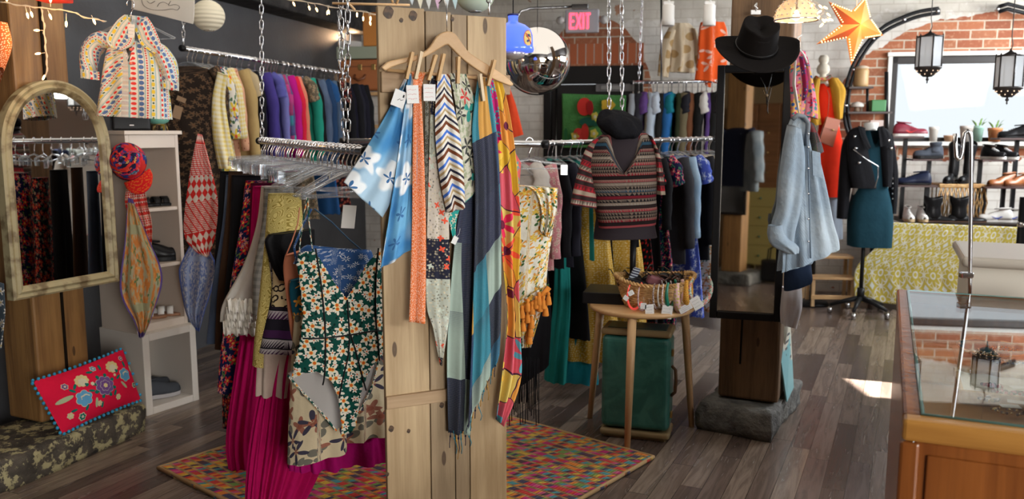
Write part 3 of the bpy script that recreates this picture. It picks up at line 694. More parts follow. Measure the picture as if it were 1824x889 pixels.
def gbody(prof,nf,amp,seed,nu=40,nv=22,top=True):
    fn=foldfn(nf,seed); zs=[p[0] for p in prof]; mb=MB(); V=[];U=[];Fc=[]
    z0,z1=zs[0],zs[-1]
    for j in range(nv+1):
        s=j/nv; s=s**1.35 if len(prof)>3 else s; z=z0+(z1-z0)*s; w=lin([(-p[0],p[1]) for p in prof],-z); d=lin([(-p[0],p[2]) for p in prof],-z)
        for i in range(nu):
            A=2*PI*i/nu; cs,sn=math.cos(A),math.sin(A); fo=amp*(.2+.8*s)*fn(i/nu,s)
            V.append((w*math.copysign(abs(cs)**.85,cs)+cs*fo*.6,d*sn+fo*math.copysign(1,sn)*(1-.7*abs(cs)),z+(.006*fn(i/nu*2,.3) if j==nv else 0))); U.append((i/nu*4*w,z))
    for j in range(nv):
        for i in range(nu): Fc.append((j*nu+i,j*nu+(i+1)%nu,(j+1)*nu+(i+1)%nu,(j+1)*nu+i))
    if top: Fc.append(tuple(range(nu)))
    mb.add(V,Fc,U,True); return mb
def gsleeve(s,L,r0,r1,seed,sh=.19):
    r=random.Random(seed+s); N=12; pts=[];rr=[]
    for i in range(N+1):
        t=i/N; pts.append((s*(sh-.02+.055*math.sin(min(1,t*2.2)*PI/2)+.02*t),.012*math.sin(t*4+seed),-.128-L*t**1.05+.012*(1-t))); rr.append((r0+(r1-r0)*t)*(1+.10*math.sin(t*19+seed)))
    mb=MB(); mb.tube(pts,r0,14,rr=rr,flat=.62); return mb
PROTO={}
def protos():
    def add(key,body,sl=None):
        L=[]
        for sd in (1,2,3):
            meshes=[('body',gbody(*body[:1],body[1],body[2],sd*7+len(key)).build('body',SOFT).data)]
            if sl:
                for s in (-1,1): meshes.append(('sleeve',gsleeve(s,sl[0],sl[1],sl[2],sd,sl[3] if len(sl)>3 else .19).build('sleeve',SOFT).data))
            L.append(meshes)
        PROTO[key]=L
    T=[(-.098,.06,.018),(-.112,.13,.028),(-.150,.205,.034)]
    add('top',(T+[(-.30,.195,.036),(-.70,.215,.040)],5,.014),(.50,.062,.040))
    add('jacket',(T+[(-.30,.21,.05),(-.80,.23,.055)],4,.014),(.56,.075,.055,.195))
    add('tee',(T+[(-.30,.20,.034),(-.68,.22,.038)],6,.015),(.15,.062,.066))
    add('dress',(T+[(-.33,.18,.036),(-.48,.16,.036),(-.80,.21,.050),(-1.18,.25,.06)],7,.022),(.14,.055,.06))
    add('sleeveless',([(-.098,.07,.016),(-.12,.14,.025),(-.2,.16,.034),(-.33,.17,.036),(-.48,.155,.036),(-.80,.20,.050),(-1.15,.24,.06)],7,.022))
    add('maxi',(T+[(-.33,.18,.036),(-.50,.17,.036),(-.85,.21,.050),(-1.32,.25,.06)],8,.025),(.42,.06,.05))
    add('skirt',([(-.115,.15,.018),(-.15,.16,.024),(-.45,.20,.04),(-.85,.24,.055)],7,.022))
    add('trousers',([(-.115,.17,.022),(-.30,.17,.03),(-.6,.15,.03),(-1.08,.14,.03)],3,.008))
    for o in list(C.objects):
        if o.name.split('.')[0] in ('body','sleeve') and o.parent is None: bpy.data.objects.remove(o)
SOFT=fab('plain',(.3,.3,.3))
protos()
NAMES={'top':('long_sleeved_top','top'),'jacket':('jacket','jacket'),'tee':('shirt','shirt'),'dress':('dress','dress'),'sleeveless':('sleeveless_dress','dress'),'maxi':('long_dress','dress'),'skirt':('skirt','skirt'),'trousers':('trousers','trousers')}
def garment(kind,P,rz,mat,label,group,var=None,scale=(1,1,1)):
    v=PROTO[kind][R.randrange(3) if var is None else var]; nm,cat=NAMES[kind]
    t=thing(nm,label,cat,P,rz,group); t.scale=scale
    for a,me in v:
        o=bpy.data.objects.new(a,me); C.objects.link(o); o.parent=t; setmat(o,mat)
    return t
def rail(name,label,p0,p1,r=.016,mat=STEEL,caps=True,group=None):
    p0,p1=Vector(p0),Vector(p1); t=thing(name,label,'clothes rail',p0,math.atan2((p1-p0).y,(p1-p0).x),group); L=(p1-p0).length; dz=p1.z-p0.z
    mb=MB(); mb.tube([(0,0,0),(math.sqrt(L*L-dz*dz),0,dz)],r,16); mb.build('rod',mat,t)
    if caps:
        for x,z in ((0,0),(math.sqrt(L*L-dz*dz),dz)):
            mb=MB(); mb.tube([(x-.012,0,z),(x+.012,0,z)],r*1.25,16); mb.build('end_cap',BLACKP,t)
    return t
def chain(label,top,bot,r=.0028,ln=.05,group=None):
    top,bot=Vector(top),Vector(bot); n=int((top-bot).length/(ln*.78)); mb=MB(); wd=ln*.19
    for i in range(n):
        c=bot.lerp(top,(i+.5)/n); ax=Vector((1,0,0)) if i%2 else Vector((0,1,0)); d=(top-bot).normalized(); ax=(Matrix.Rotation(.4*math.sin(i*.13),3,'Z')@ax)
        pts=[]
        for k in range(12):
            a=2*PI*k/12; pts.append(c+ax*math.cos(a)*wd+d*(math.sin(a)*wd+math.copysign(ln/2-wd,math.sin(a))))
        mb.tube(pts,r,5,closed=True)
    return tag(mb.build('hanging_chain',STEEL),label,'chain',group)
def rack(p0,p1,items,where,group,seed=1,hang=True,jit=.10,extra=0):
    """items: (kind, material, colour phrase[, scale]) from p0 to p1, evenly spaced"""
    r=random.Random(seed); p0,p1=Vector(p0),Vector(p1); d=(p1-p0); rz=math.atan2(d.y,d.x)-PI/2; n=len(items)
    for i,it in enumerate(items):
        t=(i+.5+r.uniform(-.2,.2))/n; P=p0.lerp(p1,t); P.z+=.0-.008; a=rz+r.uniform(-jit,jit)
        s=it[3] if len(it)>3 else 1
        garment(it[0],P,a,it[1],it[2]+' '+where,group,scale=(s,.62,s if s<1 else 1))
        if hang: hanger(P,a,'clip' if it[0] in('skirt','trousers') else 'top','clear hanger holding the '+it[2]+' '+where.replace(' beyond the right edge of the view',''),'clear hangers '+where)
    for i in range(extra):
        P=p0.lerp(p1,(i+r.random()*.6)/max(1,extra)); P.z-=.008
        hanger(P,rz+r.uniform(-jit,jit),'top',None or ('empty clear plastic hanger among the clothes '+where),'empty clear hangers '+where)
# ======== centre rail
CN=at(652,270,2.98); CF=at(463,251,4.62); cd=(CF-CN); CD=Vector((cd.x,cd.y,0)).normalized(); CX=Vector((-CD.y*-1,-CD.x,0)); CX=Vector((CD.y,-CD.x,0))
rail('clothes_rail','chrome clothes rail hanging on chains in the centre of the shop',CN-CD*.0,CF+CD*.02,.0155)
crz=math.atan2(CX.y,CX.x)
def cp(t): return CN.lerp(CF,t)
for px,yb,Y,tx,nm in ((467,262,4.58,465,'long steel chain above the far end of the centre clothes rail'),(620,262,3.30,619,'left one of two steel chains at the near end of the centre clothes rail'),(613,258,3.42,605,'steel chain just behind the near pair over the centre rail')):
    P=at(px,yb,Y); chain(nm,at(tx,-60,Y),P+Z*.02)
def cpr(t): 
    P=cp(t); return (lambda px,py: hit(px,py,P,CD)), -CD
def cpl(name,cat,label,t,L,Rr,mat,**k):
    pr,N=cpr(t); k.setdefault('d',.028); return tag(loft(name,L,Rr,pr,N,mat,**k),label,cat,k_group.get(name))
k_group={}
DEN=fab('denim',(.035,.06,.12),(.075,.12,.21)); BLKM=fab('plain',BLK); 
FLNAVY=fab('floral',(.012,.016,.07),(.62,.03,.04),(.8,.5,.1),16,p2=(.65,.25,.30),leaf=(.12,.22,.06),R=.44)
FL2=fab('floral',(.012,.012,.03),(.60,.05,.05),(.8,.3,.1),24,p2=(.35,.3,.25),leaf=(.05,.15,.09))
MAG=fab('plain',(.46,.005,.10),bump=.012); MAG2=fab('plain',(.40,.006,.14),bump=.012)
SW1=fab('swirl',(.62,.50,.18),(.30,.22,.05),26)
LEO=fab('leopard',(.45,.34,.18),(.015,.01,.008),30)
KNIT=fab('bands',((.018,.012,.02),(.04,.012,.045),(.012,.01,.015),(.05,.015,.05)),.16,mark=(.42,.38,.36))
LACE=fab('plain',(.52,.41,.34),bump=.010); TULLE=fab('plain',(.66,.62,.55),bump=.008,alpha=.62); TULLE2=fab('plain',(.68,.64,.57),bump=.02)
CREAMF=fab('floral',(.60,.50,.33),(.05,.045,.07),(.25,.08,.05),7,p2=(.30,.12,.08),leaf=(.16,.15,.12),R=.36,thin=.45)
FRANGI=fab('floral',(.006,.075,.058),(.80,.77,.66),(.72,.13,.02),23,p2=(.80,.77,.66),glow=(.85,.62,.12),R=.53,thin=.66,rough=.55,bump=.001,leaf=(.003,.03,.022))
far=lambda px:(px)
# trousers, jeans and skirts at the far end (left in the photo)
cpl('trousers','trousers','black trousers at the far left end of the centre rail',.97,[(392,305),(388,380),(383,470),(385,590)],[(450,305),(450,400),(455,480),(455,590)],BLKM,nf=4,d=.02)
cpl('jeans','jeans','dark blue jeans between black trousers on the centre rail',.93,[(403,312),(396,400),(380,500),(368,612)],[(460,312),(462,400),(460,500),(455,612)],DEN,nf=4,d=.022)
cpl('trousers','trousers','dark brown trousers beside the blue jeans on the centre rail',.885,[(407,306),(402,390),(388,520),(383,622)],[(470,306),(470,400),(470,520),(466,622)],fab('plain',(.055,.03,.018)),nf=4,d=.02)
cpl('skirt','skirt','long plain black skirt beside the brown trousers',.83,[(412,312),(408,420),(400,520),(392,610)],[(487,312),(492,420),(492,540),(490,615)],BLKM,nf=7,d=.035)
cpl('dress','dress','navy dress with red and pink flowers and a plain blue hem',.72,[(438,322),(428,400),(412,500),(396,610),(388,700)],[(500,322),(508,420),(512,560),(515,706)],FLNAVY,nf=6,d=.035)
cpl('dress','dress','black flower-dotted dress hanging lowest below the navy dress',.77,[(436,330),(420,500),(398,640),(398,763)],[(500,330),(505,500),(510,640),(512,768)],FL2,nf=6,d=.035)
cpl('skirt','skirt','burgundy pleated skirt behind the white tulle skirt',.66,[(447,326),(444,420),(438,520),(436,600)],[(505,326),(510,420),(515,520),(515,600)],fab('plain',(.10,.008,.03)),nf=9)
cpl('skirt','skirt','long crinkled magenta skirt at left reaching almost to the rug',.60,[(452,332),(446,450),(430,600),(405,770),(408,835)],[(520,332),(525,450),(530,600),(532,770),(535,842)],MAG,nf=20,amp=.022,d=.05,nu=180)
tul=cpl('tulle_skirt','skirt','off-white tulle skirt with ruffled hem on the centre rail',.545,[(466,332),(458,400),(436,470),(398,540),(392,572)],[(520,332),(524,400),(528,470),(530,540),(530,578)],TULLE,nf=10,amp=.012,d=.05)
for i in range(4):
    yy=528+i*13; mb=MB(); pr,N=cpr(.545)
    L0,R0=pr(400-i*2.2,yy),pr(530,yy+4); 
    mb.grid(lambda u,v:L0.lerp(R0,u)+N*(.055+.02*v+.016*math.sin(u*60+v*2+i)+.006*math.sin(u*150+i))-Z*(v*.06+.005*math.sin(u*95)),120,5); mb.build('ruffle',TULLE2,tul,solid=.001)
cpl('trousers','trousers','grey plaid trousers tucked behind the yellow swirl skirt',.50,[(470,335),(466,400),(452,480),(450,560)],[(522,335),(524,400),(526,480),(526,560)],fab('check',(.16,.15,.13),(.28,.26,.22),30),nf=4)
cpl('skirt','skirt','mustard and cream swirl print skirt on the centre rail',.31,[(478,345),(472,420),(462,520),(453,600),(449,652)],[(535,345),(540,420),(545,520),(548,600),(550,655)],SW1,nf=5,d=.035)
cpl('skirt','skirt','longest crinkled magenta skirt, its hem falling past the frame onto the rug',.32,[(500,560),(468,680),(448,800),(440,905),(438,925)],[(560,560),(566,680),(578,800),(530,905),(520,925)],MAG,nf=22,amp=.024,d=.06,nu=200)
kn=cpl('knit_dress','dress','black and purple patterned knit dress with leopard print panel',.295,[(486,415),(478,450),(484,520),(468,600),(462,628)],[(545,415),(545,450),(548,520),(552,600),(555,632)],KNIT,nf=4,d=.035)
cpl('camisole','top','leopard print camisole with black ruffled top',.28,[(484,455),(486,500),(484,545)],[(545,455),(545,500),(545,548)],LEO,nf=4,d=.02)
cpl('top','top','black ruffled satin top above the leopard print camisole',.27,[(478,418),(472,432),(484,470),(500,500)],[(560,408),(560,430),(560,470),(560,500)],fab('plain',(.008,.008,.009),rough=.5),nf=6,amp=.014,d=.03)
cpl('skirt','skirt','beige eyelet lace skirt with scalloped hem under the knit dress',.305,[(462,590),(460,650),(457,704)],[(545,590),(548,650),(552,706)],LACE,nf=9,amp=.014,d=.035,hem=.004)
cpl('skirt','skirt','bright magenta ruffled petticoat below the cream flowered skirt',.22,[(528,650),(524,740),(520,800),(519,838)],[(690,650),(700,740),(706,775),(712,812)],MAG2,nf=18,amp=.03,d=.07,nu=160)
cpl('skirt','skirt','cream skirt with dark flowers below the green swimsuit',.13,[(525,560),(520,640),(517,740),(516,828)],[(606,560),(612,640),(614,720),(618,802)],CREAMF,nf=6,amp=.014,d=.045)
cpl('skirt','skirt','second flowered cream skirt peeping out right of the swimsuit crotch',.16,[(600,600),(598,700),(596,790)],[(690,600),(694,680),(700,770)],CREAMF,nf=7,amp=.02,d=.04)
cpl('skirt','skirt','plain royal blue cloth showing between the flowered skirts',.18,[(656,560),(655,640),(654,720)],[(682,560),(684,640),(686,745)],fab('plain',(.02,.07,.32)),nf=3,d=.02)
# swimsuits at the near end
def suit(name,label,t,Ln,Rn,mat,d=.022): return cpl(name,'swimsuit',label,t,Ln,Rn,mat,d=d,nf=3,amp=.004,nv=30)
pr0,N0=cpr(.06)
def strap(parent,pts,mat,t=.06,r=.006,fl=.35,off=.0):
    pr,N=cpr(t); mb=MB(); mb.tube([pr(*p)+N*off for p in pts],r,8,flat=fl); return mb.build('strap',mat,parent)
o=suit('swimsuit','coral edged mint swimsuit peeping out left of the floral one',.16,[(508,455),(505,480),(512,540),(520,600),(538,660)],[(560,440),(575,480),(590,540),(590,600),(585,660)],fab('plain',(.62,.22,.12),rough=.5,bump=.001)); strap(o,[(508,458),(520,430),(530,400),(534,370)],fab('plain',(.70,.28,.16),rough=.5),.16)
o=suit('swimsuit','teal swimsuit with orange flower trim behind the floral one',.13,[(517,500),(516,520),(522,560),(535,610)],[(560,490),(580,520),(590,560),(590,610)],fab('floral',(.01,.08,.12),(.75,.33,.05),(.8,.6,.1),20,rough=.5,bump=.001))
o=suit('swimsuit','blue bandana print swimsuit behind the floral one',.10,[(522,470),(540,440),(560,445),(566,520),(570,600)],[(668,470),(660,445),(650,470),(640,540),(640,600)],fab('floral',(.03,.09,.25),(.62,.66,.70),(.03,.09,.25),34,n=7,R=.4,thin=.4,rough=.5,bump=.002)); 
strap(o,[(528,470),(524,440),(540,400),(555,372)],fab('floral',(.03,.09,.25),(.62,.66,.70),(.03,.09,.25),34,n=7,R=.4,thin=.4,rough=.5,bump=.002),.10,.010)
strap(o,[(655,455),(620,425),(590,395),(560,372)],fab('plain',(.06,.12,.2),rough=.5),.10,.008)
# green frangipani one-piece, built from its outline: straps, bodice with V, high-cut legs, lining, black seams
sw=thing('swimsuit','dark green one-piece swimsuit with white frangipani flowers and black seams','swimsuit',(0,0,0))
OUT=[(540,418),(545,452),(556,444),(572,470),(590,500),(611,527),(625,505),(645,470),(668,440),(684,428),(690,450),(690,560),(688,600),(683,650),(672,690),(656,725),(640,752),(624,766),(604,776),(588,752),(564,724),(540,700),(519,676),(524,640),(533,600),(536,560),(533,520),(530,490),(526,470),(528,445),(536,418)]
def suit_panel(outline,off,mat,name,parent,bulge=.045,cx=607,hw=84,step=3.0):
    ys=sorted(set([outline[0][1]]+[y for y in [min(p[1] for p in outline)+k*step for k in range(200)] if y<=max(p[1] for p in outline)])); mb=MB(); V=[];U=[];Fc=[]
    nU=44; y0=min(p[1] for p in outline); y1=max(p[1] for p in outline); idx={}
    def inside(x,y):
        c=False; n=len(outline)
        for i in range(n):
            a,b=outline[i],outline[(i+1)%n]
            if (a[1]>y)!=(b[1]>y) and x<(b[0]-a[0])*(y-a[1])/(b[1]-a[1])+a[0]: c=not c
        return c
    def snap(x,y):
        best=None;n=len(outline)
        for i in range(n):
            a=Vector(outline[i]);b=Vector(outline[(i+1)%n]);ab=b-a;t=max(0,min(1,(Vector((x,y))-a).dot(ab)/ab.length_squared));q=a+ab*t;d=(q-Vector((x,y))).length
            if best is None or d<best[0]: best=(d,q)
        return best[1]
    x0=min(p[0] for p in outline); x1=max(p[0] for p in outline); nx=int((x1-x0)/step); ny=int((y1-y0)/step)
    def vert(i,j):
        if (i,j) in idx: return idx[(i,j)]
        x=x0+i*step; y=y0+j*step
        if not inside(x,y): q=snap(x,y); x,y=q.x,q.y
        k=(x-cx)/hw; b=bulge*math.sqrt(max(0,1-min(1,k*k)))*(1 if y<600 else max(.25,1-(y-600)/260)); p=pr0(x,y)+N0*(b+off)
        idx[(i,j)]=len(V); V.append(p); U.append(((x-cx)*.00205,-(y-500)*.00205)); return idx[(i,j)]
    for j in range(ny+1):
        for i in range(nx+1):
            if inside(x0+(i+.5)*step,y0+(j+.5)*step): Fc.append((vert(i,j),vert(i+1,j),vert(i+1,j+1),vert(i,j+1)))
    mb.add(V,Fc,U,True); return mb.build(name,mat,parent,solid=.0016)
FRONT=[(540,446),(556,444),(572,470),(590,500),(611,527),(625,505),(645,470),(668,445),(684,428),(690,450),(690,560),(688,590),(686,625),(668,640),(652,662),(641,690),(637,720),(632,756),(624,768),(606,776),(604,740),(598,705),(586,676),(562,660),(540,662),(519,676),(524,640),(533,600),(536,560),(533,520),(530,490),(526,470),(530,450)]
suit_panel(FRONT,.0,FRANGI,'front_panel',sw)
BACK=[(521,674),(560,640),(640,640),(686,610),(683,650),(672,690),(656,725),(640,752),(624,766),(606,776),(588,756),(564,728),(540,702)]
suit_panel(BACK,-.075,simple('lining',(.42,.40,.38),.7),'lining',sw,bulge=.03)
def pipe(pts,mat,r=.0032,off=.003,nm='seam'):
    P=resamp(pts,22); Q=[]
    for q in P:
        k=(q.x-607)/84; b=.045*math.sqrt(max(0,1-min(1,k*k)))*(1 if q.y<600 else max(.25,1-(q.y-600)/260)); Q.append(pr0(q.x,q.y)+N0*(b+off))
    mb=MB(); mb.tube(Q,r,6); return mb.build(nm,mat,sw)
for pts in ([(557,440),(566,500),(572,560),(574,600),(574,660),(571,682)],[(612,530),(614,560),(616,592)],[(669,440),(664,500),(664,560),(668,600),(672,640)],[(536,600),(570,598),(616,592),(660,586),(688,588)],[(616,592),(614,630),(606,670),(600,705)],[(618,592),(630,630),(640,665),(648,692)]): pipe(pts,BLACKP)
def pipeb(pts,mat,r,off):
    P=resamp(pts,22); mb=MB(); mb.tube([pr0(q.x,q.y)+N0*off for q in P],r,6); return mb.build('leg_binding',mat,sw)
pipeb([(519,676),(540,700),(564,726),(588,753),(606,776)],FRANGI,.0045,-.055); pipeb([(684,640),(672,690),(656,725),(640,752),(622,770)],FRANGI,.0045,-.055)
for pts in ([(532,452),(534,425),(538,395),(546,352)],[(556,446),(552,420),(549,390),(547,352)],[(684,432),(688,400),(690,370)]):
    pr,N=pr0,N0; mb=MB(); mb.tube([pr(*p)+N*.01 for p in pts],.006,8,flat=.35); mb.build('strap',FRANGI,sw)
# hangers crowd: clip hangers along the rail, sloped ones near
for i in range(33):
    t=.05+i*.029+R.uniform(-.006,.006); P=cp(t)-Z*.004; k='clip' if i>9 else 'top'
    hanger(P,crz+R.uniform(-.16,.13)-.03,k,'clear plastic hanger crowded on the near half of the centre rail' if k=='top' else 'clear plastic clip hanger on the centre rail','sloped hangers on the centre rail' if k=='top' else 'clip hangers on the centre rail',tilt=R.uniform(-.09,.09))
for P,tx in ((pr0(617,385),'white'),):
    mb=MB(); mb.box((0,0,0),(.05,.001,.085)); o=mb.build('price_tag',PAPER,bevel=.0003); o.location=P+N0*.03; o.rotation_euler=(.1,.1,crz); tag(o,'white price tag hanging among the swimsuit hangers','tag')
# ======== wooden hanger, pegs and scarves on the plank board
wh=thing('wooden_hanger','large wooden coat hanger hooked over the plank board, holding the scarves','hanger')
top_=[(677,121),(690,110),(722,103),(748,96),(763,84),(776,65),(787,58),(797,56),(808,60),(820,76),(832,92),(850,105),(880,124),(902,139),(913,151)]
bot_=[(908,154),(895,149),(870,138),(842,121),(820,104),(800,84),(795,80),(786,84),(766,96),(744,107),(715,114),(694,121),(684,127)]
P0=bp(795,100,.045)
pol=[]
for q in resamp(top_,40)+resamp(bot_,40):
    p=bp(q.x,q.y,.045)-P0; pol.append((p.dot(BX),p.z))
mb=MB(); mb.prism(pol,P0,BX,Z,.013); mb.build('hanger_body',W_BEECHX,wh,bevel=.004,seg=3)
mb=MB(); mb.tube([bp(690,125,.045),bp(897,143,.045)],.0052,10); mb.build('trouser_bar',W_BEECHX,wh)
mb=MB(); q=bp(796,58,.045); mb.tube([q,q+Z*.05,q+Z*.085+BX*.0,q+Z*.11-BNv*.03,q+Z*.10-BNv*.07],.002,6); mb.build('hook',STEEL,wh)
PEG=[((734,93),(724,141),W_PEG,'first clothes peg from the left on the wooden hanger bar'),((750,92),(740,141),W_PEG2,'pale clothes peg clipping the orange scarf'),((776,98),(763,143),W_PEG,'clothes peg clipping the patchwork scarf'),((790,96),(780,144),W_PEG,'clothes peg clipping the zigzag scarf'),((816,101),(815,149),W_PEG,'upright clothes peg clipping the black and green floral scarf'),((854,132),(861,180),W_PEG2,'lowest clothes peg, clipping the colour block scarf'),((880,107),(869,153),W_PEG,'rightmost clothes peg on the wooden hanger')]
for (a,b,m_,lab) in PEG:
    A=bp(*a,.072); B=bp(*b,.072); ax=(B-A); L=ax.length; ax.normalize(); sd=ax.cross(BNv).normalized(); M=Matrix((sd,BNv,-ax)).transposed()
    pg=thing('clothes_peg',lab,'peg',A.lerp(B,.5),0,'pegs on the wooden hanger')
    for s in (-1,1):
        mb=MB(); w=.0052; h=L/2
        b4=[Vector((x,y,-h)) for x,y in ((-w,s*.0),(w,s*.0),(w,s*.007),(-w,s*.007))]; 
        t4=[Vector((x,y,h)) for x,y in ((-w,s*.0045),(w,s*.0045),(w,s*.0105),(-w,s*.0105))]
        if s<0: b4=b4[::-1]; t4=t4[::-1]
        mb.hexa([M@p for p in b4],[M@p for p in t4]); mb.build('prong',m_,pg,bevel=.001)
    mb=MB(); mb.tube([M@Vector((-.0065,0,-.004)),M@Vector((.0065,0,-.004))],.0035,8); mb.build('spring',STEEL,pg)
TIE=fab('tiedye',(.055,.22,.46),(.16,.40,.62),(.40,.56,.68),rough=.6,bump=.003)
def scarf(label,L,Rr,off,mat,nm='scarf',grp=None,**k): 
    k.setdefault('amp',.008)
    return tag(drape(nm,L,Rr,bpj(off),BNv,mat,**k),label,'scarf',grp)
s1_=scarf('pale blue tie-dyed scarf with white star blooms at left of the board',[(728,130),(718,215),(703,320),(690,400),(676,482)],[(742,130),(743,220),(741,320),(738,390),(733,444)],.045,TIE,nf=2,amp=.013,uo=(.3,.1))
o=drape('scarf_end',[(723,136),(694,195),(655,262),(613,325)],[(733,136),(728,240),(710,330),(682,388)],bpj(.03),BNv,TIE,None,nf=1.6,amp=.012,seed=5,uo=(.9,.2)); o.parent=s1_
ORG=MT('cloth_orange'); u,v=ORG.uv; r=ORG.vor(ORG.vec(u*300,v*130),1); c=ORG.mix(E(ORG,r.outputs['Distance']).lt(.28),(.72,.17,.035),(.80,.52,.38)); ORG.bump(ORG.noise(30,2),.003); ORG=ORG.out(c,.7)
s2_=scarf('narrow bright orange folded sash with a fine white fleck',[(733,128),(736,160),(735,260),(733,420),(728,573)],[(757,130),(750,165),(754,260),(758,420),(757,577)],.052,ORG,nf=1.2,amp=.006,solid=.003)
mb=MB(); mb.tube([bp(743,160,.064),bp(744,260,.064),bp(745,420,.064),bp(743,574,.064)],.0016,6); mb.build('fold_edge',ORG,s2_)
PATC=fab('patch',7.5,((.50,.50,.42),(.012,.014,.04),(.42,.44,.36),(.02,.02,.035),(.55,.48,.40)),seed=5)
s3_=scarf('patchwork print scarf of navy, sage and red floral squares with a pointed end',[(763,128),(767,170),(764,300),(761,420),(760,540),(772,585),(784,650)],[(784,132),(784,170),(796,300),(800,420),(802,535),(797,590),(787,652)],.042,PATC,nf=1.5,amp=.007)
scarf('slim grey floral scarf hanging just right of the orange sash',[(758,150),(757,300),(757,400)],[(764,150),(764,300),(763,400)],.03,fab('floral',(.30,.30,.25),(.05,.05,.05),(.2,.2,.1),60),nf=1,amp=.003)
CHEV=fab('chevron',20,rough=.6)
scarf('white, brown and blue zigzag print scarf',[(781,132),(776,190),(777,250),(785,320),(797,379)],[(800,132),(806,180),(819,240),(827,310),(830,371)],.064,CHEV,nf=1.6,amp=.009)
GRN=MT('cloth_green_floral'); u,v=GRN.uv; c=GRN.mix(GRN.noise(60,3,ob=False).smooth(.5,.56),(.56,.53,.42),(.33,.36,.22)); p,q,cr,_=GRN.flowers(u,v,17,5,.5,.42); c=GRN.mix(p*cr[0].gt(.3),c,(.02,.022,.02)); c=GRN.mix(p*cr[0].lt(.15),c,(.62,.02,.02)); p,q,cr,_=GRN.flowers(u+.4,v+.1,12,3,.46,.5); c=GRN.mix(p*cr[1].gt(.55),c,(.02,.30,.25)); p,q,cr,_=GRN.flowers(u+.2,v+.5,14,5,.5,.5); c=GRN.mix(p*cr[1].gt(.6),c,(.015,.06,.04)); GRN.bump(GRN.noise(14,3),.005)
a=(v+.395).abs(); c=GRN.mix(a.lt(.009),c,(.03,.36,.31)); a=(v+.43).abs(); c=GRN.mix(a.lt(.010),c,(.03,.36,.31)); GRN=GRN.out(c,.7)
scarf('white scarf with black branches, green leaves and red flowers and teal border stripes',[(801,130),(812,190),(815,250),(820,310),(828,362)],[(830,132),(846,180),(858,230),(865,285),(867,322)],.050,GRN,nf=1.8,amp=.009)
scarf('short teal ribbon end below the zigzag scarf',[(798,378),(801,400),(808,430)],[(818,374),(812,400),(812,436)],.035,fab('floral',(.03,.30,.26),(.6,.55,.4),(.1,.1,.1),40),nf=1,amp=.003)
PLCOL=((.008,.012,.04),(.006,.01,.03),(.01,.10,.18),(.02,.19,.26),(.30,.38,.32),(.55,.27,.045),(.006,.03,.09),(.012,.016,.05),(.50,.26,.06),(.012,.02,.06))
PLAID=fab('plaid',PLCOL,9,5.2,seed=5,rough=.6,bump=.004); PLAID2=fab('plaid',PLCOL,7,4.3,seed=11,rough=.6,bump=.004)
o=scarf('long colour block scarf of navy, teal, ochre and grey-green with knotted fringe',[(851,136),(840,230),(845,330),(843,460),(838,600),(831,762)],[(870,140),(884,230),(891,330),(893,450),(893,560),(890,632)],.058,PLAID,nf=2.6,amp=.013,uo=(.06,0))
o2=drape('scarf_end',[(842,300),(820,370),(808,450),(800,560),(797,650),(800,772)],[(862,300),(862,400),(858,500),(856,600),(850,680),(836,775)],bpj(.035),BNv,PLAID2,None,nf=2,amp=.011,seed=8,uo=(.2,.02)); o2.parent=o
def fringe(parent,A,Bq,n,off,cols,Lr=(.035,.075)):
    for ci,cm in enumerate(cols):
        mb=MB()
        for i in range(ci,n,len(cols)):
            t=(i+.5)/n; p=bp(A[0]+(Bq[0]-A[0])*t,A[1]+(Bq[1]-A[1])*t,off+R.uniform(-.006,.006))+Z*.01; L=R.uniform(*Lr); w=R.uniform(-.012,.012)
            mb.tube([p,p-Z*L*.4+BX*w*.5,p-Z*L*.75+BX*w*1.1+BNv*.004,p-Z*L+BX*w*.8],.0014,5); mb.tube([p-Z*L*.28+BX*w*.3,p-Z*L*.38+BX*w*.4],.0028,5)
        mb.build('fringe',cm,parent)
FCOL=[fab('plain',(.01,.012,.04)),fab('plain',(.03,.20,.27)),fab('plain',(.45,.24,.06))]
fringe(o,(801,772),(836,774),8,.035,FCOL,(.05,.11)); fringe(o,(833,762),(890,632),14,.058,FCOL)
YEL=fab('blotch',((.66,.40,.04),(.60,.36,.03),(.62,.46,.12),(.70,.30,.06),(.60,.10,.13),(.68,.42,.05)),11,rough=.55)
o=scarf('sheer yellow scarf with large pink and red flowers at right of the board',[(874,136),(884,230),(890,330),(893,450),(902,560),(893,660),(882,745)],[(890,134),(905,190),(918,280),(926,400),(923,500),(926,600),(926,680),(897,760)],.040,YEL,nf=2.4,amp=.016)
scarf('narrow magenta scarf edge between the colour block and yellow scarves',[(868,135),(874,180),(884,250)],[(876,135),(886,180),(892,250)],.05,fab('floral',(.45,.02,.14),(.05,.3,.35),(.7,.5,.1),30),nf=1,amp=.004)
scarf('coral floral scarf edge dangling lowest right of the yellow scarf',[(905,250),(900,350),(905,450)],[(928,290),(924,350),(922,460)],.022,fab('floral',(.60,.12,.12),(.1,.3,.3),(.7,.5,.1),26),nf=1.3,amp=.007)
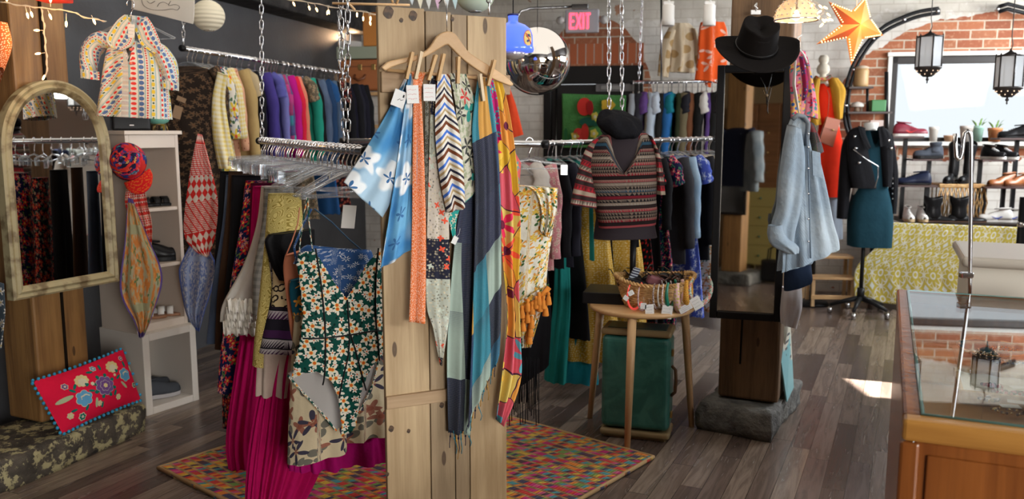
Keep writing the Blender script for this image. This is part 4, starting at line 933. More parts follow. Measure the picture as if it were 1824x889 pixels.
def ptag(px,py,w,h,ang,label,off=.066,strip=True,lines=True,red=False,proj=None,N=None,X=None):
    N=N or BNv; X=X or BX; p=(proj or bp)(px,py,off) if proj is None else proj(px,py)
    t=thing('price_tag',label,'tag',p); t.rotation_euler=(0,ang,math.atan2(X.y,X.x))
    mb=MB(); mb.box((0,0,0),(w,.0008,h)); mb.build('card',PAPER,t)
    if lines:
        mk=simple('tag_ink',(.55,.08,.06) if red else (.03,.03,.03),.7); mb=MB(); rr=random.Random(px)
        for k in range(3):
            x=-w*.38
            while x<w*.3:
                l=rr.uniform(.002,.005); mb.box((x+l/2,-.0006,h*.25-k*h*.25+rr.uniform(-.001,.001)),(l,.0004,.0011)); x+=l+.0018
        mb.build('handwriting',mk,t)
    mb=MB(); mb.tube([(0,0,h/2-.003),(.003,-.002,h/2+.012),(0,.003,h/2+.03)],.0006,4); mb.build('string',PAPER,t)
    return t
g_=ptag(711,176,.042,.052,.35,'white shop tag with a black drawing on the blue tie-dyed scarf',.068,lines=False)
mb=MB(); 
for k in range(9): mb.lathe([(0,-.0009),(.0022+.001*(k%3),-.0009),(.0022+.001*(k%3),-.0004)],8,((-.012+.0018*(k%4)),0,-.004+.0035*(k//2)),Matrix.Rotation(PI/2,3,'X'))
mb.tube([(-.004,-.0008,-.006),(.002,-.0008,.001),(.006,-.0008,-.003),(.014,-.0008,.002)],.0007,4); mb.box((.011,-.0008,.012),(.005,.0006,.009)); mb.build('drawing',BLACKP,g_)
ptag(735,168,.040,.056,-.04,'white tag with red handwriting on the orange sash',.072,red=True); ptag(765,165,.040,.052,.0,'white tag with red handwriting on the patchwork scarf',.072,red=True); ptag(810,428,.018,.026,.5,'tiny white tag dangling below the zigzag scarf',.05,lines=False)
# ======== garments on the board's far right: ruffled floral dress with tassels
FLW=fab('floral',(.72,.69,.58),(.70,.30,.05),(.75,.55,.08),17,p2=(.72,.48,.10),leaf=(.05,.13,.04),R=.40,thin=.5,bump=.012)
Yd=3.75
rd=thing('floral_dress','cream ruched dress with orange and green flowers and orange tassels','dress')
o=loft('body',[(915,330),(905,400),(905,500),(905,600),(915,620)],[(993,335),(985,400),(975,470),(972,510),(968,530)],yp(Yd),FW,FLW,rd,d=.05,nf=9,amp=.008)
drape('ruffle',[(938,332),(955,345),(965,380),(962,410)],[(993,335),(992,372),(985,400),(978,425)],yp(Yd-.07),FW,FLW,rd,nf=3,amp=.02)
drape('hem_flounce',[(920,540),(925,570),(930,620)],[(978,505),(962,560),(945,618)],yp(Yd-.06),FW,FLW,rd,nf=4,amp=.015)
TAS=fab('plain',(.68,.24,.04))
for i,(x,y) in enumerate(((977,528),(972,548),(962,540),(955,535),(948,545),(940,540),(930,552),(960,528),(947,570),(945,585),(943,598),(940,560),(968,535),(932,575))):
    p=at(x,y,Yd-.09); mb=MB(); mb.lathe([(0,.02),(.006,.018),(.0085,.010),(.006,.004),(.010,-.004),(.015,-.035),(.013,-.038),(0,-.036)],10,p); mb.build('tassel',TAS,rd)
mb=MB(); mb.tube([at(x,y,Yd-.075) for x,y in ((978,512),(960,535),(940,545),(925,555))],.012,8); mb.tube([at(x,y,Yd-.075) for x,y in ((948,575),(942,590),(938,605))],.010,8); mb.build('tassel_trim',TAS,rd)
hanger(at(943,255,Yd)-Z*.0,.1,'clip','clear plastic hanger carrying the cream floral tassel dress',None)
rail('clothes_rail','chrome rail passing behind the plank board above the tassel dress',at(612,252,4.05),at(972,257,3.72),.015)
# ======== left zone
# top of the shelf: small black speaker, green glass bowl on a stand
def on_shelf(x,y,z): return SHP(x,y,z)
T2=TZ+.022
p=on_shelf(.12,.16,T2); t=thing('speaker','small black box speaker on top of the shelf unit','speaker',p,math.atan2(SU.y,SU.x)-.5)
mb=MB(); mb.box((0,0,.055),(.20,.11,.11)); mb.build('cabinet',BLACKP,t,bevel=.012,seg=3); mb=MB(); mb.box((0,-.0565,.055),(.17,.003,.085)); mb.build('grille',BLACKM,t,bevel=.001); mb=MB(); mb.box((.0,-.059,.03),(.022,.002,.006)); mb.build('badge',PAPER,t)
p=on_shelf(.27,.12,T2); t=thing('glass_dish','pale green glass dish on a small brass stand atop the shelf','dish',p)
mb=MB(); mb.lathe([(0,.035),(.03,.035),(.055,.05),(.07,.075),(.066,.075),(.05,.054),(0,.04)],24); mb.build('dish',simple('green_glass',(.16,.42,.34),.12,0,Alpha=.85),t)
mb=MB(); mb.tube([(.04*math.cos(a/16*2*PI),.04*math.sin(a/16*2*PI),.036) for a in range(16)],.002,5,closed=True)
for k in range(3):
    a=2*PI*k/3+.3; mb.tube([(.04*math.cos(a),.04*math.sin(a),.036),(.05*math.cos(a),.05*math.sin(a),.001)],.002,5)
mb.build('stand',BRASS,t)
# ---- shoes
def shoe(P,rz,label,kind='sneaker',mat=None,sole=None,L=.27,grp=None,lace=None,logo=None,flip=1):
    t=thing({'sneaker':'sneaker','slip':'slip_on_shoe','boot':'tall_boot','ankle':'ankle_boot','sandal':'sandal','oxford':'laced_shoe'}[kind],label,'shoe' if kind not in('boot','ankle') else 'boot',P,rz,grp)
    W=lambda s:.026+.020*math.sin(PI*min(1,(1-s)*1.15+.02))**.7 if s>.0 else .03
    def Wd(s): return L/.27*(.033*(1-abs(2*s-1)**6)**.5+.012*math.sin(PI*max(0,s-.45)/.55)*(s>.45))
    sh_={'sneaker':.028,'slip':.028,'boot':.022,'ankle':.03,'sandal':.016,'oxford':.02}[kind]
    N=26; out=[]
    for i in range(N): 
        A=2*PI*i/N; s=.5-.5*math.cos(A); out.append((L*(s-.5),math.copysign(Wd(s),math.sin(A))*(abs(math.sin(A))>1e-6)))
    mb=MB(); mb.prism(out,(0,0,0),(1,0,0),(0,1,0),sh_); mb.build('sole',sole or WHITEP,t,bevel=.004)
    if kind=='boot' or kind=='ankle':
        mb=MB(); mb.box((-L*.36,0,.014),(.06,.055,.026)); mb.build('heel',sole or BLACKP,t,bevel=.003)
    if kind=='sandal':
        for x in (.04,-.01):
            mb=MB(); mb.grid(lambda u,v:Vector((x-.02+.035*v,math.cos(PI*u)*.045,sh_+.038*math.sin(PI*u))),14,2); mb.build('strap',mat,t,solid=.003)
        return t
    def H(s):
        if kind in('boot','ankle'): return .045+.055*max(0,min(1,(.62-s)/.35))+.01*math.sin(PI*s)
        if kind=='slip': return .052+.045*max(0,min(1,(.75-s)/.5))**.8
        return .045+.055*max(0,min(1,(.72-s)/.45))
    def f(u,v):
        s=.01+.98*v; a=PI*u; w=Wd(s)*.97; h=H(s)*min(1,(1-abs(2*s-1)**10))**.5
        return Vector((L*(s-.5),w*math.cos(a)*(1-.25*math.sin(a)**2),sh_-.004+h*math.sin(a)**.75))
    mb=MB(); mb.grid(f,18,26); mb.build('upper',mat,t,solid=.002)
    if kind in('boot','ankle'):
        HT=.36 if kind=='boot' else .15; mb=MB()
        def g(u,v):
            a=2*PI*u; r=.040+.018*v*(kind=='boot')+.004*math.sin(v*9); top=.018*math.cos(2*a)*(v>.95)*(kind=='boot')
            return Vector((-L*.20+r*1.15*math.cos(a)-.01*v,r*math.sin(a)*.9,.055+(HT-.055)*v+top+.003*math.sin(v*30+a)))
        mb.grid(g,24,14,wrap=True); mb.build('shaft',mat,t,solid=.003)
    else:
        mb=MB(); mb.tube([(-L*.20+.062*math.cos(2*PI*k/18),.024*math.sin(2*PI*k/18),sh_+H(.25)-.004-.006*math.cos(2*PI*k/18)) for k in range(18)],.006,6,closed=True); mb.build('collar',mat,t)
        mb=MB(); mb.lathe([(0,0),(.06,0),(.056,.003),(0,.004)],18,(-L*.20,0,sh_+H(.25)-.006),None,1,.38); mb.build('dark_opening',BLACKM,t)  # black disc stands in for the shade inside the shoe opening
    if kind in('sneaker','oxford','ankle'):
        mb=MB()
        for k in range(4):
            s=.48+.06*k; z=sh_+H(s)*.93; mb.tube([(L*(s-.5),-.018,z-.004),(L*(s-.5)+.004,0,z+.004),(L*(s-.5),.018,z-.004)],.0028,5)
        mb.build('laces',lace or WHITEP,t)
    if logo:
        for sd in (-1,1):
            pts=[(-.055,.055),(-.02,.034),(.0,.032),(.05,.062),(.005,.043),(-.02,.044),(-.035,.055)]
            mb=MB(); V=[]
            for x,z in pts: V.append((x,sd*(Wd(x/L+.5)*.97+.002),z))
            n=len(V); V+= [(a,b+sd*.0025,c) for a,b,c in V]; mb.add(V,[tuple(range(n)),tuple(range(n,2*n))]+[(i,(i+1)%n,n+(i+1)%n,n+i) for i in range(n)]); mb.build('swoosh_mark',logo,t)
    return t
BLEA=simple('black_leather',(.012,.012,.013),.3); GREYF=fab('plain',(.06,.065,.075)); LGS=simple('light_sole',(.38,.36,.36),.6); BRL=simple('brown_leather',(.30,.10,.03),.35); NAVL=simple('navy_leather',(.015,.02,.045),.4); WHL=simple('white_leather',(.68,.66,.62),.4)
sa_=math.atan2(SU.y,SU.x)
shoe(on_shelf(.16,.14,t_ if False else .044),sa_-.35,'grey slip-on shoe in the bottom cube of the shelf unit, in front','slip',GREYF,LGS,.29)
shoe(on_shelf(.20,.27,.044),sa_-.30,'grey slip-on shoe in the bottom cube of the shelf unit, behind its mate','slip',GREYF,LGS,.29)
shoe(on_shelf(.17,.20,SZ[0]+.006),sa_-.9,'tan soled sandal with white straps on the second lowest shelf','sandal',WHL,simple('tan_sole',(.30,.14,.07),.5),.24)
shoe(on_shelf(.27,.17,SZ[0]+.006),sa_-.7,'second tan soled white strap sandal, nearer the shelf side','sandal',WHL,simple('tan_sole2',(.30,.14,.07),.5),.24)
shoe(on_shelf(.14,.2,.847),sa_-.3,'black flat shoe on the middle shelf at left','slip',BLEA,BLACKP,.24); shoe(on_shelf(.25,.17,.847),sa_-.5,'black flat shoe on the middle shelf at right','slip',BLEA,BLACKP,.24)
shoe(on_shelf(.17,.2,1.172),sa_-.5,'black sandal on the top open shelf at left','sandal',BLEA,BLACKP,.24); shoe(on_shelf(.27,.17,1.172),sa_-.3,'black sandal on the top open shelf at right','sandal',BLEA,BLACKP,.24)
p=on_shelf(.06,.25,.847); t=tag(MB().box((0,0,.07),(.05,.02,.14)).build('shoe_card',PAPER,bevel=.001),'pale card standing behind the black flats on the shelf','card'); t.location=p; t.rotation_euler=(0,0,sa_)
# ---- pillow
hN=Vector((PU.y,-PU.x,0)); 
B0=onz(98,777,SL+.006); B1=onz(238,716,SL+.012); ud=(B1-B0); ud=Vector((ud.x,ud.y,0)).normalized(); pn=(Vector((ud.y,-ud.x,0))*math.cos(.35)+Z*math.sin(.35)).normalized()
T0=hit(45,684,B0,pn); T1=hit(206,626,B0,pn)
PK=fab('plain',(.74,.012,.055),bump=.008)
def psurf(u,v,o=0,s=1):
    q=B0.lerp(B1,u).lerp(T0.lerp(T1,u),v); k=(max(0,math.sin(PI*u))**.55)*(max(0,math.sin(PI*v))**.55); e=-.02*math.sin(PI*u)*(1-2*v)*-1
    return q+pn*(s*.055*k+.05+o)+(T0-B0).normalized()*(.012*math.sin(PI*u)*(1-2*v))
pil=thing('pillow','red rectangular pillow with embroidered flowers and blue pompom edging','pillow')
mb=MB(); mb.grid(lambda u,v:psurf(u,v),36,24); mb.grid(lambda u,v:psurf(u,v,0,-1),36,24); mb.build('cushion',PK,pil)
PB=fab('plain',(.05,.32,.55)); 
def pom(u,v):
    mb=MB(); c=psurf(u,v); c2=psurf(.5,.5); c=c+(c-(B0+T1)/2-pn*.05).normalized()*.009
    mb.lathe([(0,.008),(.005,.007),(.0078,.002),(.008,-.002),(.005,-.007),(0,-.008)],8,c); mb.build('pompom',PB,pil)
for i in range(19): pom((i+.3)/19,1.0); pom((i+.6)/19,0.0)
for i in range(11): pom(0,(i+.5)/11)
for i in range(5): pom(1,(i+.5)/5)
AR=(T0-B0).length/(B1-B0).length
def patch(uc,vc,r,mat,n=5,dep=.25,rot=0,o=.002,sx=1,nm='embroidery',sy=1):
    N=n*8; V=[psurf(uc,vc,o)];
    for i in range(N):
        a=2*PI*i/N; q=r*(1-dep+dep*abs(math.cos(n*a/2))); x=q*math.cos(a)*sx; y=q*math.sin(a)*sy; X=x*math.cos(rot)-y*math.sin(rot); Y=x*math.sin(rot)+y*math.cos(rot)
        V.append(psurf(uc+X,vc+Y/AR,o))
    mb=MB(); mb.add(V,[(0,1+i,1+(i+1)%N) for i in range(N)]); return mb.build(nm,mat,pil,solid=.002)
CC={k:fab('plain',c) for k,c in dict(p=(.17,.08,.25),l=(.42,.38,.42),b=(.12,.36,.58),y=(.70,.58,.28),g=(.01,.16,.12),s=(.42,.50,.30),w=(.66,.62,.45)).items()}
for a in range(8): patch(.555+.105*math.cos(a*PI/4+.3),.50+.105*math.sin(a*PI/4+.3)/AR,.03,CC['g'],2,.6,a*PI/4+.3,.0015)
patch(.555,.50,.107,CC['l'],8,.18,0,.0022); patch(.555,.50,.10,CC['p'],8,.18,0,.0032); patch(.555,.50,.062,CC['l'],7,.2,.3,.0042); patch(.555,.50,.056,CC['p'],7,.2,.3,.005); patch(.555,.50,.025,CC['y'],6,.3,0,.006)
for uc,vc,r,rot in ((.36,.74,.075,.4),(.74,.78,.075,.2)):
    patch(uc,vc,r,CC['y'],9,.16,rot,.0022,1,'embroidery',.85); patch(uc,vc-.03,r*.6,CC['w'],7,.2,rot,.0032); patch(uc+.02,vc-.10,.022,CC['g'],3,.4,0,.004)
for uc,vc,r in ((.30,.42,.088),(.85,.55,.075)):
    patch(uc,vc,r,CC['w'],6,.2,.2,.0022); patch(uc,vc,r*.94,CC['b'],6,.22,.2,.003); patch(uc+.01,vc+.02,r*.55,CC['w'],5,.2,0,.004,1,'embroidery',.6); patch(uc+.01,vc+.0,r*.48,CC['b'],5,.2,0,.005,1,'embroidery',.6)
for uc,vc,r,m_ in ((.19,.74,.034,'p'),(.12,.22,.034,'y'),(.23,.12,.042,'g'),(.44,.22,.030,'y'),(.68,.20,.032,'y'),(.54,.88,.032,'b'),(.90,.86,.026,'p'),(.94,.30,.030,'g'),(.44,.62,.02,'w'),(.72,.62,.016,'y')):
    patch(uc,vc,r,CC['w'],6,.25,0,.002); patch(uc,vc,r*.8,CC[m_],6,.3,0,.003); patch(uc,vc,r*.35,CC['w'],5,.3,0,.004)
for uc,vc,ln,rot in ((.13,.52,.085,.1),(.41,.26,.05,1.3),(.79,.38,.05,-1.0),(.97,.62,.03,1.5)): patch(uc,vc,ln,CC['s'],2,.0,rot,.0026,1,'embroidery',.28)
for uc,vc,rot in ((.23,.62,-.8),(.27,.68,.9),(.45,.46,.3),(.40,.50,-.4),(.48,.84,-.3),(.61,.86,1.3),(.75,.56,.5),(.30,.24,.9),(.17,.28,0),(.47,.18,1.2),(.90,.74,1.5),(.65,.30,1)): patch(uc,vc,.032,CC['g'],2,.0,rot,.002,1,'embroidery',.4)
# ---- child's blouse in front of the shelf top
m=MT('blouse_print'); u,v=m.uv; k=(u/.0235); ki=k.floor().mod(5); fx=k.fract()-.5; base_=(.70,.66,.58)
def cellpat(sel,sp,r,c,col,yy=0,sq=1):
    fy=((v/.0235+yy)/sp).fract()-.5; fy=fy*sp; d=(fx*fx+fy*fy*sq).sqrt(); return m.mix(ki.lt(sel+.5)*ki.gt(sel-.5)*d.lt(r),c,col)
c=m.col(base_); c=cellpat(0,1.0,.30,c,(.70,.04,.03)); c=cellpat(1,1.05,.42,c,(.08,.15,.35),.4); c=cellpat(3,1.5,.42,c,(.75,.52,.04),.2); c=cellpat(3,1.5,.2,c,(.05,.13,.06),.95); c=cellpat(2,.5,.17,c,(.62,.04,.03))
c=m.mix((fx+.42).abs().lt(.09),c,(.25,.42,.42)); c=m.mix((fx-.36).abs().lt(.04)*ki.gt(1.5),c,(.30,.48,.46)); m.bump(m.noise(12,3),.008); BLOU=m.out(c,.85)
Yb=4.12
bl=thing('child_blouse','puff sleeved child blouse printed with hearts, pears and blue flowers','blouse',(0,0,0))
rw=math.radians(-5)
loft('body',[(215,72),(196,84),(188,104),(180,150),(171,206)],[(262,76),(276,92),(288,112),(298,160),(305,213)],yp(Yb),FW,BLOU,bl,d=.06,nf=8,amp=.010,vneck=(.22,.10))
for nm,pts,rr in (('sleeve',[(205,78),(180,72),(162,92),(158,118),(158,131)],[.045,.062,.062,.055,.045]),('sleeve',[(272,82),(285,92),(299,115),(305,140),(306,150)],[.04,.055,.060,.052,.04])):
    mb=MB(); P=resamp(pts,12); mb.tube([at(q.x,q.y,Yb+.01) for q in P],.05,18,rr=[lin([(i/4,rr[i]) for i in range(5)],k/12) for k in range(13)],flat=.7); mb.build(nm,BLOU,bl)
for pts,rr in (([(144,130),(176,134)],0),([(289,149),(318,153)],0)):
    a,b=at(*pts[0],Yb-.045),at(*pts[1],Yb-.045); drape('cuff',[(pts[0][0],pts[0][1]-6),(pts[0][0]+1,pts[0][1]+9)],[(pts[1][0],pts[1][1]-6),(pts[1][0],pts[1][1]+9)],yp(Yb-.04),FW,BLOU,bl,nf=1,amp=.004,solid=.012)
for L_,R_ in (([(222,26),(208,38),(190,66),(197,84)],[(240,52),(240,60),(236,80),(215,90)]),([(240,52),(244,62),(252,80),(275,96)],[(262,30),(272,45),(284,72),(288,88)])):
    drape('collar',L_,R_,yp(Yb-.075),FW,BLOU,bl,nf=1,amp=.005,solid=.004,uo=(.01,.02))
drape('inner_neck',[(222,26),(232,55)],[(262,30),(252,60)],yp(Yb+.02),FW,BLOU,bl,nf=1,amp=.003)
for y in (88,113,140,166):
    q=at(233,y,Yb-.07); mb=MB(); mb.lathe([(0,-.003),(.007,-.003),(.007,.003),(0,.003)],12,q,Matrix.Rotation(PI/2,3,'X')); mb.build('button',simple('coral_button',(.75,.15,.10),.4),bl)
hanger(at(233,20,Yb)+Z*.03,.0,'top','clear hanger inside the child blouse neck',None)
ptag(234,55,.03,.06,.1,'small white price tag at the child blouse neck',proj=yp(Yb-.10),N=FW,X=Vector((1,0,0)))
# ---- cap
capm=fab('blotch',((.50,.02,.02),(.01,.012,.06),(.55,.03,.02),(.01,.01,.03),(.02,.04,.18)),16,rough=.6)
cpp=at(228,288,4.42); cap=thing('cap','red and navy flower print baseball cap hung on the shelf corner','cap',cpp); cap.rotation_euler=(math.radians(62),math.radians(-30),math.radians(12))
mb=MB(); mb.grid(lambda u,v:Vector((.092*math.cos(2*PI*u)*math.cos(v*PI/2)**.8,.105*math.sin(2*PI*u)*math.cos(v*PI/2)**.8,.095*math.sin(v*PI/2)-.01)),36,12,wrap=True); mb.build('crown',capm,cap,solid=.003)
mb=MB(); mb.grid(lambda u,v:Vector((math.sin((u-.5)*2.5)*(.078+.0*v),-.075-(.105)*v*math.cos((u-.5)*2.6)**.8-(.02)*math.cos((u-.5)*2.5),-.008-.018*abs(u-.5)**2*4)),20,8); mb.build('brim',fab('floral',(.62,.015,.02),(.70,.28,.03),(.6,.4,.05),10,R=.36,thin=.3),cap,solid=.004)
mb=MB(); mb.lathe([(0,.007),(.006,.005),(.007,0)],10,(0,0,.084)); mb.build('top_button',PK,cap)
# ---- scarves on the shelf
def lscarf(label,L,Rr,Y,mat,**k): return tag(drape('scarf',L,Rr,yp(Y),Vector((.3,-.95,0)),mat,**k),label,'scarf')
REDW=fab('diamond',(.62,.03,.025),(.68,.58,.50),15); REDW2=fab('bands',((.60,.04,.03),(.60,.20,.14),(.62,.05,.04),(.50,.03,.02)),.05,mark=(.70,.60,.50),line=(.55,.03,.02))
lscarf('red and white striped scarf hanging right under the cap',[(226,328),(223,365),(240,410),(262,455)],[(256,325),(262,360),(271,400),(270,452)],4.47,REDW2,nf=2.5,amp=.016)
FRM=fab('frame',(.12,.08,.28),(.42,.40,.26),(.55,.20,.05),(.10,.20,.08),(.65,.30,.08),(.36,.36,.22)); FRM2=fab('frame',(.10,.16,.48),(.45,.47,.52),(.14,.20,.42),(.12,.18,.45),(.45,.47,.55),(.30,.36,.52),s=26)
lscarf('sage and orange silk scarf with a purple border knotted on the shelf',[(228,352),(222,430),(214,518),(240,575),(248,602)],[(236,355),(262,420),(289,492),(272,560),(256,600)],4.42,FRM,nf=2,amp=.02,uv=lambda u,v:(.5+(u-.5)*.98,1-v))
lscarf('red and white diamond check scarf on the right shelf edge',[(352,238),(338,310),(327,410),(345,445),(366,458)],[(360,240),(376,300),(388,360),(383,420),(370,458)],4.72,REDW,nf=2.2,amp=.018,uo=(.1,.05))
lscarf('pale blue and white scarf with a violet border below the red diamond scarf',[(345,425),(322,470),(319,495),(332,560),(350,588)],[(362,428),(378,455),(386,485),(366,550),(355,590)],4.74,FRM2,nf=2.2,amp=.018,uv=lambda u,v:(u,1-v))
# ---- orange dotted garment and grey cloth cut by the left edge
loftL=loft('garment',[(-60,30),(-60,120),(-60,230)],[(10,40),(18,80),(4,120)],yp(3.6),FW,fab('dots',(.40,.10,.03),(.75,.45,.3),60,r=.28),None,d=.05,nf=4); tag(loftL,'rust coloured dotted garment cut off by the upper left edge','garment')
tag(drape('hanging_cloth',[(-60,480),(-60,560),(-60,640)],[(8,505),(12,560),(6,620)],yp(3.7),FW,fab('floral',(.06,.08,.10),(.55,.52,.48),(.4,.3,.1),22),None,nf=2,amp=.015),'patterned blue cloth cut off by the left edge below the mirror','cloth')
# ---- fairy lights
def fairy(label,pts,proj_,drops,r=.0022,parent=None):
    t=thing('string_lights',label,'string lights'); P=resamp(pts,30); mb=MB(); mb.tube([proj_(q.x,q.y) for q in P],r,6); mb.tube([proj_(q.x+2*math.sin(i),q.y+1.5*math.cos(i*1.3)) for i,q in enumerate(P)],r,6); mb.build('wire',simple('white_wire',(.55,.48,.38),.5),t)
    for x,y,dx,dy in drops:
        a=proj_(x,y); b=proj_(x+dx,y+dy); mb=MB(); mb.tube([a,b],r*.8,5); mb.build('lead',simple('white_wire2',(.55,.48,.38),.5),t)
        mb=MB(); d=(b-a).normalized(); mb.tube([b,b+d*.008,b+d*.018,b+d*.024],.004,8,rr=[.003,.0048,.004,.0012]); mb.build('bulb',BULB,t)
    return t
fairy('fairy light string stretched across the left post and behind the blouse',[(0,3),(40,10),(75,14),(125,20),(150,30),(190,38)],yp(3.7),[(45,11,3,12),(52,11,3,10),(85,17,3,8),(118,24,0,14),(163,27,3,7),(90,12,0,-8),(12,4,0,-2)])
fairy('fairy light strand hanging down the left post to the mirror top',[(73,14),(78,40),(79,60),(82,90),(84,115),(81,138)],yp(3.78),[(78,54,-8,0),(80,94,-8,1),(81,132,-1,2)])
fl0=lamp('fairy_glow','POINT',at(88,60,3.60),(0,0,0),3.2,(1,.55,.22)); fl0.data.shadow_soft_size=.1
for x,y in ((40,64),(30,66),(45,68)): pass
tag(MB().box((0,0,0),(.12,.10,.10)).build('red_box',simple('red_plastic',(.55,.03,.02),.4),bevel=.006),'red box just showing at the top edge over the left post','box').location=at(95,-18,3.75)
# ---- tote flag and lantern
fl_=thing('cloth_banner','off-white cotton banner with a black line drawing at the top edge','banner')
drape('cloth',[(235,-60),(234,10),(233,14)],[(348,-60),(346,20),(344,43)],yp(4.6),FW,simple('canvas',(.52,.48,.42),.9),fl_,nf=1.5,amp=.006,seed=3)
for pts in ([(252,0),(256,10),(270,17),(290,18),(306,16),(316,18),(320,12),(312,8),(300,10),(304,2)],[(262,2),(268,6),(276,2)],[(280,12),(284,6),(292,4),(300,8)]):
    mb=MB(); mb.tube([at(q.x,q.y,4.57) for q in resamp(pts,24)],.0026,6,flat=.4); mb.build('drawing',BLACKP,fl_)
PL=MT('lantern_paper'); PL.bump((PL.ob[2]*260).sin(),.002); PLM=PL.out((.60,.55,.42),.8,Emission_Color=(1,.85,.6),Emission_Strength=.06)
def lantern(label,px,py,Y,r):
    t=thing('paper_lantern',label,'lantern',at(px,py,Y)); mb=MB(); mb.lathe([(r*math.sin(PI*k/20)+.0001,-r*.95*math.cos(PI*k/20)) for k in range(2,19)],32); mb.build('shade',PLM,t,solid=.001)
    for z_ in (-r*.9,r*.9): 
        mb=MB(); mb.tube([(r*.31*math.cos(a*PI/8),r*.31*math.sin(a*PI/8),z_) for a in range(16)],.003,5,closed=True); mb.build('wire_ring',STEEL,t)
    mb=MB(); mb.tube([(0,0,r*.9),(0,0,3.1-at(px,py,Y).z)],.0012,5); mb.build('cord',PAPER,t); return t
lantern('cream round paper lantern beside the cotton banner',371,28,5.3,.098)
# ======== left wall rail
G0=at(325,86,5.35); G1=at(617,131,7.7)
rail('clothes_rail','long chrome clothes rail hung on chains along the dark left wall',G0,G1,.016)
chain('short steel chain holding the near end of the left wall rail',at(327,-40,5.45),at(327,84,5.45)+Z*.02); chain('steel chain holding the far end of the left wall rail',at(603,20,7.55),at(605,122,7.55))
pl_=lambda *c,**k: fab('plain',c,**k)
LR=[('maxi',fab('floral',(.035,.025,.020),(.16,.10,.06),(.2,.1,.05),28),'dark brown printed dress'),
('maxi',fab('floral',(.70,.66,.58),(.70,.50,.06),(.7,.1,.05),9,p2=(.08,.12,.20),leaf=(.08,.16,.08)),'cream flowered long dress'),
('maxi',fab('check',(.70,.55,.16),(.72,.66,.50),38),'yellow gingham long dress'),
('top',fab('dots',(.66,.35,.22),(.30,.08,.05),22,r=.12),'peach embroidered blouse'),
('jacket',pl_(.42,.30,.13),'tan long coat'),('dress',pl_(.45,.36,.22),'beige long dress'),('top',BLKM,'plain black top'),('sleeveless',fab('stripe',(.45,.44,.42),(.06,.06,.07),26),'grey and black tunic'),
('jacket',pl_(.055,.04,.20),'deep violet jacket'),('dress',pl_(.10,.10,.34),'periwinkle dress'),('top',pl_(.16,.16,.40),'lavender blue top'),
('top',fab('plaid',((.42,.02,.18),(.03,.22,.30),(.30,.02,.12),(.05,.05,.2)),22,14,seed=4),'magenta and teal colour block blouse'),
('jacket',pl_(.42,.01,.20),'bright magenta blouse'),('top',pl_(.62,.02,.05),'scarlet top'),('top',pl_(.68,.22,.14),'salmon top'),('dress',fab('floral',(.12,.10,.07),(.35,.28,.18),(.3,.1,.05),26),'olive leaf print dress'),
('jacket',pl_(.02,.28,.20),'emerald green cardigan'),('top',BLKM,'black blouse'),('jacket',DEN,'dark denim jacket'),('jacket',pl_(.02,.05,.12),'navy long jacket'),('dress',pl_(.02,.08,.22),'royal blue dress'),('jacket',fab('denim',(.03,.06,.12),(.05,.10,.17)),'washed denim shirt'),
('top',BLKM,'black top with thin straps'),('dress',fab('floral',BLK,(.3,.04,.04),(.4,.3,.1),26),'black dress with red specks'),('jacket',BLKM,'black blazer'),('top',pl_(.01,.01,.02),'midnight top'),('jacket',BLKM,'black long coat'),('top',pl_(.02,.02,.03),'charcoal top'),('jacket',pl_(.012,.012,.02),'ink blue coat'),('jacket',BLKM,'last black coat')]
rack(G0,G1,LR,'on the left wall rail','clothes on the left wall rail',5,extra=26)
# front garments of that rail: paper tags, ruffle
for px,py,w,h,a in ((323,177,.055,.028,.4),(316,200,.05,.075,.3)):
    t=ptag(px,py,w,h,a,'brown card tag on the dark dress by the shelf, '+('upper one' if py<190 else 'lower one'),proj=yp(5.0),N=FW,X=Vector((1,0,0)),lines=False)
    for c_ in t.children: c_.data.materials[0]=simple('kraft_card',(.30,.19,.11),.8)
o=loft('body',[(388,128),(378,180),(380,240),(392,300)],[(405,135),(400,180),(408,240),(418,300)],yp(5.1),FW,fab('check',(.70,.55,.16),(.72,.66,.50),38),None,d=.04,nf=4,amp=.02,seed=9); o.name='ruffled_sleeve'; tag(o,'yellow gingham ruffled sleeve sticking out of the left wall rail','sleeve')
for j_,(px,lab) in enumerate(((345,'first'),(352,'second'),(370,'third'))):
    pass
# ---------------- far left corner: shelves with cases
SCX=Vector((.986,-.167,0)).normalized()
sf=thing('wall_shelf','pale wooden wall shelves behind the board holding vintage cases','shelf',at(585,168,8.05),math.atan2(SCX.y,SCX.x))
for dz in (0,-.30):
    mb=MB(); mb.box((.40,.08,dz),(.95,.34,.03)); mb.build('shelf_board',W_BEECHX,sf,bevel=.003)
for x in (.0,.8):
    mb=MB(); mb.box((x,.2,-.25),(.03,.03,.9)); mb.build('upright',W_BEECH,sf,bevel=.003)
zS=at(585,168,8.05).z+.016
def onS(px,Y=8.0): p=at(px,160,Y); p.z=zS; return p
cs_=thing('vintage_suitcase','orange-brown leather suitcase with a curved handle on the back shelf','suitcase',onS(648,7.95),-.17)
mb=MB(); mb.box((0,0,.15),(.42,.18,.28)); mb.build('shell',simple('tan_case',(.38,.13,.045),.4),cs_,bevel=.02,seg=3)
mb=MB(); mb.box((0,-.0,.225),(.425,.184,.008)); mb.build('seam',simple('case_trim',(.14,.05,.02),.5),cs_)
mb=MB(); mb.tube([(-.05,-.09,.15),(-.045,-.12,.12),(0,-.13,.10),(.045,-.12,.12),(.05,-.09,.15)],.011,8); mb.build('handle',simple('case_trim2',(.16,.05,.02),.5),cs_)
for x in (-.13,0,.13):
    mb=MB(); mb.box((x,-.093,.22),(.035,.008,.05)); mb.build('latch',BRASS,cs_,bevel=.002)
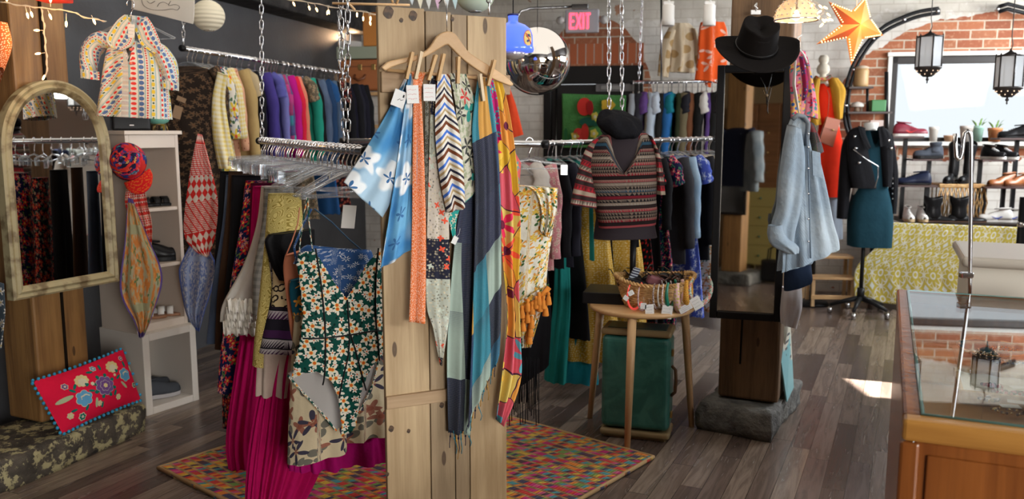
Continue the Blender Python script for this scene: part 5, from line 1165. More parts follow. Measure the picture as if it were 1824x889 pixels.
o=tag(MB().box((0,0,.055),(.44,.2,.11)).build('storage_box',simple('sage_box',(.33,.37,.28),.6),bevel=.008),'sage green flat box lying on the orange-brown suitcase','box'); o.location=onS(648,7.95)+Z*.295; o.rotation_euler=(0,0,-.17)
o=tag(MB().box((0,0,.15),(.20,.16,.30)).build('box',simple('orange_box',(.62,.24,.05),.5),bevel=.01),'orange box standing on the sage green box','box'); o.location=onS(672,7.95)+Z*.41; o.rotation_euler=(0,0,-.17)
# wall sconce
q=lw(615,75,.0); t=thing('wall_sconce','white half bowl wall light glowing on the dark wall','lamp',q,math.atan2(LE.y,LE.x))
mb=MB(); mb.grid(lambda u,v:Vector((.16*math.cos(PI*u)*math.cos(v*PI/2),-.16*math.sin(PI*u)*math.cos(v*PI/2)-.003,-.16*math.sin(v*PI/2))),20,12); mb.build('shade',simple('sconce_white',(.6,.58,.53),.5),t,solid=.004)
mb=MB(); mb.lathe([(0,-.03),(.02,-.02),(.025,.01),(0,.03)],12,(0,-.06,-.02)); mb.build('bulb',BULB2,t)
pl0=lamp('sconce_glow','POINT',q+LN*.08+Z*.06,q,5,(1,.62,.35)); pl0.data.shadow_soft_size=.05
# drying rack, bunting, green lantern, fairy lights on the beam
t=thing('wooden_drying_rack','wooden dowel drying rack hanging at the top edge left of the board','drying rack')
for a,b in (((592,6),(730,9)),((606,-12),(632,18)),((690,-20),(700,5)),((640,-14),(760,-8)),((716,-20),(706,8))):
    mb=MB(); mb.tube([at(*a,3.4),at(*b,3.4)],.005,8); mb.build('dowel',W_BEECHX,t)
mb=MB(); mb.tube([at(650,-12,3.4),at(650,-12,3.4)+Z*.9],.003,6); mb.build('cord',PAPER,t)
bt=thing('pennant_bunting','pastel paper pennant bunting above the plank board','bunting')
cs4=[(.55,.62,.66),(.70,.66,.52),(.60,.62,.60),(.62,.42,.56),(.60,.66,.68),(.45,.60,.62)]
mb=MB(); mb.tube([at(690,-12,4.4),at(845,-8,4.4)],.002,5); mb.build('string',PAPER,bt)
for i,px in enumerate((733,748,763,779,795,810)):
    a,b,c=at(px-8,-12,4.4),at(px+8,-12,4.4),at(px+1,17 if i!=0 else 9,4.4)
    mb=MB(); n=Vector((0,.002,0)); mb.add([a,b,c,a+n,b+n,c+n],[(0,2,1),(3,4,5),(0,1,4,3),(1,2,5,4),(2,0,3,5)]); mb.build('pennant',simple('pennant_%s'%'abcdef'[i],cs4[i],.8),bt)
lg_=lantern('pale green paper lantern behind the top right corner of the board',846,-12,4.6,.105)
for c_ in lg_.children: 
    if c_.name.startswith('shade'): c_.data.materials[0]=simple('lantern_green',(.50,.58,.42),.8)
chain('short steel chain carrying the plank board from above',at(872,-60,2.87),at(871,24,2.87),ln=.045)
fairy('fairy lights along the dark beam above the left wall rail',[(440,-10),(520,0),(560,6),(600,14),(640,20),(672,26)],yp(5.2),[(548,4,2,7),(560,6,3,8),(583,9,2,9),(586,9,-2,10),(636,18,0,5),(647,20,0,10),(660,22,0,8),(657,24,2,14),(520,0,2,4)])
# ======== middle back rail
B0_=at(905,257,4.75); B1_=at(1272,247,6.0)
rail('clothes_rail','chrome clothes rail behind the dressed torso and the side table',B0_,B1_,.016)
yd=fab('dots',(.60,.36,.05),(.74,.62,.32),75,r=.26)
MR=[('tee',pl_(.55,.52,.48),'off-white tee'),('top',fab('floral',(.6,.25,.28),(.7,.6,.5),(.3,.1,.1),30),'pink print blouse'),('top',BLKM,'black knit top'),('top',pl_(.02,.02,.03),'dark charcoal top'),('sleeveless',pl_(.012,.012,.014),'long black sleeveless dress'),('tee',pl_(.02,.20,.17),'teal green tee'),
('maxi',pl_(.02,.25,.24),'long teal dress'),('maxi',BLKM,'black long dress'),('top',BLKM,'black long-sleeved blouse'),('sleeveless',fab('floral',(.01,.02,.03),(.05,.25,.25),(.1,.3,.3),20),'black dress with teal sprigs'),
('maxi',pl_(.014,.012,.012),'soft black long dress'),('dress',fab('dots',BLK,(.55,.02,.02),26,r=.22),'black dress with red dots'),('maxi',BLKM,'black wrap dress'),('dress',fab('floral',(.012,.015,.05),(.5,.05,.12),(.7,.6,.3),22,leaf=(.05,.2,.1)),'navy dress with pink flowers'),('jacket',pl_(.03,.03,.035),'charcoal cardigan'),
('top',fab('denim',(.16,.26,.38),(.26,.36,.46)),'pale denim shirt'),('dress',fab('floral',(.05,.08,.36),(.25,.32,.55),(.6,.6,.7),18),'cobalt blue tie-print dress'),('jacket',BLKM,'black bomber'),('dress',fab('floral',(.66,.60,.50),(.55,.25,.10),(.2,.1,.05),18,leaf=(.1,.2,.15)),'cream dress with rust flowers'),('maxi',pl_(.62,.58,.52),'long cream dress'),('maxi',fab('denim',(.05,.09,.14),(.10,.17,.24)),'slate blue long dress')]
rack(B0_,B1_,MR,'on the rail behind the torso','clothes on the middle rail',11,extra=14)
def hungdress(name,cat,label,L,Rr,Y,mat,**k): 
    k.setdefault('d',.06); return tag(loft(name,L,Rr,yp(Y),FW,mat,**k),label,cat)
hungdress('long_dress','dress','long mustard yellow dress with tiny white flowers behind the side table',[(1022,340),(1012,362),(1020,420),(1010,520),(1005,600),(1006,640)],[(1070,345),(1088,365),(1085,420),(1095,520),(1100,600),(1108,645)],4.98,yd,nf=8,amp=.018)
hungdress('long_dress','dress','second mustard dotted dress with gathered tier showing above the suitcase',[(1085,380),(1082,440),(1080,500),(1078,590)],[(1130,380),(1140,440),(1146,500),(1150,590)],5.15,yd,nf=9,amp=.018)
hungdress('long_dress','dress','long teal dress left of the mustard yellow dress',[(985,335),(978,370),(988,440),(985,540),(975,620),(970,675)],[(1008,340),(1018,370),(1014,440),(1016,540),(1012,620),(1008,682)],4.86,pl_(.015,.21,.19),nf=7,amp=.018)
hungdress('skirt','skirt','turquoise ruffled hem peeping out under the mustard yellow dress',[(1008,600),(1000,640),(992,676)],[(1062,600),(1062,645),(1064,684)],5.0,pl_(.02,.28,.36),nf=10,amp=.02)
hungdress('black_dress','dress','black fringed dress just behind the tassel dress',[(925,520),(925,600),(922,690)],[(975,470),(982,560),(978,650)],4.45,BLKM,nf=6,amp=.012,d=.03)
mb=MB()
for i in range(26):
    a=at(905+i*2.2,640+4*math.sin(i*2),4.1+.01*(i%3)); L=.22+.12*math.sin(i*1.7)**2; mb.tube([a,a-Z*L*.5+Vector((.006*math.sin(i),0,0)),a-Z*L],.0025,5)
tag(mb.build('fringe_trim',BLKM),'long black fringe hanging below the tassel dress beside the board','fringe')
for px in (1085,1108):
    chain('steel chain dropping to the beret, '+('left one' if px<1100 else 'right one'),at(px-1,-60,4.9),at(px,203,4.9),ln=.055,group=None)
chain('thin far chain above the upper back rail',at(1145,-30,7.5),at(1138,143,7.5),ln=.05,r=.0025)
# ======== upper back rail
U0=at(1125,147,7.7); U1=at(1300,144,7.55)
rail('clothes_rail','high chrome rail on the back wall with closely packed tops',U0,U1,.014)
t=thing('rail_bracket','steel pipe bracket dropping from the ceiling to the high back rail','bracket'); mb=MB(); mb.tube([at(1178,-30,7.66),at(1178,146,7.66)],.009,8); mb.build('pipe',STEEL,t)
cb=[(.30,.33,.38,'grey blue'),(.03,.03,.04,'ink black'),(.10,.05,.18,'plum'),(.20,.18,.14,'taupe'),(.36,.42,.50,'pale blue'),(.42,.47,.55,'icy blue'),(.02,.02,.02,'jet black'),(.02,.10,.28,'cobalt'),(.01,.13,.17,'petrol'),(.03,.04,.02,'dark olive'),(.12,.10,.06,'khaki'),(.015,.015,.02,'coal black'),(.15,.06,.03,'russet'),(.01,.01,.01,'raven'),(.5,.48,.46,'off-white'),(.12,.07,.26,'purple'),(.012,.012,.012,'soft black'),(.02,.018,.02,'onyx'),(.07,.03,.02,'dark brown'),(.01,.01,.015,'deep navy')]
rack(U0,U1,[(('top','jacket','tee')[i%3],pl_(*c[:3]),c[3]+' '+('top','jacket','shirt')[i%3]) for i,c in enumerate(cb)],'on the high back rail','tops on the high back rail',21,extra=6)
# rack hooks below it at eye level
# ======== wall pieces
CB=fab('dots',(.58,.48,.34),(.40,.26,.12),7,r=.26,rand=.5)
cbw=thing('cream_blouse','cream blouse with large tan dots hung high on the brick wall','blouse')
loft('body',[(1200,42),(1192,60),(1194,100),(1188,128)],[(1228,42),(1240,58),(1238,100),(1238,130)],yp(7.95),FW,CB,cbw,d=.05,nf=7,amp=.016); loft('sleeve',[(1192,48),(1178,80),(1172,135)],[(1204,55),(1196,90),(1190,138)],yp(7.93),FW,CB,cbw,d=.04,nf=3); loft('sleeve',[(1232,50),(1236,80),(1240,120)],[(1240,54),(1250,80),(1256,118)],yp(7.93),FW,CB,cbw,d=.04,nf=3)
OB=fab('floral',(.72,.10,.02),(.72,.42,.34),(.75,.3,.2),7,n=4,thin=.4)
obw=thing('orange_blouse','bright orange blouse with pale leaf print hung high beside the post','blouse')
loft('body',[(1248,40),(1244,60),(1242,100),(1238,142)],[(1290,40),(1296,60),(1296,100),(1296,150)],yp(7.6),FW,OB,obw,d=.06,nf=7,amp=.018)
loft('body_tail',[(1255,140),(1256,152)],[(1268,142),(1266,156)],yp(7.6),FW,OB,obw,d=.02,nf=2)
rs=loft('red_jacket',[(896,140),(898,200),(900,250)],[(906,150),(920,190),(932,240)],yp(6.6),FW,pl_(.60,.06,.02),None,d=.05,nf=3); tag(rs,'red garment sleeve showing between the board and the brick wall','garment')
# ======== mirrored globe
gp=at(957,108,5.4); gl_=thing('mirrored_globe','large smooth mirrored globe hanging near the exit sign','mirror ball',gp)
mb=MB(); r_=.207; mb.lathe([(r_*math.sin(PI*k/32)+(1e-5),-r_*math.cos(PI*k/32)) for k in range(33)],48); mb.build('globe',simple('mirror_chrome',(.9,.9,.9),.04,1),gl_)
mb=MB(); mb.tube([(r_*1.004*math.cos(2*PI*k/48),.06,r_*1.004*math.sin(2*PI*k/48)) for k in range(48)],.005,6,closed=True); mb.build('seam_ring',BLACKM,gl_); mb=MB(); mb.tube([(0,0,r_-.002),(0,0,3.1-gp.z)],.002,5); mb.build('cord',BLACKM,gl_)
# ======== blue lamp shade
bp_=at(914,92,4.3); bl_=thing('blue_pendant_lamp','blue bottle-shaped pendant lamp shade beside the board','lamp',bp_)
BLG=MT('blue_glass'); BLG=BLG.out((.05,.10,.55),.15,0,Emission_Color=(.08,.16,1),Emission_Strength=.75)
mb=MB(); mb.lathe([(.100,0),(.103,.012),(.098,.03),(.096,.08),(.085,.108),(.06,.128),(.026,.140),(.022,.150),(.024,.172),(.020,.178),(.015,.180)],36); mb.build('shade',BLG,bl_,solid=.003)
mb=MB(); mb.lathe([(.02,.172),(.029,.174),(.029,.182),(.0,.184)],20); mb.build('cap',simple('navy_cap',(.01,.015,.12),.3),bl_); mb=MB(); mb.lathe([(.0,-.04),(.03,-.038),(.055,-.025),(.062,-.005),(.05,.005)],24); mb.build('diffuser_bowl',simple('frost',(.6,.55,.5),.15,.5),bl_)
mb=MB(); mb.lathe([(0,.05),(.02,.06),(.02,.08),(0,.09)],12); mb.build('bulb',emis('cool_bulb',(.7,.85,1),12),bl_); mb=MB(); mb.tube([(0,0,.18),(0,0,3.1-bp_.z)],.003,5); mb.build('cord',BLACKM,bl_)
# round badge on the shade
A_=math.radians(-42); ez=lambda x,z,o=.0: Vector(((.0985+o)*math.cos(A_+x/.098),(.0985+o)*math.sin(A_+x/.098),.058+z))
def badge(pts,m_,o,nm='badge'):
    V=[ez(x,z,o) for x,z in pts]; n=len(V); mb=MB(); mb.add([ez(0 if 0 else sum(p[0] for p in pts)/n,sum(p[1] for p in pts)/n,o)]+V,[(0,1+i,1+(i+1)%n) for i in range(n)]); mb.build(nm,m_,bl_,solid=.001)
el=lambda cx,cz,a,b,n=24:[(cx+a*math.cos(2*PI*k/n),cz+b*math.sin(2*PI*k/n)) for k in range(n)]
badge(el(0,0,.030,.040),simple('badge_red',(.5,.06,.03),.5),.001); badge(el(0,0,.027,.037),simple('badge_yellow',(.72,.52,.16),.5),.0022)
NB=simple('badge_navy',(.02,.02,.10),.5); badge([(-.016,.006),(-.008,.02),(.008,.02),(.016,.006),(.008,.008),(-.008,.008)],NB,.0034,'badge_mark'); badge([(-.014,-.014),(-.005,-.006),(.006,-.006),(.014,-.016),(.004,-.012),(-.004,-.02)],NB,.0034,'badge_mark'); badge([(-.020,.022),(-.016,.026),(.022,-.022),(.018,-.026)],simple('badge_red2',(.62,.06,.03),.5),.0046,'badge_slash')
# ======== exit sign
ex=at(1037,38,8.15); er=math.atan2(-BN.x*-1,1)*0-.17
es=thing('exit_sign','white EXIT sign with glowing red letters above the black door','sign',ex,er)
mb=MB(); mb.box((0,0,0),(.315,.05,.215)); mb.build('housing',simple('sign_grey',(.50,.48,.52),.5),es,bevel=.012,seg=3)
RL=emis('exit_red',(1,.03,.06),4.5,(.5,.02,.03)); Hh=.17; 
def let(x,strokes):
    mb=MB()
    for a,b in strokes:
        a=Vector((x+a[0],-.029,a[1]));b=Vector((x+b[0],-.029,b[1])); d=(b-a).normalized(); s=Vector((-d.z,0,d.x))*.0085; mb.hexa([a-s,b-s,b+s,a+s],[p+Vector((0,.008,0)) for p in (a-s,b-s,b+s,a+s)])
    mb.build('letter',RL,es)
h=.072; w=.042
let(-.110,[((0,-h),(0,h)),((0,h-.008),(w,h-.008)),((0,0),(w*.85,0)),((0,-h+.008),(w,-h+.008))]); let(-.055,[((0,-h),(w*1.1,h)),((w*1.1,-h),(0,h))]); let(.012,[((0,-h),(0,h))]); let(.030,[((w*.55,-h),(w*.55,h-.01)),((0,h-.008),(w*1.15,h-.008))])
for s in (-1,1):
    mb=MB(); mb.lathe([(0,-.03),(.035,-.028),(.04,.0),(.03,.02),(0,.022)],18,(s*.205,-.01,.01),Matrix.Rotation(PI/2,3,'X')); mb.build('emergency_lamp',simple('lamp_head',(.52,.50,.48),.4),es)
    mb=MB(); mb.tube([(s*.15,0,.0),(s*.2,0,.01)],.012,6); mb.build('lamp_arm',WHITEP,es)
mb=MB(); mb.box((-.02,.0,.13),(.16,.06,.05)); mb.build('mount',STEEL,es,bevel=.005)
t=tag(MB().tube([at(x,y,8.2) for x,y in ((918,60),(920,32),(928,20),(945,15),(1000,13),(1022,12))],.012,8).build('conduit',STEEL),'bent steel conduit running along the wall to the exit sign','pipe')
# ======== green rug on the door
rg_=thing('hanging_rug','green tufted rug with red and yellow flowers hung on the black door','rug')
RGM=MT('rug_green'); RGM.bump(RGM.noise(90,2),.01); RGM=RGM.out(RGM.mix(RGM.noise(20,3),(.05,.20,.045),(.10,.33,.09)),.95)
DP=BW+BN*.05; dpj=lambda o=0:(lambda x,y:hit(x,y,DP+BN*o,BN))
drape('pile',[(1001,167),(1002,215),(1001,263)],[(1115,170),(1114,215),(1115,263)],dpj(),BN,RGM,rg_,nf=1,amp=.008,solid=.018)
def blob(cx,cy,a,b,col,o=.03,n=20,pet=0,nm='flower'):
    V=[dpj(o)(cx+a*math.cos(2*PI*k/n)*(1+pet*math.cos(5*2*PI*k/n)),cy+b*math.sin(2*PI*k/n)*(1+pet*math.cos(5*2*PI*k/n))) for k in range(n)]
    mb=MB(); mb.add([dpj(o)(cx,cy)]+V,[(0,1+k,1+(k+1)%n) for k in range(n)]); mb.build(nm,simple('rug_'+nm,col,.95),rg_,solid=.012)
blob(1041,190,13,16,(.62,.03,.02)); blob(1051,192,6,13,(.35,.01,.01),.034); blob(1083,187,12,11,(.70,.45,.04),pet=.12); blob(1030,240,9,12,(.62,.04,.03)); blob(1042,236,7,16,(.55,.03,.02))
for x,y in ((1024,243),(1060,208),(1058,238)): blob(x,y,7,8,(.72,.62,.10),.03,20,.15); blob(x,y,2.5,3,(.75,.7,.5),.045,nm='flower_centre')
blob(1046,217,14,8,(.01,.10,.06),.03,nm='leaf'); blob(1008,240,3,12,(.02,.14,.04),.03,nm='leaf'); blob(1016,248,3,10,(.02,.14,.04),.03,nm='leaf'); blob(1062,222,8,3,(.01,.10,.06),.03,nm='leaf')
t=tag(MB().box((0,0,0),(.42,.01,.10)).build('notice_plate',simple('plate_grey',(.16,.15,.15),.5),bevel=.002),'grey notice plate on the black door above the green rug','plate'); t.location=hit(1098,154,BW+BN*-.02,BN); t.rotation_euler=(0,0,math.atan2(BE.y,BE.x))
# ======== track spotlights
for px,lab in ((1190,'left'),(1263,'right')):
    Yq=6.4; p=at(px,46,Yq); t=thing('track_spotlight',lab+' white cylinder spotlight of the pair above the back rails','lamp',p)
    mb=MB(); mb.lathe([(.044,0),(.047,.002),(.047,.045),(.044,.05),(.044,.145),(.03,.155),(0,.155)],24); mb.build('housing',WHITEP,t); mb=MB(); mb.lathe([(0,.006),(.043,.006),(.043,.012),(0,.012)],20); mb.build('lens',emis('spot_lens',(1,.85,.65),3),t)
    mb=MB(); mb.box((0,0,.165),(.075,.02,.02)); mb.tube([(0,0,.16),(0,0,3.1-p.z)],.011,8); mb.build('bracket',WHITEP,t)
# brick pier strips already in wall; grey unlit upper shelf things on the left of the back wall
# ======== torso form on the side table
TB=STZ
bb=at(1084,541,4.42); bx=thing('torso_stand','black flat base and pole carrying the dressed torso','stand')
c0_=onz(1112,545,TB); 
mb=MB(); mb.box((0,0,.03),(.30,.26,.06)); o=mb.build('base',BLACKP,bx,bevel=.004); o.location=(c0_.x-.035,c0_.y+.16,TB); o.rotation_euler=(0,0,-.25)
Yt=4.36; zb=TB+.06
pc_=at(1128,430,Yt)
mb=MB(); mb.tube([(pc_.x,Yt,zb-.002),(pc_.x,Yt,pc_.z+.05)],.016,14); mb.build('pole',BLACKP,bx); 
FORM=simple('black_form',(.020,.014,.018),.7); KN=fab('bands',((.012,.008,.008),(.16,.012,.02),(.015,.01,.01),(.012,.01,.012),(.24,.018,.03),(.02,.012,.012),(.22,.19,.16),(.010,.01,.012),(.12,.01,.018),(.012,.01,.012),(.02,.05,.08),(.012,.01,.01),(.20,.17,.14),(.20,.04,.045)),.235,mark=(.17,.13,.10),line=(.006,.004,.005),bump=.008)
KN2=fab('bands',((.36,.31,.25),(.03,.02,.02),(.32,.26,.20),(.35,.02,.03),(.03,.02,.02)),.12,mark=(.03,.02,.02),line=(.25,.02,.03))
fm=thing('dress_form','black headless torso form wearing a patterned knit poncho top','mannequin')
loft('bust',[(1084,228),(1060,255),(1052,300),(1064,360),(1060,400),(1057,425)],[(1140,228),(1160,250),(1166,300),(1160,360),(1166,400),(1170,422)],yp(Yt),FW,FORM,fm,d=.10,dp=[(0,.6),(.3,1.0),(.6,.85),(1,1)],nf=1,amp=0,bot=True)
kt=loft('knit_sweater',[(1076,238),(1050,256),(1040,300),(1050,345),(1060,380),(1062,404)],[(1143,234),(1164,250),(1171,300),(1168,350),(1170,375),(1168,398)],yp(Yt),FW,KN,None,d=.125,dp=[(0,.55),(.15,.85),(.4,1),(1,1.0)],nf=5,amp=.010,vneck=(.62,.21),uvs=1)
tag(kt,'dark red and black fair isle patterned knit top on the torso form','top')
sl=loft('sleeve',[(1070,242),(1046,262),(1032,300),(1022,340),(1017,364)],[(1080,250),(1072,290),(1070,330),(1066,352),(1062,371)],yp(Yt-.03),FW,KN2,None,d=.07,dp=[(0,.5),(1,1)],nf=4,amp=.012,top=True); sl.parent=kt
sl=loft('sleeve',[(1150,240),(1160,270),(1162,310),(1166,345)],[(1160,244),(1174,275),(1180,310),(1183,346)],yp(Yt),FW,KN2,None,d=.08,nf=3,amp=.01); sl.parent=kt
# beret
bt_=thing('beret','black velvet beret resting on the neck of the torso form','hat'); q=at(1104,222,Yt-.02)
VEL=fab('plain',(.008,.008,.010),bump=.02)
from mathutils import noise as mnz
def ber(u,v):
    a=2*PI*u; r=.122*math.sin(PI*min(1,v*.93+.0))**.75+1e-4; p=Vector((r*math.cos(a),r*.9*math.sin(a),.055*math.cos(PI*v*.93)+.008*math.sin(5*a)*math.sin(PI*v)))
    p+=Vector((0,0,.012*mnz.noise(p*22))); p=Matrix.Rotation(.30,3,'Y')@Matrix.Rotation(.45,3,'X')@p; return q+p
mb=MB(); mb.grid(ber,40,22,wrap=True); mb.build('crown',VEL,bt_)
mb=MB(); mb.tube([q+Matrix.Rotation(.30,3,'Y')@Matrix.Rotation(.45,3,'X')@Vector((.078*math.cos(a*PI/12),.07*math.sin(a*PI/12),-.05)) for a in range(24)],.010,8,closed=True); mb.build('band',BLACKP,bt_)
# ======== basket
bk=onz(1172,553,TB); bk=Vector((bk.x+.0,bk.y+.11,TB)); RA,RB,HB=.205,.125,.135
ba=thing('wicker_basket','oval wicker basket of sunglasses and headbands on the round table','basket',bk,.12)
WK=MT('wicker'); WK.bump(WK.noise(60,3),.003); WK=WK.out(WK.mix(WK.noise(35,3).smooth(.35,.65),(.42,.22,.07),(.62,.40,.17)),.55)
def rimz(a): return HB+.028*abs(math.cos(a))**3+.012*math.sin(a)
N=22
for k in range(13):
    z=.004+HB*.92*k/12; s=.70+.30*(k/12)**.8; pts=[]
    for i in range(88):
        a=2*PI*i/88; w=.004*math.sin(N*a+PI*k); zz=z*(rimz(a)/HB if k>3 else 1); pts.append(((RA*s+w)*math.cos(a),(RB*s+w)*math.sin(a),zz))
    mb=MB(); mb.tube(pts,.0052,6,closed=True); mb.build('weave',WK,ba)
mb=MB()
for i in range(N):
    a=2*PI*(i+.5)/N; mb.tube([(RA*.70*math.cos(a),RB*.70*math.sin(a),.0),(RA*.85*math.cos(a),RB*.85*math.sin(a),rimz(a)*.45),(RA*math.cos(a),RB*math.sin(a),rimz(a))],.004,6)
mb.build('stakes',WK,ba)
for j in range(2):
    mb=MB(); mb.tube([((RA+.004+.006*math.sin(30*a+j*PI))*math.cos(a),(RB+.004+.006*math.sin(30*a+j*PI))*math.sin(a),rimz(a)+.003+.006*math.cos(30*a+j*PI)) for a in [2*PI*i/180 for i in range(180)]],.0065,6,closed=True); mb.build('rim',WK,ba)
mb=MB(); mb.lathe([(0,.003),(.70,.003),(.70,.008),(0,.008)],40,sx=RA,sy=RB); mb.build('bottom',WK,ba)
BKP=lambda x,y,z:Matrix.Translation(bk)@Matrix.Rotation(.12,4,'Z')@Vector((x,y,z))
def glasses(x,y,z,rz,col,label,tilt=.6):
    t=thing('sunglasses',label,'sunglasses',BKP(x,y,z),rz,'sunglasses in the basket'); t.rotation_euler=(tilt,0,rz)
    for s in (-1,1):
        mb=MB(); mb.lathe([(0,-.003),(.026,-.003),(.028,0),(.026,.003),(0,.003)],18,(s*.033,0,0),Matrix.Rotation(PI/2,3,'X'),1.1,.9); mb.build('lens',simple('dark_lens',(.015,.012,.012),.08),t)
        mb=MB(); mb.tube([(s*.062,0,.008),(s*.066,.05,.006),(s*.060,.10,0),(s*.055,.125,-.02)],.003,6); mb.build('arm',col,t)
        mb=MB(); mb.tube([(s*.033+.030*math.cos(k*PI/10),0,.026*math.sin(k*PI/10)) for k in range(20)],.0032,6,closed=True); mb.build('rim',col,t)
    mb=MB(); mb.tube([(-.008,0,.008),(.008,0,.008)],.003,6); mb.build('bridge',col,t)
BRW=simple('tortoise',(.06,.02,.008),.2)
for x,y,z,rz,c_,l in ((-.14,.0,.13,.4,BLACKP,'black sunglasses at the left end of the basket'),(-.06,.04,.135,2.6,BLACKP,'black sunglasses behind the striped case'),(.02,.03,.14,-.4,BRW,'brown sunglasses in the middle of the basket'),(.08,-.01,.135,.8,BRW,'tortoise sunglasses right of centre in the basket'),(.10,.05,.14,2.9,BLACKP,'black sunglasses at the back right of the basket')): glasses(x,y,z,rz,c_,l)
def cas(x,y,z,d,mat,label,rz,tilt,nm='glasses_case'):
    mb=MB(); mb.box((0,0,0),d); o=mb.build(nm,mat,bevel=min(d)*.4,seg=4); o.location=BKP(x,y,z); o.rotation_euler=(tilt,.3,rz); return tag(o,label,'case')
cas(.0,-.01,.135,(.10,.035,.05),simple('mauve_case',(.20,.07,.08),.35),'mauve glasses case lying on top in the basket',.3,.2); cas(-.11,.02,.155,(.045,.012,.10),fab('stripe',(.5,.55,.6),(.03,.03,.06),70,h=1),'navy and white striped case standing at the left of the basket',.5,.3); cas(.06,.0,.12,(.12,.04,.04),BLACKP,'black glasses case in the middle of the basket',-.3,.1); cas(.13,.0,.12,(.08,.05,.05),BRW,'brown case at the right in the basket',.6,.2); cas(-.03,-.02,.09,(.25,.12,.06),BLACKP,'black pouch filling the bottom of the basket',0,0,'pouch')
# headbands over the front rim
def band(px,py,r,wd,mat,label,yaw,flat=.35,knot=False,roll=0,depth=0):
    p0=onz(px,548,TB); Yq=bk.y-.135+depth; p=at(px,py,Yq); t=thing('headband',label,'headband',p,yaw,'headbands on the basket rim'); t.rotation_euler=(0,roll,yaw)
    pts=[(r*math.sin(a)*1.0,0,r*1.12*math.cos(a)) for a in [(-2.35+4.7*i/30) for i in range(31)]]
    mb=MB(); mb.tube(pts,wd,10,rr=[wd*(.45+.55*math.sin(PI*i/30)) for i in range(31)],flat=1); mb.build('band',mat,t)
    if knot:
        mb=MB(); mb.tube([(-.022,-.01,r*1.10),(-.005,-.02,r*1.16),(.012,-.01,r*1.2),(.02,.004,r*1.1)],wd*1.05,8); mb.build('knot',mat,t)
    return t
bd=lambda c1,c2:fab('dots',c1,c2,110,r=.36)
YA=1.05
band(1132,524,.068,.006,emis('coral_glow',(1,.1,.08),.25,(.75,.06,.05)),'neon coral thin headband, leftmost on the basket',YA-.25,roll=PI)  # weak glow put into the coral colour, the headband is no lamp
band(1145,527,.066,.005,bd((.45,.28,.32),(.7,.6,.6)),'mauve beaded headband next to the neon coral one',YA,roll=PI)
band(1172,522,.070,.006,bd((.5,.45,.42),(.16,.10,.09)),'silver and brown beaded headband',YA,roll=PI)
band(1180,522,.068,.005,simple('grey_band',(.5,.48,.44),.4),'plain pale grey headband between two beaded ones',YA,roll=PI)
band(1188,522,.070,.006,bd((.55,.35,.33),(.75,.7,.68)),'pink and white beaded headband',YA,roll=PI)
band(1196,521,.072,.013,simple('satin_green',(.01,.16,.10),.35),'wide emerald satin headband',YA,roll=PI)
band(1211,522,.072,.021,fab('dots',(.60,.38,.36),(.45,.40,.10),60,r=.3),'pink knotted headband with gold spots',YA+.1,knot=True,roll=PI)
band(1226,516,.070,.018,fab('dots',(.60,.30,.05),(.03,.02,.02),110,r=.2),'mustard knotted headband with black dots',YA+.15,knot=True,roll=PI)
band(1248,514,.072,.012,fab('floral',(.50,.60,.52),(.65,.10,.15),(.7,.6,.2),40,leaf=(.05,.22,.12)),'mint floral headband, rightmost on the basket',YA-.55,roll=PI,depth=.03)
for x,y,w,h,a in ((1115,531,.026,.022,.6),(1124,522,.028,.024,-.5),(1146,545,.030,.030,0),(1157,552,.044,.056,-.08),(1188,556,.054,.068,.12),(1221,549,.068,.034,-.5),(1241,540,.050,.064,-.55)):
    ptag(x,y,w,h,a,'small white price tag hanging from a headband near x{} of the basket'.format(x) if 0 else 'white headband tag '+{1115:'at the far left by the basket foot',1124:'tied to the neon coral band',1146:'below the mauve beaded band',1157:'hanging over the table edge at left',1188:'hanging biggest over the table edge in the middle',1221:'lying slanted below the mustard band',1241:'below the mint floral band'}[x],proj=yp(bk.y-.19),N=FW,X=Vector((1,0,0)))
# ======== black hat
hq=at(1347,84,4.04); ht=thing('wide_brim_hat','wide brimmed black felt hat hung over the top of the tall mirror','hat',hq)
FELT=fab('plain',(.007,.006,.006),bump=.004); HM_=Matrix.Rotation(math.radians(38),3,'X')
def crown(u,v):
    a=2*PI*u; r=.098*(1-.16*v)*(1 if v<.85 else max(.02,1-((v-.85)/.15)**2*.97)); z=.125*min(1,v/.88)-.02*max(0,(v-.85)/.15)-(.016*math.exp(-(math.cos(a)*r/.03)**2) if v>.6 else 0); return HM_@Vector((r*math.cos(a)*.96,r*math.sin(a)*1.05,z))
mb=MB(); mb.grid(crown,36,20,wrap=True); mb.build('crown',FELT,ht,solid=.003)
def brim(u,v):
    a=2*PI*u; r=.094+(.088+.015*abs(math.cos(a)))*v; up=.035*v*v*abs(math.cos(a))**2; x=r*math.cos(a); y=r*math.sin(a)
    if math.sin(a)>0: y=.094*math.sin(a)*(1+.25*v); up+=.05*v*math.sin(a)*-.2
    return HM_@Vector((x,y,-.004+up-(.015*v if math.sin(a)<0 else 0)))
mb=MB(); mb.grid(brim,56,8,wrap=True); mb.build('brim',FELT,ht,solid=.003)
mb=MB(); mb.tube([HM_@Vector((.098*math.cos(a*PI/14)*.97,.098*math.sin(a*PI/14)*1.05,.012)) for a in range(28)],.004,6,closed=True); mb.build('hat_band',BLACKP,ht)
q=lambda x,y:at(x,y,3.98)-hq
mb=MB(); mb.tube([q(1355,138),q(1362,152),q(1366,168),q(1365,186)],.0018,6); mb.tube([q(1375,132),q(1371,150),q(1366,168),q(1367,190)],.0018,6); mb.build('cord',BLACKP,ht)
mb=MB(); mb.lathe([(0,-.008),(.006,-.005),(.006,.005),(0,.008)],8,q(1366,170)); mb.build('bead',simple('bead_bronze',(.12,.08,.04),.3),ht)
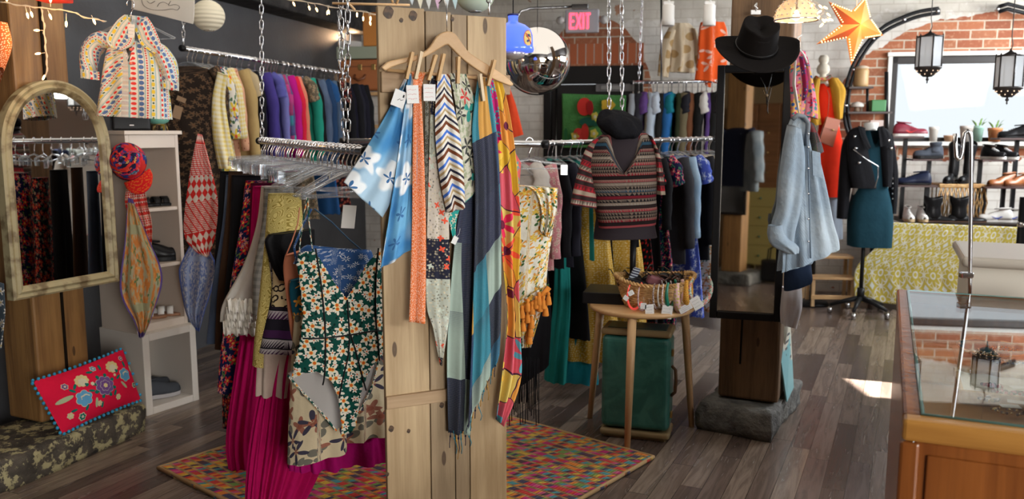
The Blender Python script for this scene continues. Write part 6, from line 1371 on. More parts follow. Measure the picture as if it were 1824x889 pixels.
t=thing('wall_hook','small white hook on the dark timber post above the black hat','hook',at(1346,22,4.40)); mb=MB(); mb.box((0,0,0),(.05,.01,.022)); mb.build('plate',WHITEP,t,bevel=.002); mb=MB(); mb.tube([(0,-.004,.005),(0,-.01,.045),(-.01,-.012,.03),(.004,-.02,.015)],.004,6); mb.build('prong',WHITEP,t)
# ======== denim shirt, kimono, shorts hung on the side of the post
WDN=fab('denim',(.23,.30,.37),(.42,.49,.54),bump=.012)
Yj=4.02
ds=thing('denim_shirt','faded light blue denim shirt hanging at the right side of the timber post','shirt')
loft('body',[(1410,210),(1402,235),(1396,290),(1394,360),(1394,430),(1391,470),(1390,482)],[(1436,210),(1447,250),(1460,300),(1472,350),(1482,395),(1492,425),(1494,440)],yp(Yj),FW,WDN,ds,d=.07,dp=[(0,.5),(.3,1),(1,1.1)],nf=8,amp=.024,seed=5)
loft('sleeve',[(1404,222),(1396,260),(1388,320),(1384,370),(1376,402),(1388,425)],[(1424,230),(1432,280),(1430,330),(1422,380),(1414,410),(1410,440)],yp(Yj-.07),FW,WDN,ds,d=.05,nf=3,amp=.012,seed=2)
loft('cuff',[(1370,402),(1369,418),(1376,436),(1395,448),(1404,452)],[(1392,398),(1400,420),(1412,430),(1421,440),(1420,450)],yp(Yj-.09),FW,WDN,ds,d=.045,nf=3,amp=.010)
drape('shirt_tail',[(1393,440),(1394,465),(1392,486)],[(1450,440),(1449,462),(1446,470)],yp(Yj-.05),FW,WDN,ds,nf=2,amp=.01)
mb=MB(); mb.tube([at(x,y,Yj-.055) for x,y in ((1412,212),(1420,205),(1432,208),(1440,220),(1436,260))],.018,10,flat=.6); mb.build('collar',fab('plain',(.20,.23,.26)),ds)
mb=MB(); mb.tube([at(x,y,Yj-.085) for x,y in ((1437,240),(1440,300),(1442,380),(1444,460))],.006,6,flat=.5); mb.build('placket',fab('denim',(.13,.18,.24),(.25,.32,.38)),ds)
drape('pocket',[(1446,268),(1448,312)],[(1461,272),(1464,318)],yp(Yj-.085),FW,WDN,ds,nf=1,amp=.002,solid=.004)
for y in (238,262,300,345,390,430):
    mb=MB(); mb.lathe([(0,-.003),(.005,-.003),(.005,.003),(0,.003)],10,at(1440,y,Yj-.095),Matrix.Rotation(PI/2,3,'X')); mb.build('button',STEEL,ds)
o=loft('dark_shirt',[(1430,214),(1436,240),(1438,280)],[(1448,222),(1460,250),(1466,270)],yp(Yj-.02),FW,fab('plaid',((.02,.02,.02),(.03,.04,.03),(.2,.02,.03),(.05,.05,.06)),30,20),None,d=.05,nf=2); tag(o,'dark plaid shirt tucked behind the denim shirt collar','shirt')
def tapx(name,pts): pass
PKF=fab('floral',(.68,.22,.30),(.72,.42,.12),(.05,.12,.35),13,p2=(.55,.03,.08),leaf=(.10,.25,.28),bump=.01)
km=thing('floral_kimono','pink floral kimono on a white hanger beside the timber post','kimono')
loft('body',[(1408,92),(1404,130),(1405,180),(1405,235)],[(1432,92),(1440,130),(1444,170),(1440,225)],yp(4.3),FW,PKF,km,d=.05,nf=5,amp=.012); loft('sleeve',[(1428,100),(1432,140),(1434,180),(1432,205)],[(1436,104),(1448,150),(1454,190),(1455,212)],yp(4.27),FW,PKF,km,d=.04,nf=3,amp=.01)
loft('lining',[(1424,100),(1430,150),(1430,180)],[(1432,105),(1440,150),(1436,175)],yp(4.24),FW,fab('floral',(.35,.03,.10),(.05,.08,.25),(.7,.5,.4),30),km,d=.02,nf=2)
hg=thing('white_hanger','white plastic hanger above the pink floral kimono','hanger')
mb=MB(); mb.tube([at(x,y,4.22) for x,y in ((1411,112),(1416,98),(1424,88),(1431,96),(1438,112))],.008,8,flat=.6); mb.tube([at(1424,88,4.22),at(1424,76,4.22),at(1420,68,4.22),at(1428,62,4.22)],.0035,6); mb.build('frame',WHITEP,hg)
mb=MB(); mb.tube([at(x,y,4.1) for x,y in ((1417,108),(1414,150),(1420,185),(1423,200),(1420,212))],.014,8,rr=[.012,.020,.016,.008,.006],flat=.25); tag(mb.build('white_hanger_strap',WHITEP),'white plastic hanger neck rising from the denim shirt collar','hanger')
hungdress('navy_shorts','shorts','navy blue shorts hanging below the denim shirt',[(1399,470),(1398,500),(1398,518)],[(1444,470),(1446,495),(1444,503)],4.1,fab('plain',(.015,.025,.05)),nf=3,amp=.006,d=.05)
hungdress('white_blouse','blouse','white cloth hanging under the navy shorts by the post',[(1394,512),(1392,550),(1394,578)],[(1426,508),(1426,550),(1416,584)],4.22,fab('plain',(.62,.60,.62)),nf=5,amp=.012,d=.04)
# booklet leaning at the post on the stone
p0_=onz(1392,712,SR+.004); BKX=(PU*.9+PV*.1).normalized()
bkl=thing('sign_board','small cream and pale blue printed sign leaning against the dark post','sign')
n_=Vector((.80,-.60,.0)).normalized(); A_=[at(1384,592,4.42),at(1408,574,4.60),at(1414,690,4.66),at(1402,716,4.45)]
def sq(pts,mat,nm,o=0,th=.008,par=bkl):
    nn_=(Vector(pts[1])-Vector(pts[0])).cross(Vector(pts[2])-Vector(pts[0])).normalized(); 
    if nn_.y>0: nn_=-nn_
    mb=MB(); f=[Vector(p)+nn_*o for p in pts]; mb.hexa(f,[p-nn_*th for p in f]); return mb.build(nm,mat,par)
a_,b_,c_,d_=A_; bil=lambda u,v:a_.lerp(b_,u).lerp(d_.lerp(c_,u),v)
sq([a_,b_,c_,d_],simple('sign_blue',(.22,.50,.55),.5),'board'); sq([bil(.25,.04),bil(.95,.04),bil(.95,.55),bil(.25,.55)],simple('sign_cream',(.62,.60,.50),.6),'printed_panel',.003,.004)
for k in range(5): sq([bil(.38,.12+.085*k),bil(.82-.1*(k%2),.12+.085*k),bil(.82-.1*(k%2),.15+.085*k),bil(.38,.15+.085*k)],simple('sign_ink',(.08,.08,.09),.6),'text_line',.006,.003)
t=tag(MB().build('x') if 0 else loft('white_bloom',[(1388,572),(1380,580),(1382,600)],[(1400,570),(1404,585),(1398,612)],yp(4.5),FW,simple('white_bloom',(.55,.54,.46),.8),None,d=.02,nf=3,amp=.008),'white cloth rosette tied to the side of the dark post','decoration')
# ======== glass pendant, star lamp
gq=at(1418,36,3.4); gd=thing('glass_pendant_lamp','ribbed amber glass bowl pendant lamp with a glowing bulb','lamp',gq)
AG=MT('amber_glass'); AG=AG.out((.85,.62,.42),.12,0,Alpha=.45,Emission_Color=(1,.45,.15),Emission_Strength=.06)
mb=MB(); mb.grid(lambda u,v:Vector(((.083-.004*(int(u*48)%2)+.002*math.sin(v*40))*math.cos(2*PI*u)*math.cos(v*PI/2*.92),(.083-.004*(int(u*48)%2))*math.sin(2*PI*u)*math.cos(v*PI/2*.92),.088*math.sin(v*PI/2*.92))),48,16,wrap=True); mb.build('shade',AG,gd)
mb=MB(); mb.tube([(.083*math.cos(a*PI/20),.083*math.sin(a*PI/20),0) for a in range(40)],.003,6,closed=True); mb.build('rim',CHROME,gd)
DM=simple('glass_stud',(.75,.68,.6),.1,0,Alpha=.7)
mb=MB()
for j in range(5):
    zz=math.radians(10+14*j); 
    for i in range(22-3*j):
        a=2*PI*(i+.5*(j%2))/(22-3*j); mb.lathe([(0,-.004),(.005,0),(0,.004)],5,(.085*math.cos(a)*math.cos(zz),.085*math.sin(a)*math.cos(zz),.09*math.sin(zz)))
mb.build('studs',DM,gd); mb=MB(); mb.lathe([(0,-.015),(.012,-.008),(.014,.005),(.008,.02),(0,.03)],12,(0,0,.012)); mb.build('bulb',BULB2,gd); mb=MB(); mb.tube([(0,0,.04),(0,0,3.1-gq.z)],.004,6); mb.build('cord',BLACKM,gd)
gL=lamp('pendant_glow','POINT',gq-Z*.03,gq,1.2,(1,.65,.35)); gL.data.shadow_soft_size=.03
sq_=at(1524,46,5.0); sr=thing('star_lamp','orange punched paper star lantern glowing beside the brick arch','lamp',sq_)
SM=MT('star_paper'); x,y,z=SM.ob; SM=SM.out((.70,.26,.07),.7,0,Emission_Color=(1,.36,.09),Emission_Strength=.17); SM_SHADED=SM.copy(); SM_SHADED.node_tree.nodes['Principled BSDF'].inputs['Emission Strength'].default_value=.05; SM_SHADED.node_tree.nodes['Principled BSDF'].inputs['Base Color'].default_value=(.32,.06,.02,1)  # lit star paper, and a darker, dimmer copy for its shaded faces
tips=[(1476,3),(1542,-6),(1573,63),(1516,116),(1454,79)]; tp_=[at(x,y,5.0)-sq_ for x,y in tips]; mid=[]
for i in range(5):
    m_=(tp_[i]+tp_[(i+1)%5])/2; mid.append(m_.normalized()*.085)
for i in range(5):
    T_=tp_[i]; l,r=mid[i-1],mid[i]; f=Vector((0,-.07,0)); bk_=Vector((0,.05,0))
    for a,b,c_,m_ in ((T_,l,f,SM_SHADED if i in(0,4) else SM),(T_,f,r,SM if i!=1 else SM),(T_,bk_,l,SM_SHADED),(T_,r,bk_,SM_SHADED)):
        mb=MB(); mb.add([a,b,c_],[(0,1,2)]); mb.build('point_face',m_,sr,solid=.002)
    mb=MB()
    for e in (l,r):
        for k in range(9):
            p=T_.lerp(e,.10+.10*k)*.94+Vector((0,-.004-.05*(k/9)*.45,0)); mb.lathe([(0,-.003),(.0042,0),(0,.003)],8,p+Vector((0,-.006,0)),Matrix.Rotation(PI/2,3,'X'))
    mb.build('light_holes',emis('star_hole',(1,.62,.28),2.2),sr)
mb=MB(); mb.tube([Vector((0,0,.05)),Vector((0,0,3.1-sq_.z))],.0025,5); mb.build('cord',WHITEP,sr)
sL=lamp('star_glow','POINT',sq_+Vector((0,-.15,0)),sq_,2.5,(1,.55,.25)); sL.data.shadow_soft_size=.08
fairy('tangle of fairy lights between the pendant lamp and the star lamp',[(1446,-8),(1452,4),(1462,10),(1468,20),(1462,30),(1472,40)],yp(4.6),[(1450,2,-2,4),(1456,6,3,3),(1463,10,4,2),(1468,16,-5,3),(1468,20,5,4),(1464,26,-4,3),(1462,30,3,4),(1466,34,4,1),(1470,38,-4,4),(1472,30,5,3)],.0016)
# ======== red dress mannequin
Yr=7.75; rmn=thing('mannequin','cream mannequin with a turned wooden finial head','mannequin')
CRM=simple('cream_form',(.62,.56,.46),.7)
q=at(1465,150,Yr); mb=MB(); mb.lathe([(.05,-.09),(.06,-.02),(.058,.03),(.062,.045),(.045,.06),(.03,.07),(.026,.085),(.05,.10),(.058,.13),(.05,.16),(.035,.175),(.03,.185),(.042,.20),(.045,.23),(.03,.255),(0,.26)],24,q); mb.build('neck_finial',CRM,rmn)
loft('torso',[(1448,150),(1436,165),(1440,220),(1436,300)],[(1482,150),(1496,165),(1494,220),(1500,300)],yp(Yr),FW,CRM,rmn,d=.10,nf=1,amp=0)
mb=MB(); mb.tube([(q.x,Yr,.0),(q.x,Yr,1.3)],.02,10); mb.lathe([(0,0),(.16,0),(.14,.03),(0,.04)],24,(q.x,Yr,0)); mb.build('stand',BLACKM,rmn)
hungdress('red_dress','dress','bright red fitted dress on the cream mannequin',[(1452,150),(1444,170),(1447,220),(1441,270),(1446,350)],[(1480,150),(1494,170),(1492,220),(1500,270),(1497,350)],Yr,fab('plain',(.80,.035,.012),bump=.004),nf=3,amp=.006,d=.13,vneck=(.4,.04))
vs_=thing('mustard_vest','mustard yellow draped waistcoat worn open over the red dress','vest'); MU=fab('plain',(.50,.27,.035),bump=.01)
loft('left_front',[(1450,138),(1440,165),(1440,200),(1445,224)],[(1460,142),(1458,170),(1460,200),(1462,222)],yp(Yr-.14),FW,MU,vs_,d=.05,nf=2,amp=.015); loft('right_front',[(1474,138),(1480,165),(1484,195),(1488,215)],[(1492,140),(1506,160),(1502,190),(1500,210)],yp(Yr-.14),FW,MU,vs_,d=.05,nf=2,amp=.02)
sc1=tag(MB().tube([at(x,y,Yr-.16) for x,y in ((1452,138),(1460,141),(1470,142),(1480,136))],.03,8,flat=.6).build('neck_scarf',fab('blotch',((.55,.12,.03),(.05,.15,.10),(.6,.4,.1),(.3,.05,.03)),30)),'small patterned neckerchief tied round the finial mannequin','scarf')
bg=thing('clutch_bag','rust leather clutch bag hanging on a thin strap over the red dress','bag'); RU=simple('rust_leather',(.36,.10,.05),.45)
P_=[at(1473,208,Yr-.2),at(1497,214,Yr-.2),at(1484,262,Yr-.2),at(1460,252,Yr-.2)]; sq(P_,RU,'body',0,.035,bg); sq([P_[0],P_[1],P_[1].lerp(P_[2],.42),P_[0].lerp(P_[3],.42)],simple('rust_leather2',(.42,.13,.07),.45),'flap',.006,.006,bg)
mb=MB(); mb.lathe([(0,-.004),(.008,-.003),(.008,.003),(0,.004)],10,at(1484,232,Yr-.215),Matrix.Rotation(PI/2,3,'X')); mb.build('clasp',BRASS,bg); mb=MB(); mb.tube([at(x,y,Yr-.17) for x,y in ((1474,209),(1476,190),(1477,170),(1474,160))],.006,6,flat=.4); mb.build('strap',RU,bg)
hungdress('white_hem','skirt','pale blue cloth hem below the red dress',[(1470,345),(1470,400),(1468,430)],[(1496,345),(1500,395),(1500,425)],Yr+.05,fab('plain',(.40,.46,.55)),nf=3,amp=.012,d=.05)
# ======== jacket mannequin
Yk=7.3; jm=thing('mannequin','white dress form on a black five-star castor base','mannequin'); q=at(1549,250,Yk); WF=simple('white_form',(.70,.68,.64),.6)
mb=MB(); mb.lathe([(.05,-.06),(.058,0),(.056,.06),(.063,.13),(.064,.15),(.0,.155)],24,q); mb.build('neck',WF,jm); loft('torso',[(1528,245),(1516,262),(1520,320),(1518,400)],[(1570,245),(1582,262),(1580,320),(1582,400)],yp(Yk),FW,WF,jm,d=.10,nf=1,amp=0)
mb=MB(); mb.tube([(q.x,Yk,.14),(q.x,Yk,.8)],.017,10); mb.tube([(q.x,Yk,.14),(q.x,Yk,.24)],.032,12); mb.build('pole',BLACKM,jm)
for k in range(5):
    a=2*PI*k/5+.35; e_=Vector((q.x+.25*math.cos(a),Yk+.25*math.sin(a),.075)); mb=MB(); mb.tube([(q.x,Yk,.15),Vector((q.x,Yk,.14)).lerp(e_,.5)+Z*.01,e_],.02,8,rr=[.026,.02,.015]); lgk=mb.build('leg',BLACKM,jm)
    mb=MB(); mb.tube([e_+Vector((-.013,0,-.045)),e_+Vector((.013,0,-.045))],.028,14); mb.build('castor',STEEL,lgk)
hungdress('teal_dress','dress','dark teal sheath dress on the castor dress form',[(1530,232),(1520,260),(1524,320),(1512,380),(1511,438)],[(1568,232),(1580,260),(1576,320),(1588,380),(1586,440)],Yk,fab('plain',(.012,.045,.065),bump=.006),nf=5,amp=.008,d=.13,vneck=(.45,.14))
bj=thing('biker_jacket','cropped black biker jacket with silver studs over the teal dress','jacket'); BJ=fab('plain',(.009,.009,.011),bump=.006,rough=.7)
loft('left_front',[(1526,226),(1510,240),(1512,300),(1518,335)],[(1540,228),(1546,270),(1556,310),(1561,336)],yp(Yk-.12),FW,BJ,bj,d=.045,nf=2,amp=.006); loft('right_front',[(1564,228),(1566,270),(1570,310),(1572,332)],[(1576,228),(1588,245),(1590,300),(1586,333)],yp(Yk-.12),FW,BJ,bj,d=.045,nf=2,amp=.006); loft('back',[(1516,236),(1514,335)],[(1582,236),(1588,335)],yp(Yk+.09),FW,BJ,bj,d=.04,nf=2,amp=.004)
for nm,L_,R_ in (('sleeve',[(1512,236),(1500,262),(1494,330),(1491,389)],[(1524,246),(1520,290),(1514,340),(1508,390)]),('sleeve',[(1578,236),(1580,290),(1582,340),(1582,380)],[(1588,242),(1598,300),(1598,345),(1595,380)])): loft('sleeve',L_,R_,yp(Yk-.02),FW,BJ,bj,d=.055,nf=2,amp=.006)
for L_,R_ in (([(1528,224),(1534,245),(1545,268)],[(1538,226),(1545,246),(1552,262)]),([(1564,226),(1566,246),(1568,262)],[(1574,224),(1580,245),(1584,258)])): drape('lapel',L_,R_,yp(Yk-.19),FW,BJ,bj,nf=1,amp=.004,solid=.006)
for x,y in ((1523,243),(1525,264),(1531,290),(1583,250),(1588,264)):
    mb=MB(); mb.lathe([(0,-.012),(.012,-.006),(.014,0),(0,.004)],10,at(x,y,Yk-.19),Matrix.Rotation(PI/2,3,'X')); mb.build('stud',CHROME,bj)
mb=MB(); mb.tube([at(x,y,Yk-.185) for x,y in ((1520,266),(1545,285),(1564,296),(1564,315),(1558,335))],.005,6); mb.build('zip',STEEL,bj)
for k in range(5):
    mb=MB(); mb.lathe([(0,-.006),(.008,0),(0,.004)],8,at(1590,318+9*k,Yk-.10),Matrix.Rotation(PI/2,3,'X')); mb.build('stud',CHROME,bj)
# ======== step stool
sx_=at(1476,540,7.75); ws=thing('step_stool','small pale wooden step stool against the brick wall','stool',(sx_.x,7.75,0),-.1)
zt_=at(1476,455,7.9).z; zm=at(1476,492,7.7).z
for nm,c_,d_ in (('top_step',(.0,.12,zt_),(.42,.22,.025)),('lower_step',(-.02,-.10,zm),(.40,.2,.022)),('front_rail',(-.02,-.18,.10),(.38,.02,.04))): mb=MB(); mb.box(c_,d_); mb.build(nm,W_BEECHX,ws,bevel=.004)
for x,y,z_ in ((-.19,-.17,zm),(.16,-.17,zm),(-.19,.2,zt_),(.19,.2,zt_),(.19,.04,zt_),(-.19,.04,zt_)): mb=MB(); mb.box((x,y,z_/2),(.03,.03,z_-.02)); mb.build('leg',W_BEECH,ws,bevel=.003)
# ======== window table with patterned cloth
Yw=7.55; a_=at(1520,394,Yw); b_=at(1905,394,Yw); TZw=a_.z
tb=thing('display_table','long black display table below the window','table',(a_.x,Yw,0),math.atan2(BE.y,BE.x))
TL=1.95
mb=MB(); mb.box((TL/2+.25,.30,TZw-.02),(TL-.5,.60,.04)); mb.build('table_top',simple('table_dark',(.03,.022,.018),.35),tb,bevel=.003)
for x,y in ((.3,.1),(TL-.05,.1),(.3,.5),(TL-.05,.5)): mb=MB(); mb.box((x,y,TZw/2-.02),(.04,.04,TZw-.04)); mb.build('leg',BLACKM,tb)
m=MT('yellow_retro'); u,v=m.uv; s=5.0; X=(u*s).fract()-.5; Y=(v*s).fract()-.5; r=(X*X+Y*Y).sqrt(); an=Y.atan2(X); e=(an*4).cos().abs()*.20+.30
c=m.mix(r.lt(e),(.50,.40,.055),(.66,.65,.58)); c=m.mix(r.lt(e-.07),c,(.50,.40,.055)); c=m.mix(r.lt(.16),c,(.66,.65,.58)); c=m.mix(r.lt(.09),c,(.52,.42,.06)); c=m.mix((X.abs()+Y.abs()).gt(.86),c,(.62,.64,.60)); c=m.mix((r.gt(.47)*r.lt(.50)),c,(.66,.65,.58)); m.bump(m.noise(7,3),.012); YC=m.out(c,.8)
PW=Vector((a_.x,Yw,0)); WN=Vector((BE.y,-BE.x,0)); wpj=lambda o=0:(lambda x,y:hit(x,y,PW+WN*(.03+o),WN))
tag(drape('table_cloth',[(1592,396),(1560,440),(1524,480),(1523,538)],[(1950,410),(1950,450),(1950,500),(1950,560)],wpj(),WN,YC,None,nf=9,amp=.012,nu=140,nv=30,uv=lambda u,v:(u*2.6,-v*.75),solid=.003),'yellow and white retro leaf print cloth hanging down the window table','tablecloth')
def TP(px,dy=.2): # point on table top under pixel column
    q=hit(px,395,PW-WN*dy,WN); q.z=TZw+.002; return q
FRB=math.atan2(BE.y,BE.x)
def riser(label,px0,px1,py,ysup,dy,legs):
    A=hit(px0,py,PW-WN*dy,WN); B=hit(px1,py,PW-WN*dy,WN); z=(A.z+B.z)/2; t=thing('shoe_riser',label,'shelf',(A.x,A.y,0),FRB,'black risers on the window table'); L=(B-A).length
    mb=MB(); mb.box((L/2,.0,z-.008),(L,.22,.016)); mb.build('shelf_board',simple('riser_board',(.06,.025,.02),.4),t,bevel=.002)
    for f in legs: mb=MB(); mb.box((L*f,.03,(z+ysup)/2-.01),(.032,.032,z-ysup-.012)); mb.build('post',BLACKM,t)
    return z,A,B
z1,_,_=riser('highest left shoe riser, holding the maroon sneaker',1585,1640,243,TZw,.30,(.55,))
z2,_,_=riser('second left shoe riser, holding the grey ankle boot',1620,1672,283,TZw,.22,(.72,))
z3,_,_=riser('low left shoe riser, holding the navy shoe',1592,1664,329,TZw,.12,(.85,))
z4,_,_=riser('highest right shoe riser, at the picture edge',1772,1850,246,TZw,.34,(.55,))
z5,_,_=riser('middle right shoe riser, holding black and white trainers',1742,1800,284,TZw,.26,(.12,.9))
z6,_,_=riser('low right shoe riser, holding brown shoes',1746,1850,332,TZw,.16,(.1,))
def SP(px,z,dy): q=hit(px,395,PW-WN*dy,WN); q.z=z+.001; return q
MAR=simple('maroon_leather',(.22,.02,.04),.4)
shoe(SP(1611,z1,.30),.0+FRB,'maroon and white sneaker with a red swoosh on the highest left riser','sneaker',MAR,WHL,.30,logo=simple('red_mark',(.75,.03,.03),.4))
shoe(SP(1560,TZw+.62,.42),FRB,'red sneaker half hidden behind the biker jacket','sneaker',simple('red_leather',(.45,.03,.03),.4),WHL,.27)
shoe(SP(1645,z2,.22),PI+FRB,'grey laced ankle boot on the second left riser','ankle',fab('plain',(.07,.08,.10)),BLACKP,.26,lace=BLACKP)
shoe(SP(1622,z3,.12),PI+FRB-.15,'navy flat desert boot on the low left riser','oxford',NAVL,BLACKP,.30,lace=BLACKP)
for px,l in ((1617,'left'),(1641,'right')): shoe(TP(px,.10),FRB-PI/2-.1,l+' of two white canvas sneakers pointing forward on the table','sneaker',WHL,simple('tan_sole3',(.5,.36,.2),.5),.27)
wb=thing('wicker_stand','low woven rattan stand on the window table between boots','stand',TP(1702,.26)+Z*0,FRB)
hw=at(1702,326,7.7).z-TZw
mb=MB(); mb.box((0,0,hw-.02),(.40,.26,.035)); mb.build('top',WK,wb,bevel=.008)
mb=MB()
for k in range(11):
    for s in (-1,1):
        x=-.18+.036*k; mb.tube([(x,-.12,.01),(x+s*.03,-.125,hw*.5),(x,-.12,hw-.03)],.006,5)
        mb.tube([(x,.12,.01),(x,.12,hw-.03)],.006,5)
mb.tube([(-.19,-.12,.012),(.19,-.12,.012),(.19,.12,.012),(-.19,.12,.012)],.012,6,closed=True); mb.build('lattice',WK,wb)
for px,l in ((1688,'left'),(1714,'right')): shoe(SP(px,TZw+hw,.26),PI+FRB+.9,l+' tall black cowboy boot standing on the rattan stand','boot',BLEA,BLACKP,.25)
for px,l in ((1676,'left'),(1722,'right')):
    b_o=shoe(TP(px,.06),FRB+.05,l+' short black cowboy boot on the table in front of the rattan stand','boot',BLEA,simple('boot_sole',(.10,.05,.03),.5),.29); b_o.scale=(1.15,1,.62)
for px,l in ((1795,'left'),(1818,'right')): shoe(SP(px,z4,.34),PI+FRB-.2,l+' polished black shoe on the highest right riser','oxford',BLEA,BLACKP,.28,lace=BLACKP)
for px,l in ((1760,'left'),(1782,'right')): shoe(SP(px,z5,.26),FRB-PI/2+.5,l+' black trainer with white soles on the middle right riser','sneaker',BLEA,WHL,.26)
for px,l in ((1780,'left'),(1808,'right')): shoe(SP(px,z6,.16),PI+FRB+.35,l+' brown leather shoe on the low right riser','oxford',BRL,simple('dk_sole',(.10,.04,.02),.5),.30,lace=BRL)
for px,l in ((1772,'left'),(1800,'right')): shoe(TP(px,.10),PI+FRB-.15,l+' white high-top sneaker with a blue swoosh on the table','sneaker',WHL,WHL,.28,logo=simple('blue_mark',(.02,.06,.35),.4))
# ======== arched wall shelf (etagere)
AP=lambda x,y:hit(x,y,BW+BN*.16,BN)
et=thing('arched_shelf','tall black metal arched shelf curving round the window','shelf')
arc=[(1516,250),(1507,225),(1503,190),(1508,150),(1522,110),(1545,75),(1575,47),(1610,30),(1640,20),(1672,15)]
arc2=[(x+(7 if y>60 else 2),y+(2 if y>60 else 8)) for x,y in arc]
for A_ in (arc,arc2): mb=MB(); mb.tube([AP(q.x,q.y) for q in resamp(A_,40)],.018,8); mb.build('arch_bar',BLACKM,et)
mb=MB()
for i in (8,16,24,32): a=resamp(arc,40)[i]; b=resamp(arc2,40)[i]; mb.tube([AP(a.x,a.y),AP(b.x,b.y)],.02,6)
mb.tube([AP(1672,15),AP(1668,24)],.02,6); mb.build('clamp',STEEL,et)
for x0,x1,y in ((1508,1551,157),(1506,1584,201)):
    a,b=AP(x0,y),AP(x1,y); c_=(a+b)/2; mb=MB(); mb.box((0,0,0),((b-a).length,.22,.02)); o=mb.build('shelf_board',simple('etagere_board',(.05,.03,.025),.4),et,bevel=.002); o.location=c_; o.rotation_euler=(0,0,FRB)
mb=MB(); mb.tube([AP(1545,157),AP(1545,201)],.013,6); mb.tube([AP(1579,128),AP(1579,245)],.018,6); mb.build('upright',BLACKM,et)
et2=thing('arched_shelf','end of a second black metal arch entering at the upper right corner','shelf')
for dy in (0,9): mb=MB(); mb.tube([AP(x,y+dy) for x,y in ((1779,12),(1795,7),(1824,14),(1860,30))],.018,8); mb.build('arch_bar',BLACKM,et2)
mb=MB(); mb.tube([AP(1779,12),AP(1775,20)],.02,6); mb.build('clamp',STEEL,et2)
SH=lambda px,py:AP(px,py)
t=thing('stoneware_jar','tan stoneware jar with a pale lid on the arched shelf','jar',SH(1533,155)); mb=MB(); mb.lathe([(0,0),(.062,0),(.068,.02),(.068,.15),(.06,.17),(0,.17)],24); mb.build('jar',simple('jar_tan',(.48,.30,.13),.5),t); mb=MB(); mb.lathe([(0,.17),(.064,.17),(.066,.185),(.03,.20),(0,.20)],24); mb.build('lid',simple('jar_lid',(.55,.45,.33),.6),t)
t=thing('ceramic_mushroom','small white mushroom shaped ornament on the lower arched shelf','ornament',SH(1526,199)); mb=MB(); mb.lathe([(0,0),(.03,0),(.022,.03),(.022,.05),(0,.05)],16); mb.build('stem',simple('stem_brown',(.22,.15,.10),.6),t); mb=MB(); mb.lathe([(0,.045),(.06,.045),(.065,.06),(.045,.085),(0,.095)],20); mb.build('cap',simple('cap_white',(.66,.62,.55),.5),t)
t=tag(MB().box((0,0,.055),(.13,.13,.11)).build('green_box',simple('green_box',(.06,.24,.08),.5),bevel=.008),'green square box on the lower arched shelf','box'); t.location=SH(1562,199); t.rotation_euler=(0,0,FRB)
t=tag(MB().box((0,0,.05),(.12,.05,.10)).build('pink_book',simple('pink_book',(.62,.50,.45),.6),bevel=.004),'pale pink card propped below the lower arched shelf','card'); t.location=SH(1560,233); t.rotation_euler=(0,0,FRB)
# ======== lanterns
LGL=simple('lantern_glass',(.80,.84,.88),.15,0,Alpha=.55)
LM=MT('lantern_metal'); LMm=LM.out((.06,.055,.055),.4,.6)
def moroc(px,ytop,ybot,Y,label,chain_x):
    T_=at(px,ytop,Y); B_=at(px,ybot,Y); H=T_.z-B_.z; r=H*.25; t=thing('glass_lantern',label,'lantern',B_)
    hx6=lambda k,rr,z:Vector((rr*math.cos(PI/3*k+.35),rr*math.sin(PI/3*k+.35),z))
    zt,zm=H*.96,H*.34
    for k in range(6):
        mb=MB(); a,b=hx6(k,r,zm),hx6(k+1,r,zm); c_,d_=hx6(k+1,r,zt),hx6(k,r,zt); mb.add([a,b,c_,d_],[(0,1,2,3)]); mb.build('glass_panel',LGL,t,solid=.002)
    mb=MB()
    for k in range(6):
        mb.tube([hx6(k,r,zm-.01),hx6(k,r,zt+.01)],.0055,6)
        for z in (zm,zt): mb.tube([hx6(k,r,z),hx6(k+1,r,z)],.006,6)
        mb.tube([hx6(k,r,zt),hx6(k,r,zt+.02)],.004,5,rr=[.006,.001])
    mb.build('frame',LMm,t)
    mb=MB(); mb.lathe([(0,0),(.006,.01),(.003,.02),(.012,.03),(.005,.045),(.012,.05),(r*.35,H*.15),(r*.8,H*.25),(r*1.02,zm-.005),(r*1.08,zm),(0,zm)],18); mb.build('lower_cup',LMm,t)
    mb=MB()
    for j,(rr,z) in enumerate(((r*.62,H*.20),(r*.86,H*.265))):
        for k in range(8+4*j): a=2*PI*k/(8+4*j); mb.lathe([(0,-.005),(.005,0),(0,.005)],6,(rr*1.03*math.cos(a),rr*1.03*math.sin(a),z))
    mb.build('punched_holes',emis('hole_peach',(1,.65,.45),.8),t)
    mb=MB(); mb.lathe([(0,zt+.002),(r,zt+.002),(r*.5,zt+.012),(.01,zt+.03),(0,zt+.05)],12); mb.build('lid',LMm,t)
    mb=MB(); mb.tube([(0,0,zt+.03),(.01,0,zt+.07),(.0,0,zt+.12),(0,0,3.1-B_.z)],.003,5); mb.build('hanging_wire',LMm,t); return t
moroc(1651,62,150,5.9,'hexagonal glass and metal hanging lantern left of the pair before the window',1655); moroc(1793,96,187,5.4,'hexagonal glass hanging lantern at right, lower than its partner',1797)
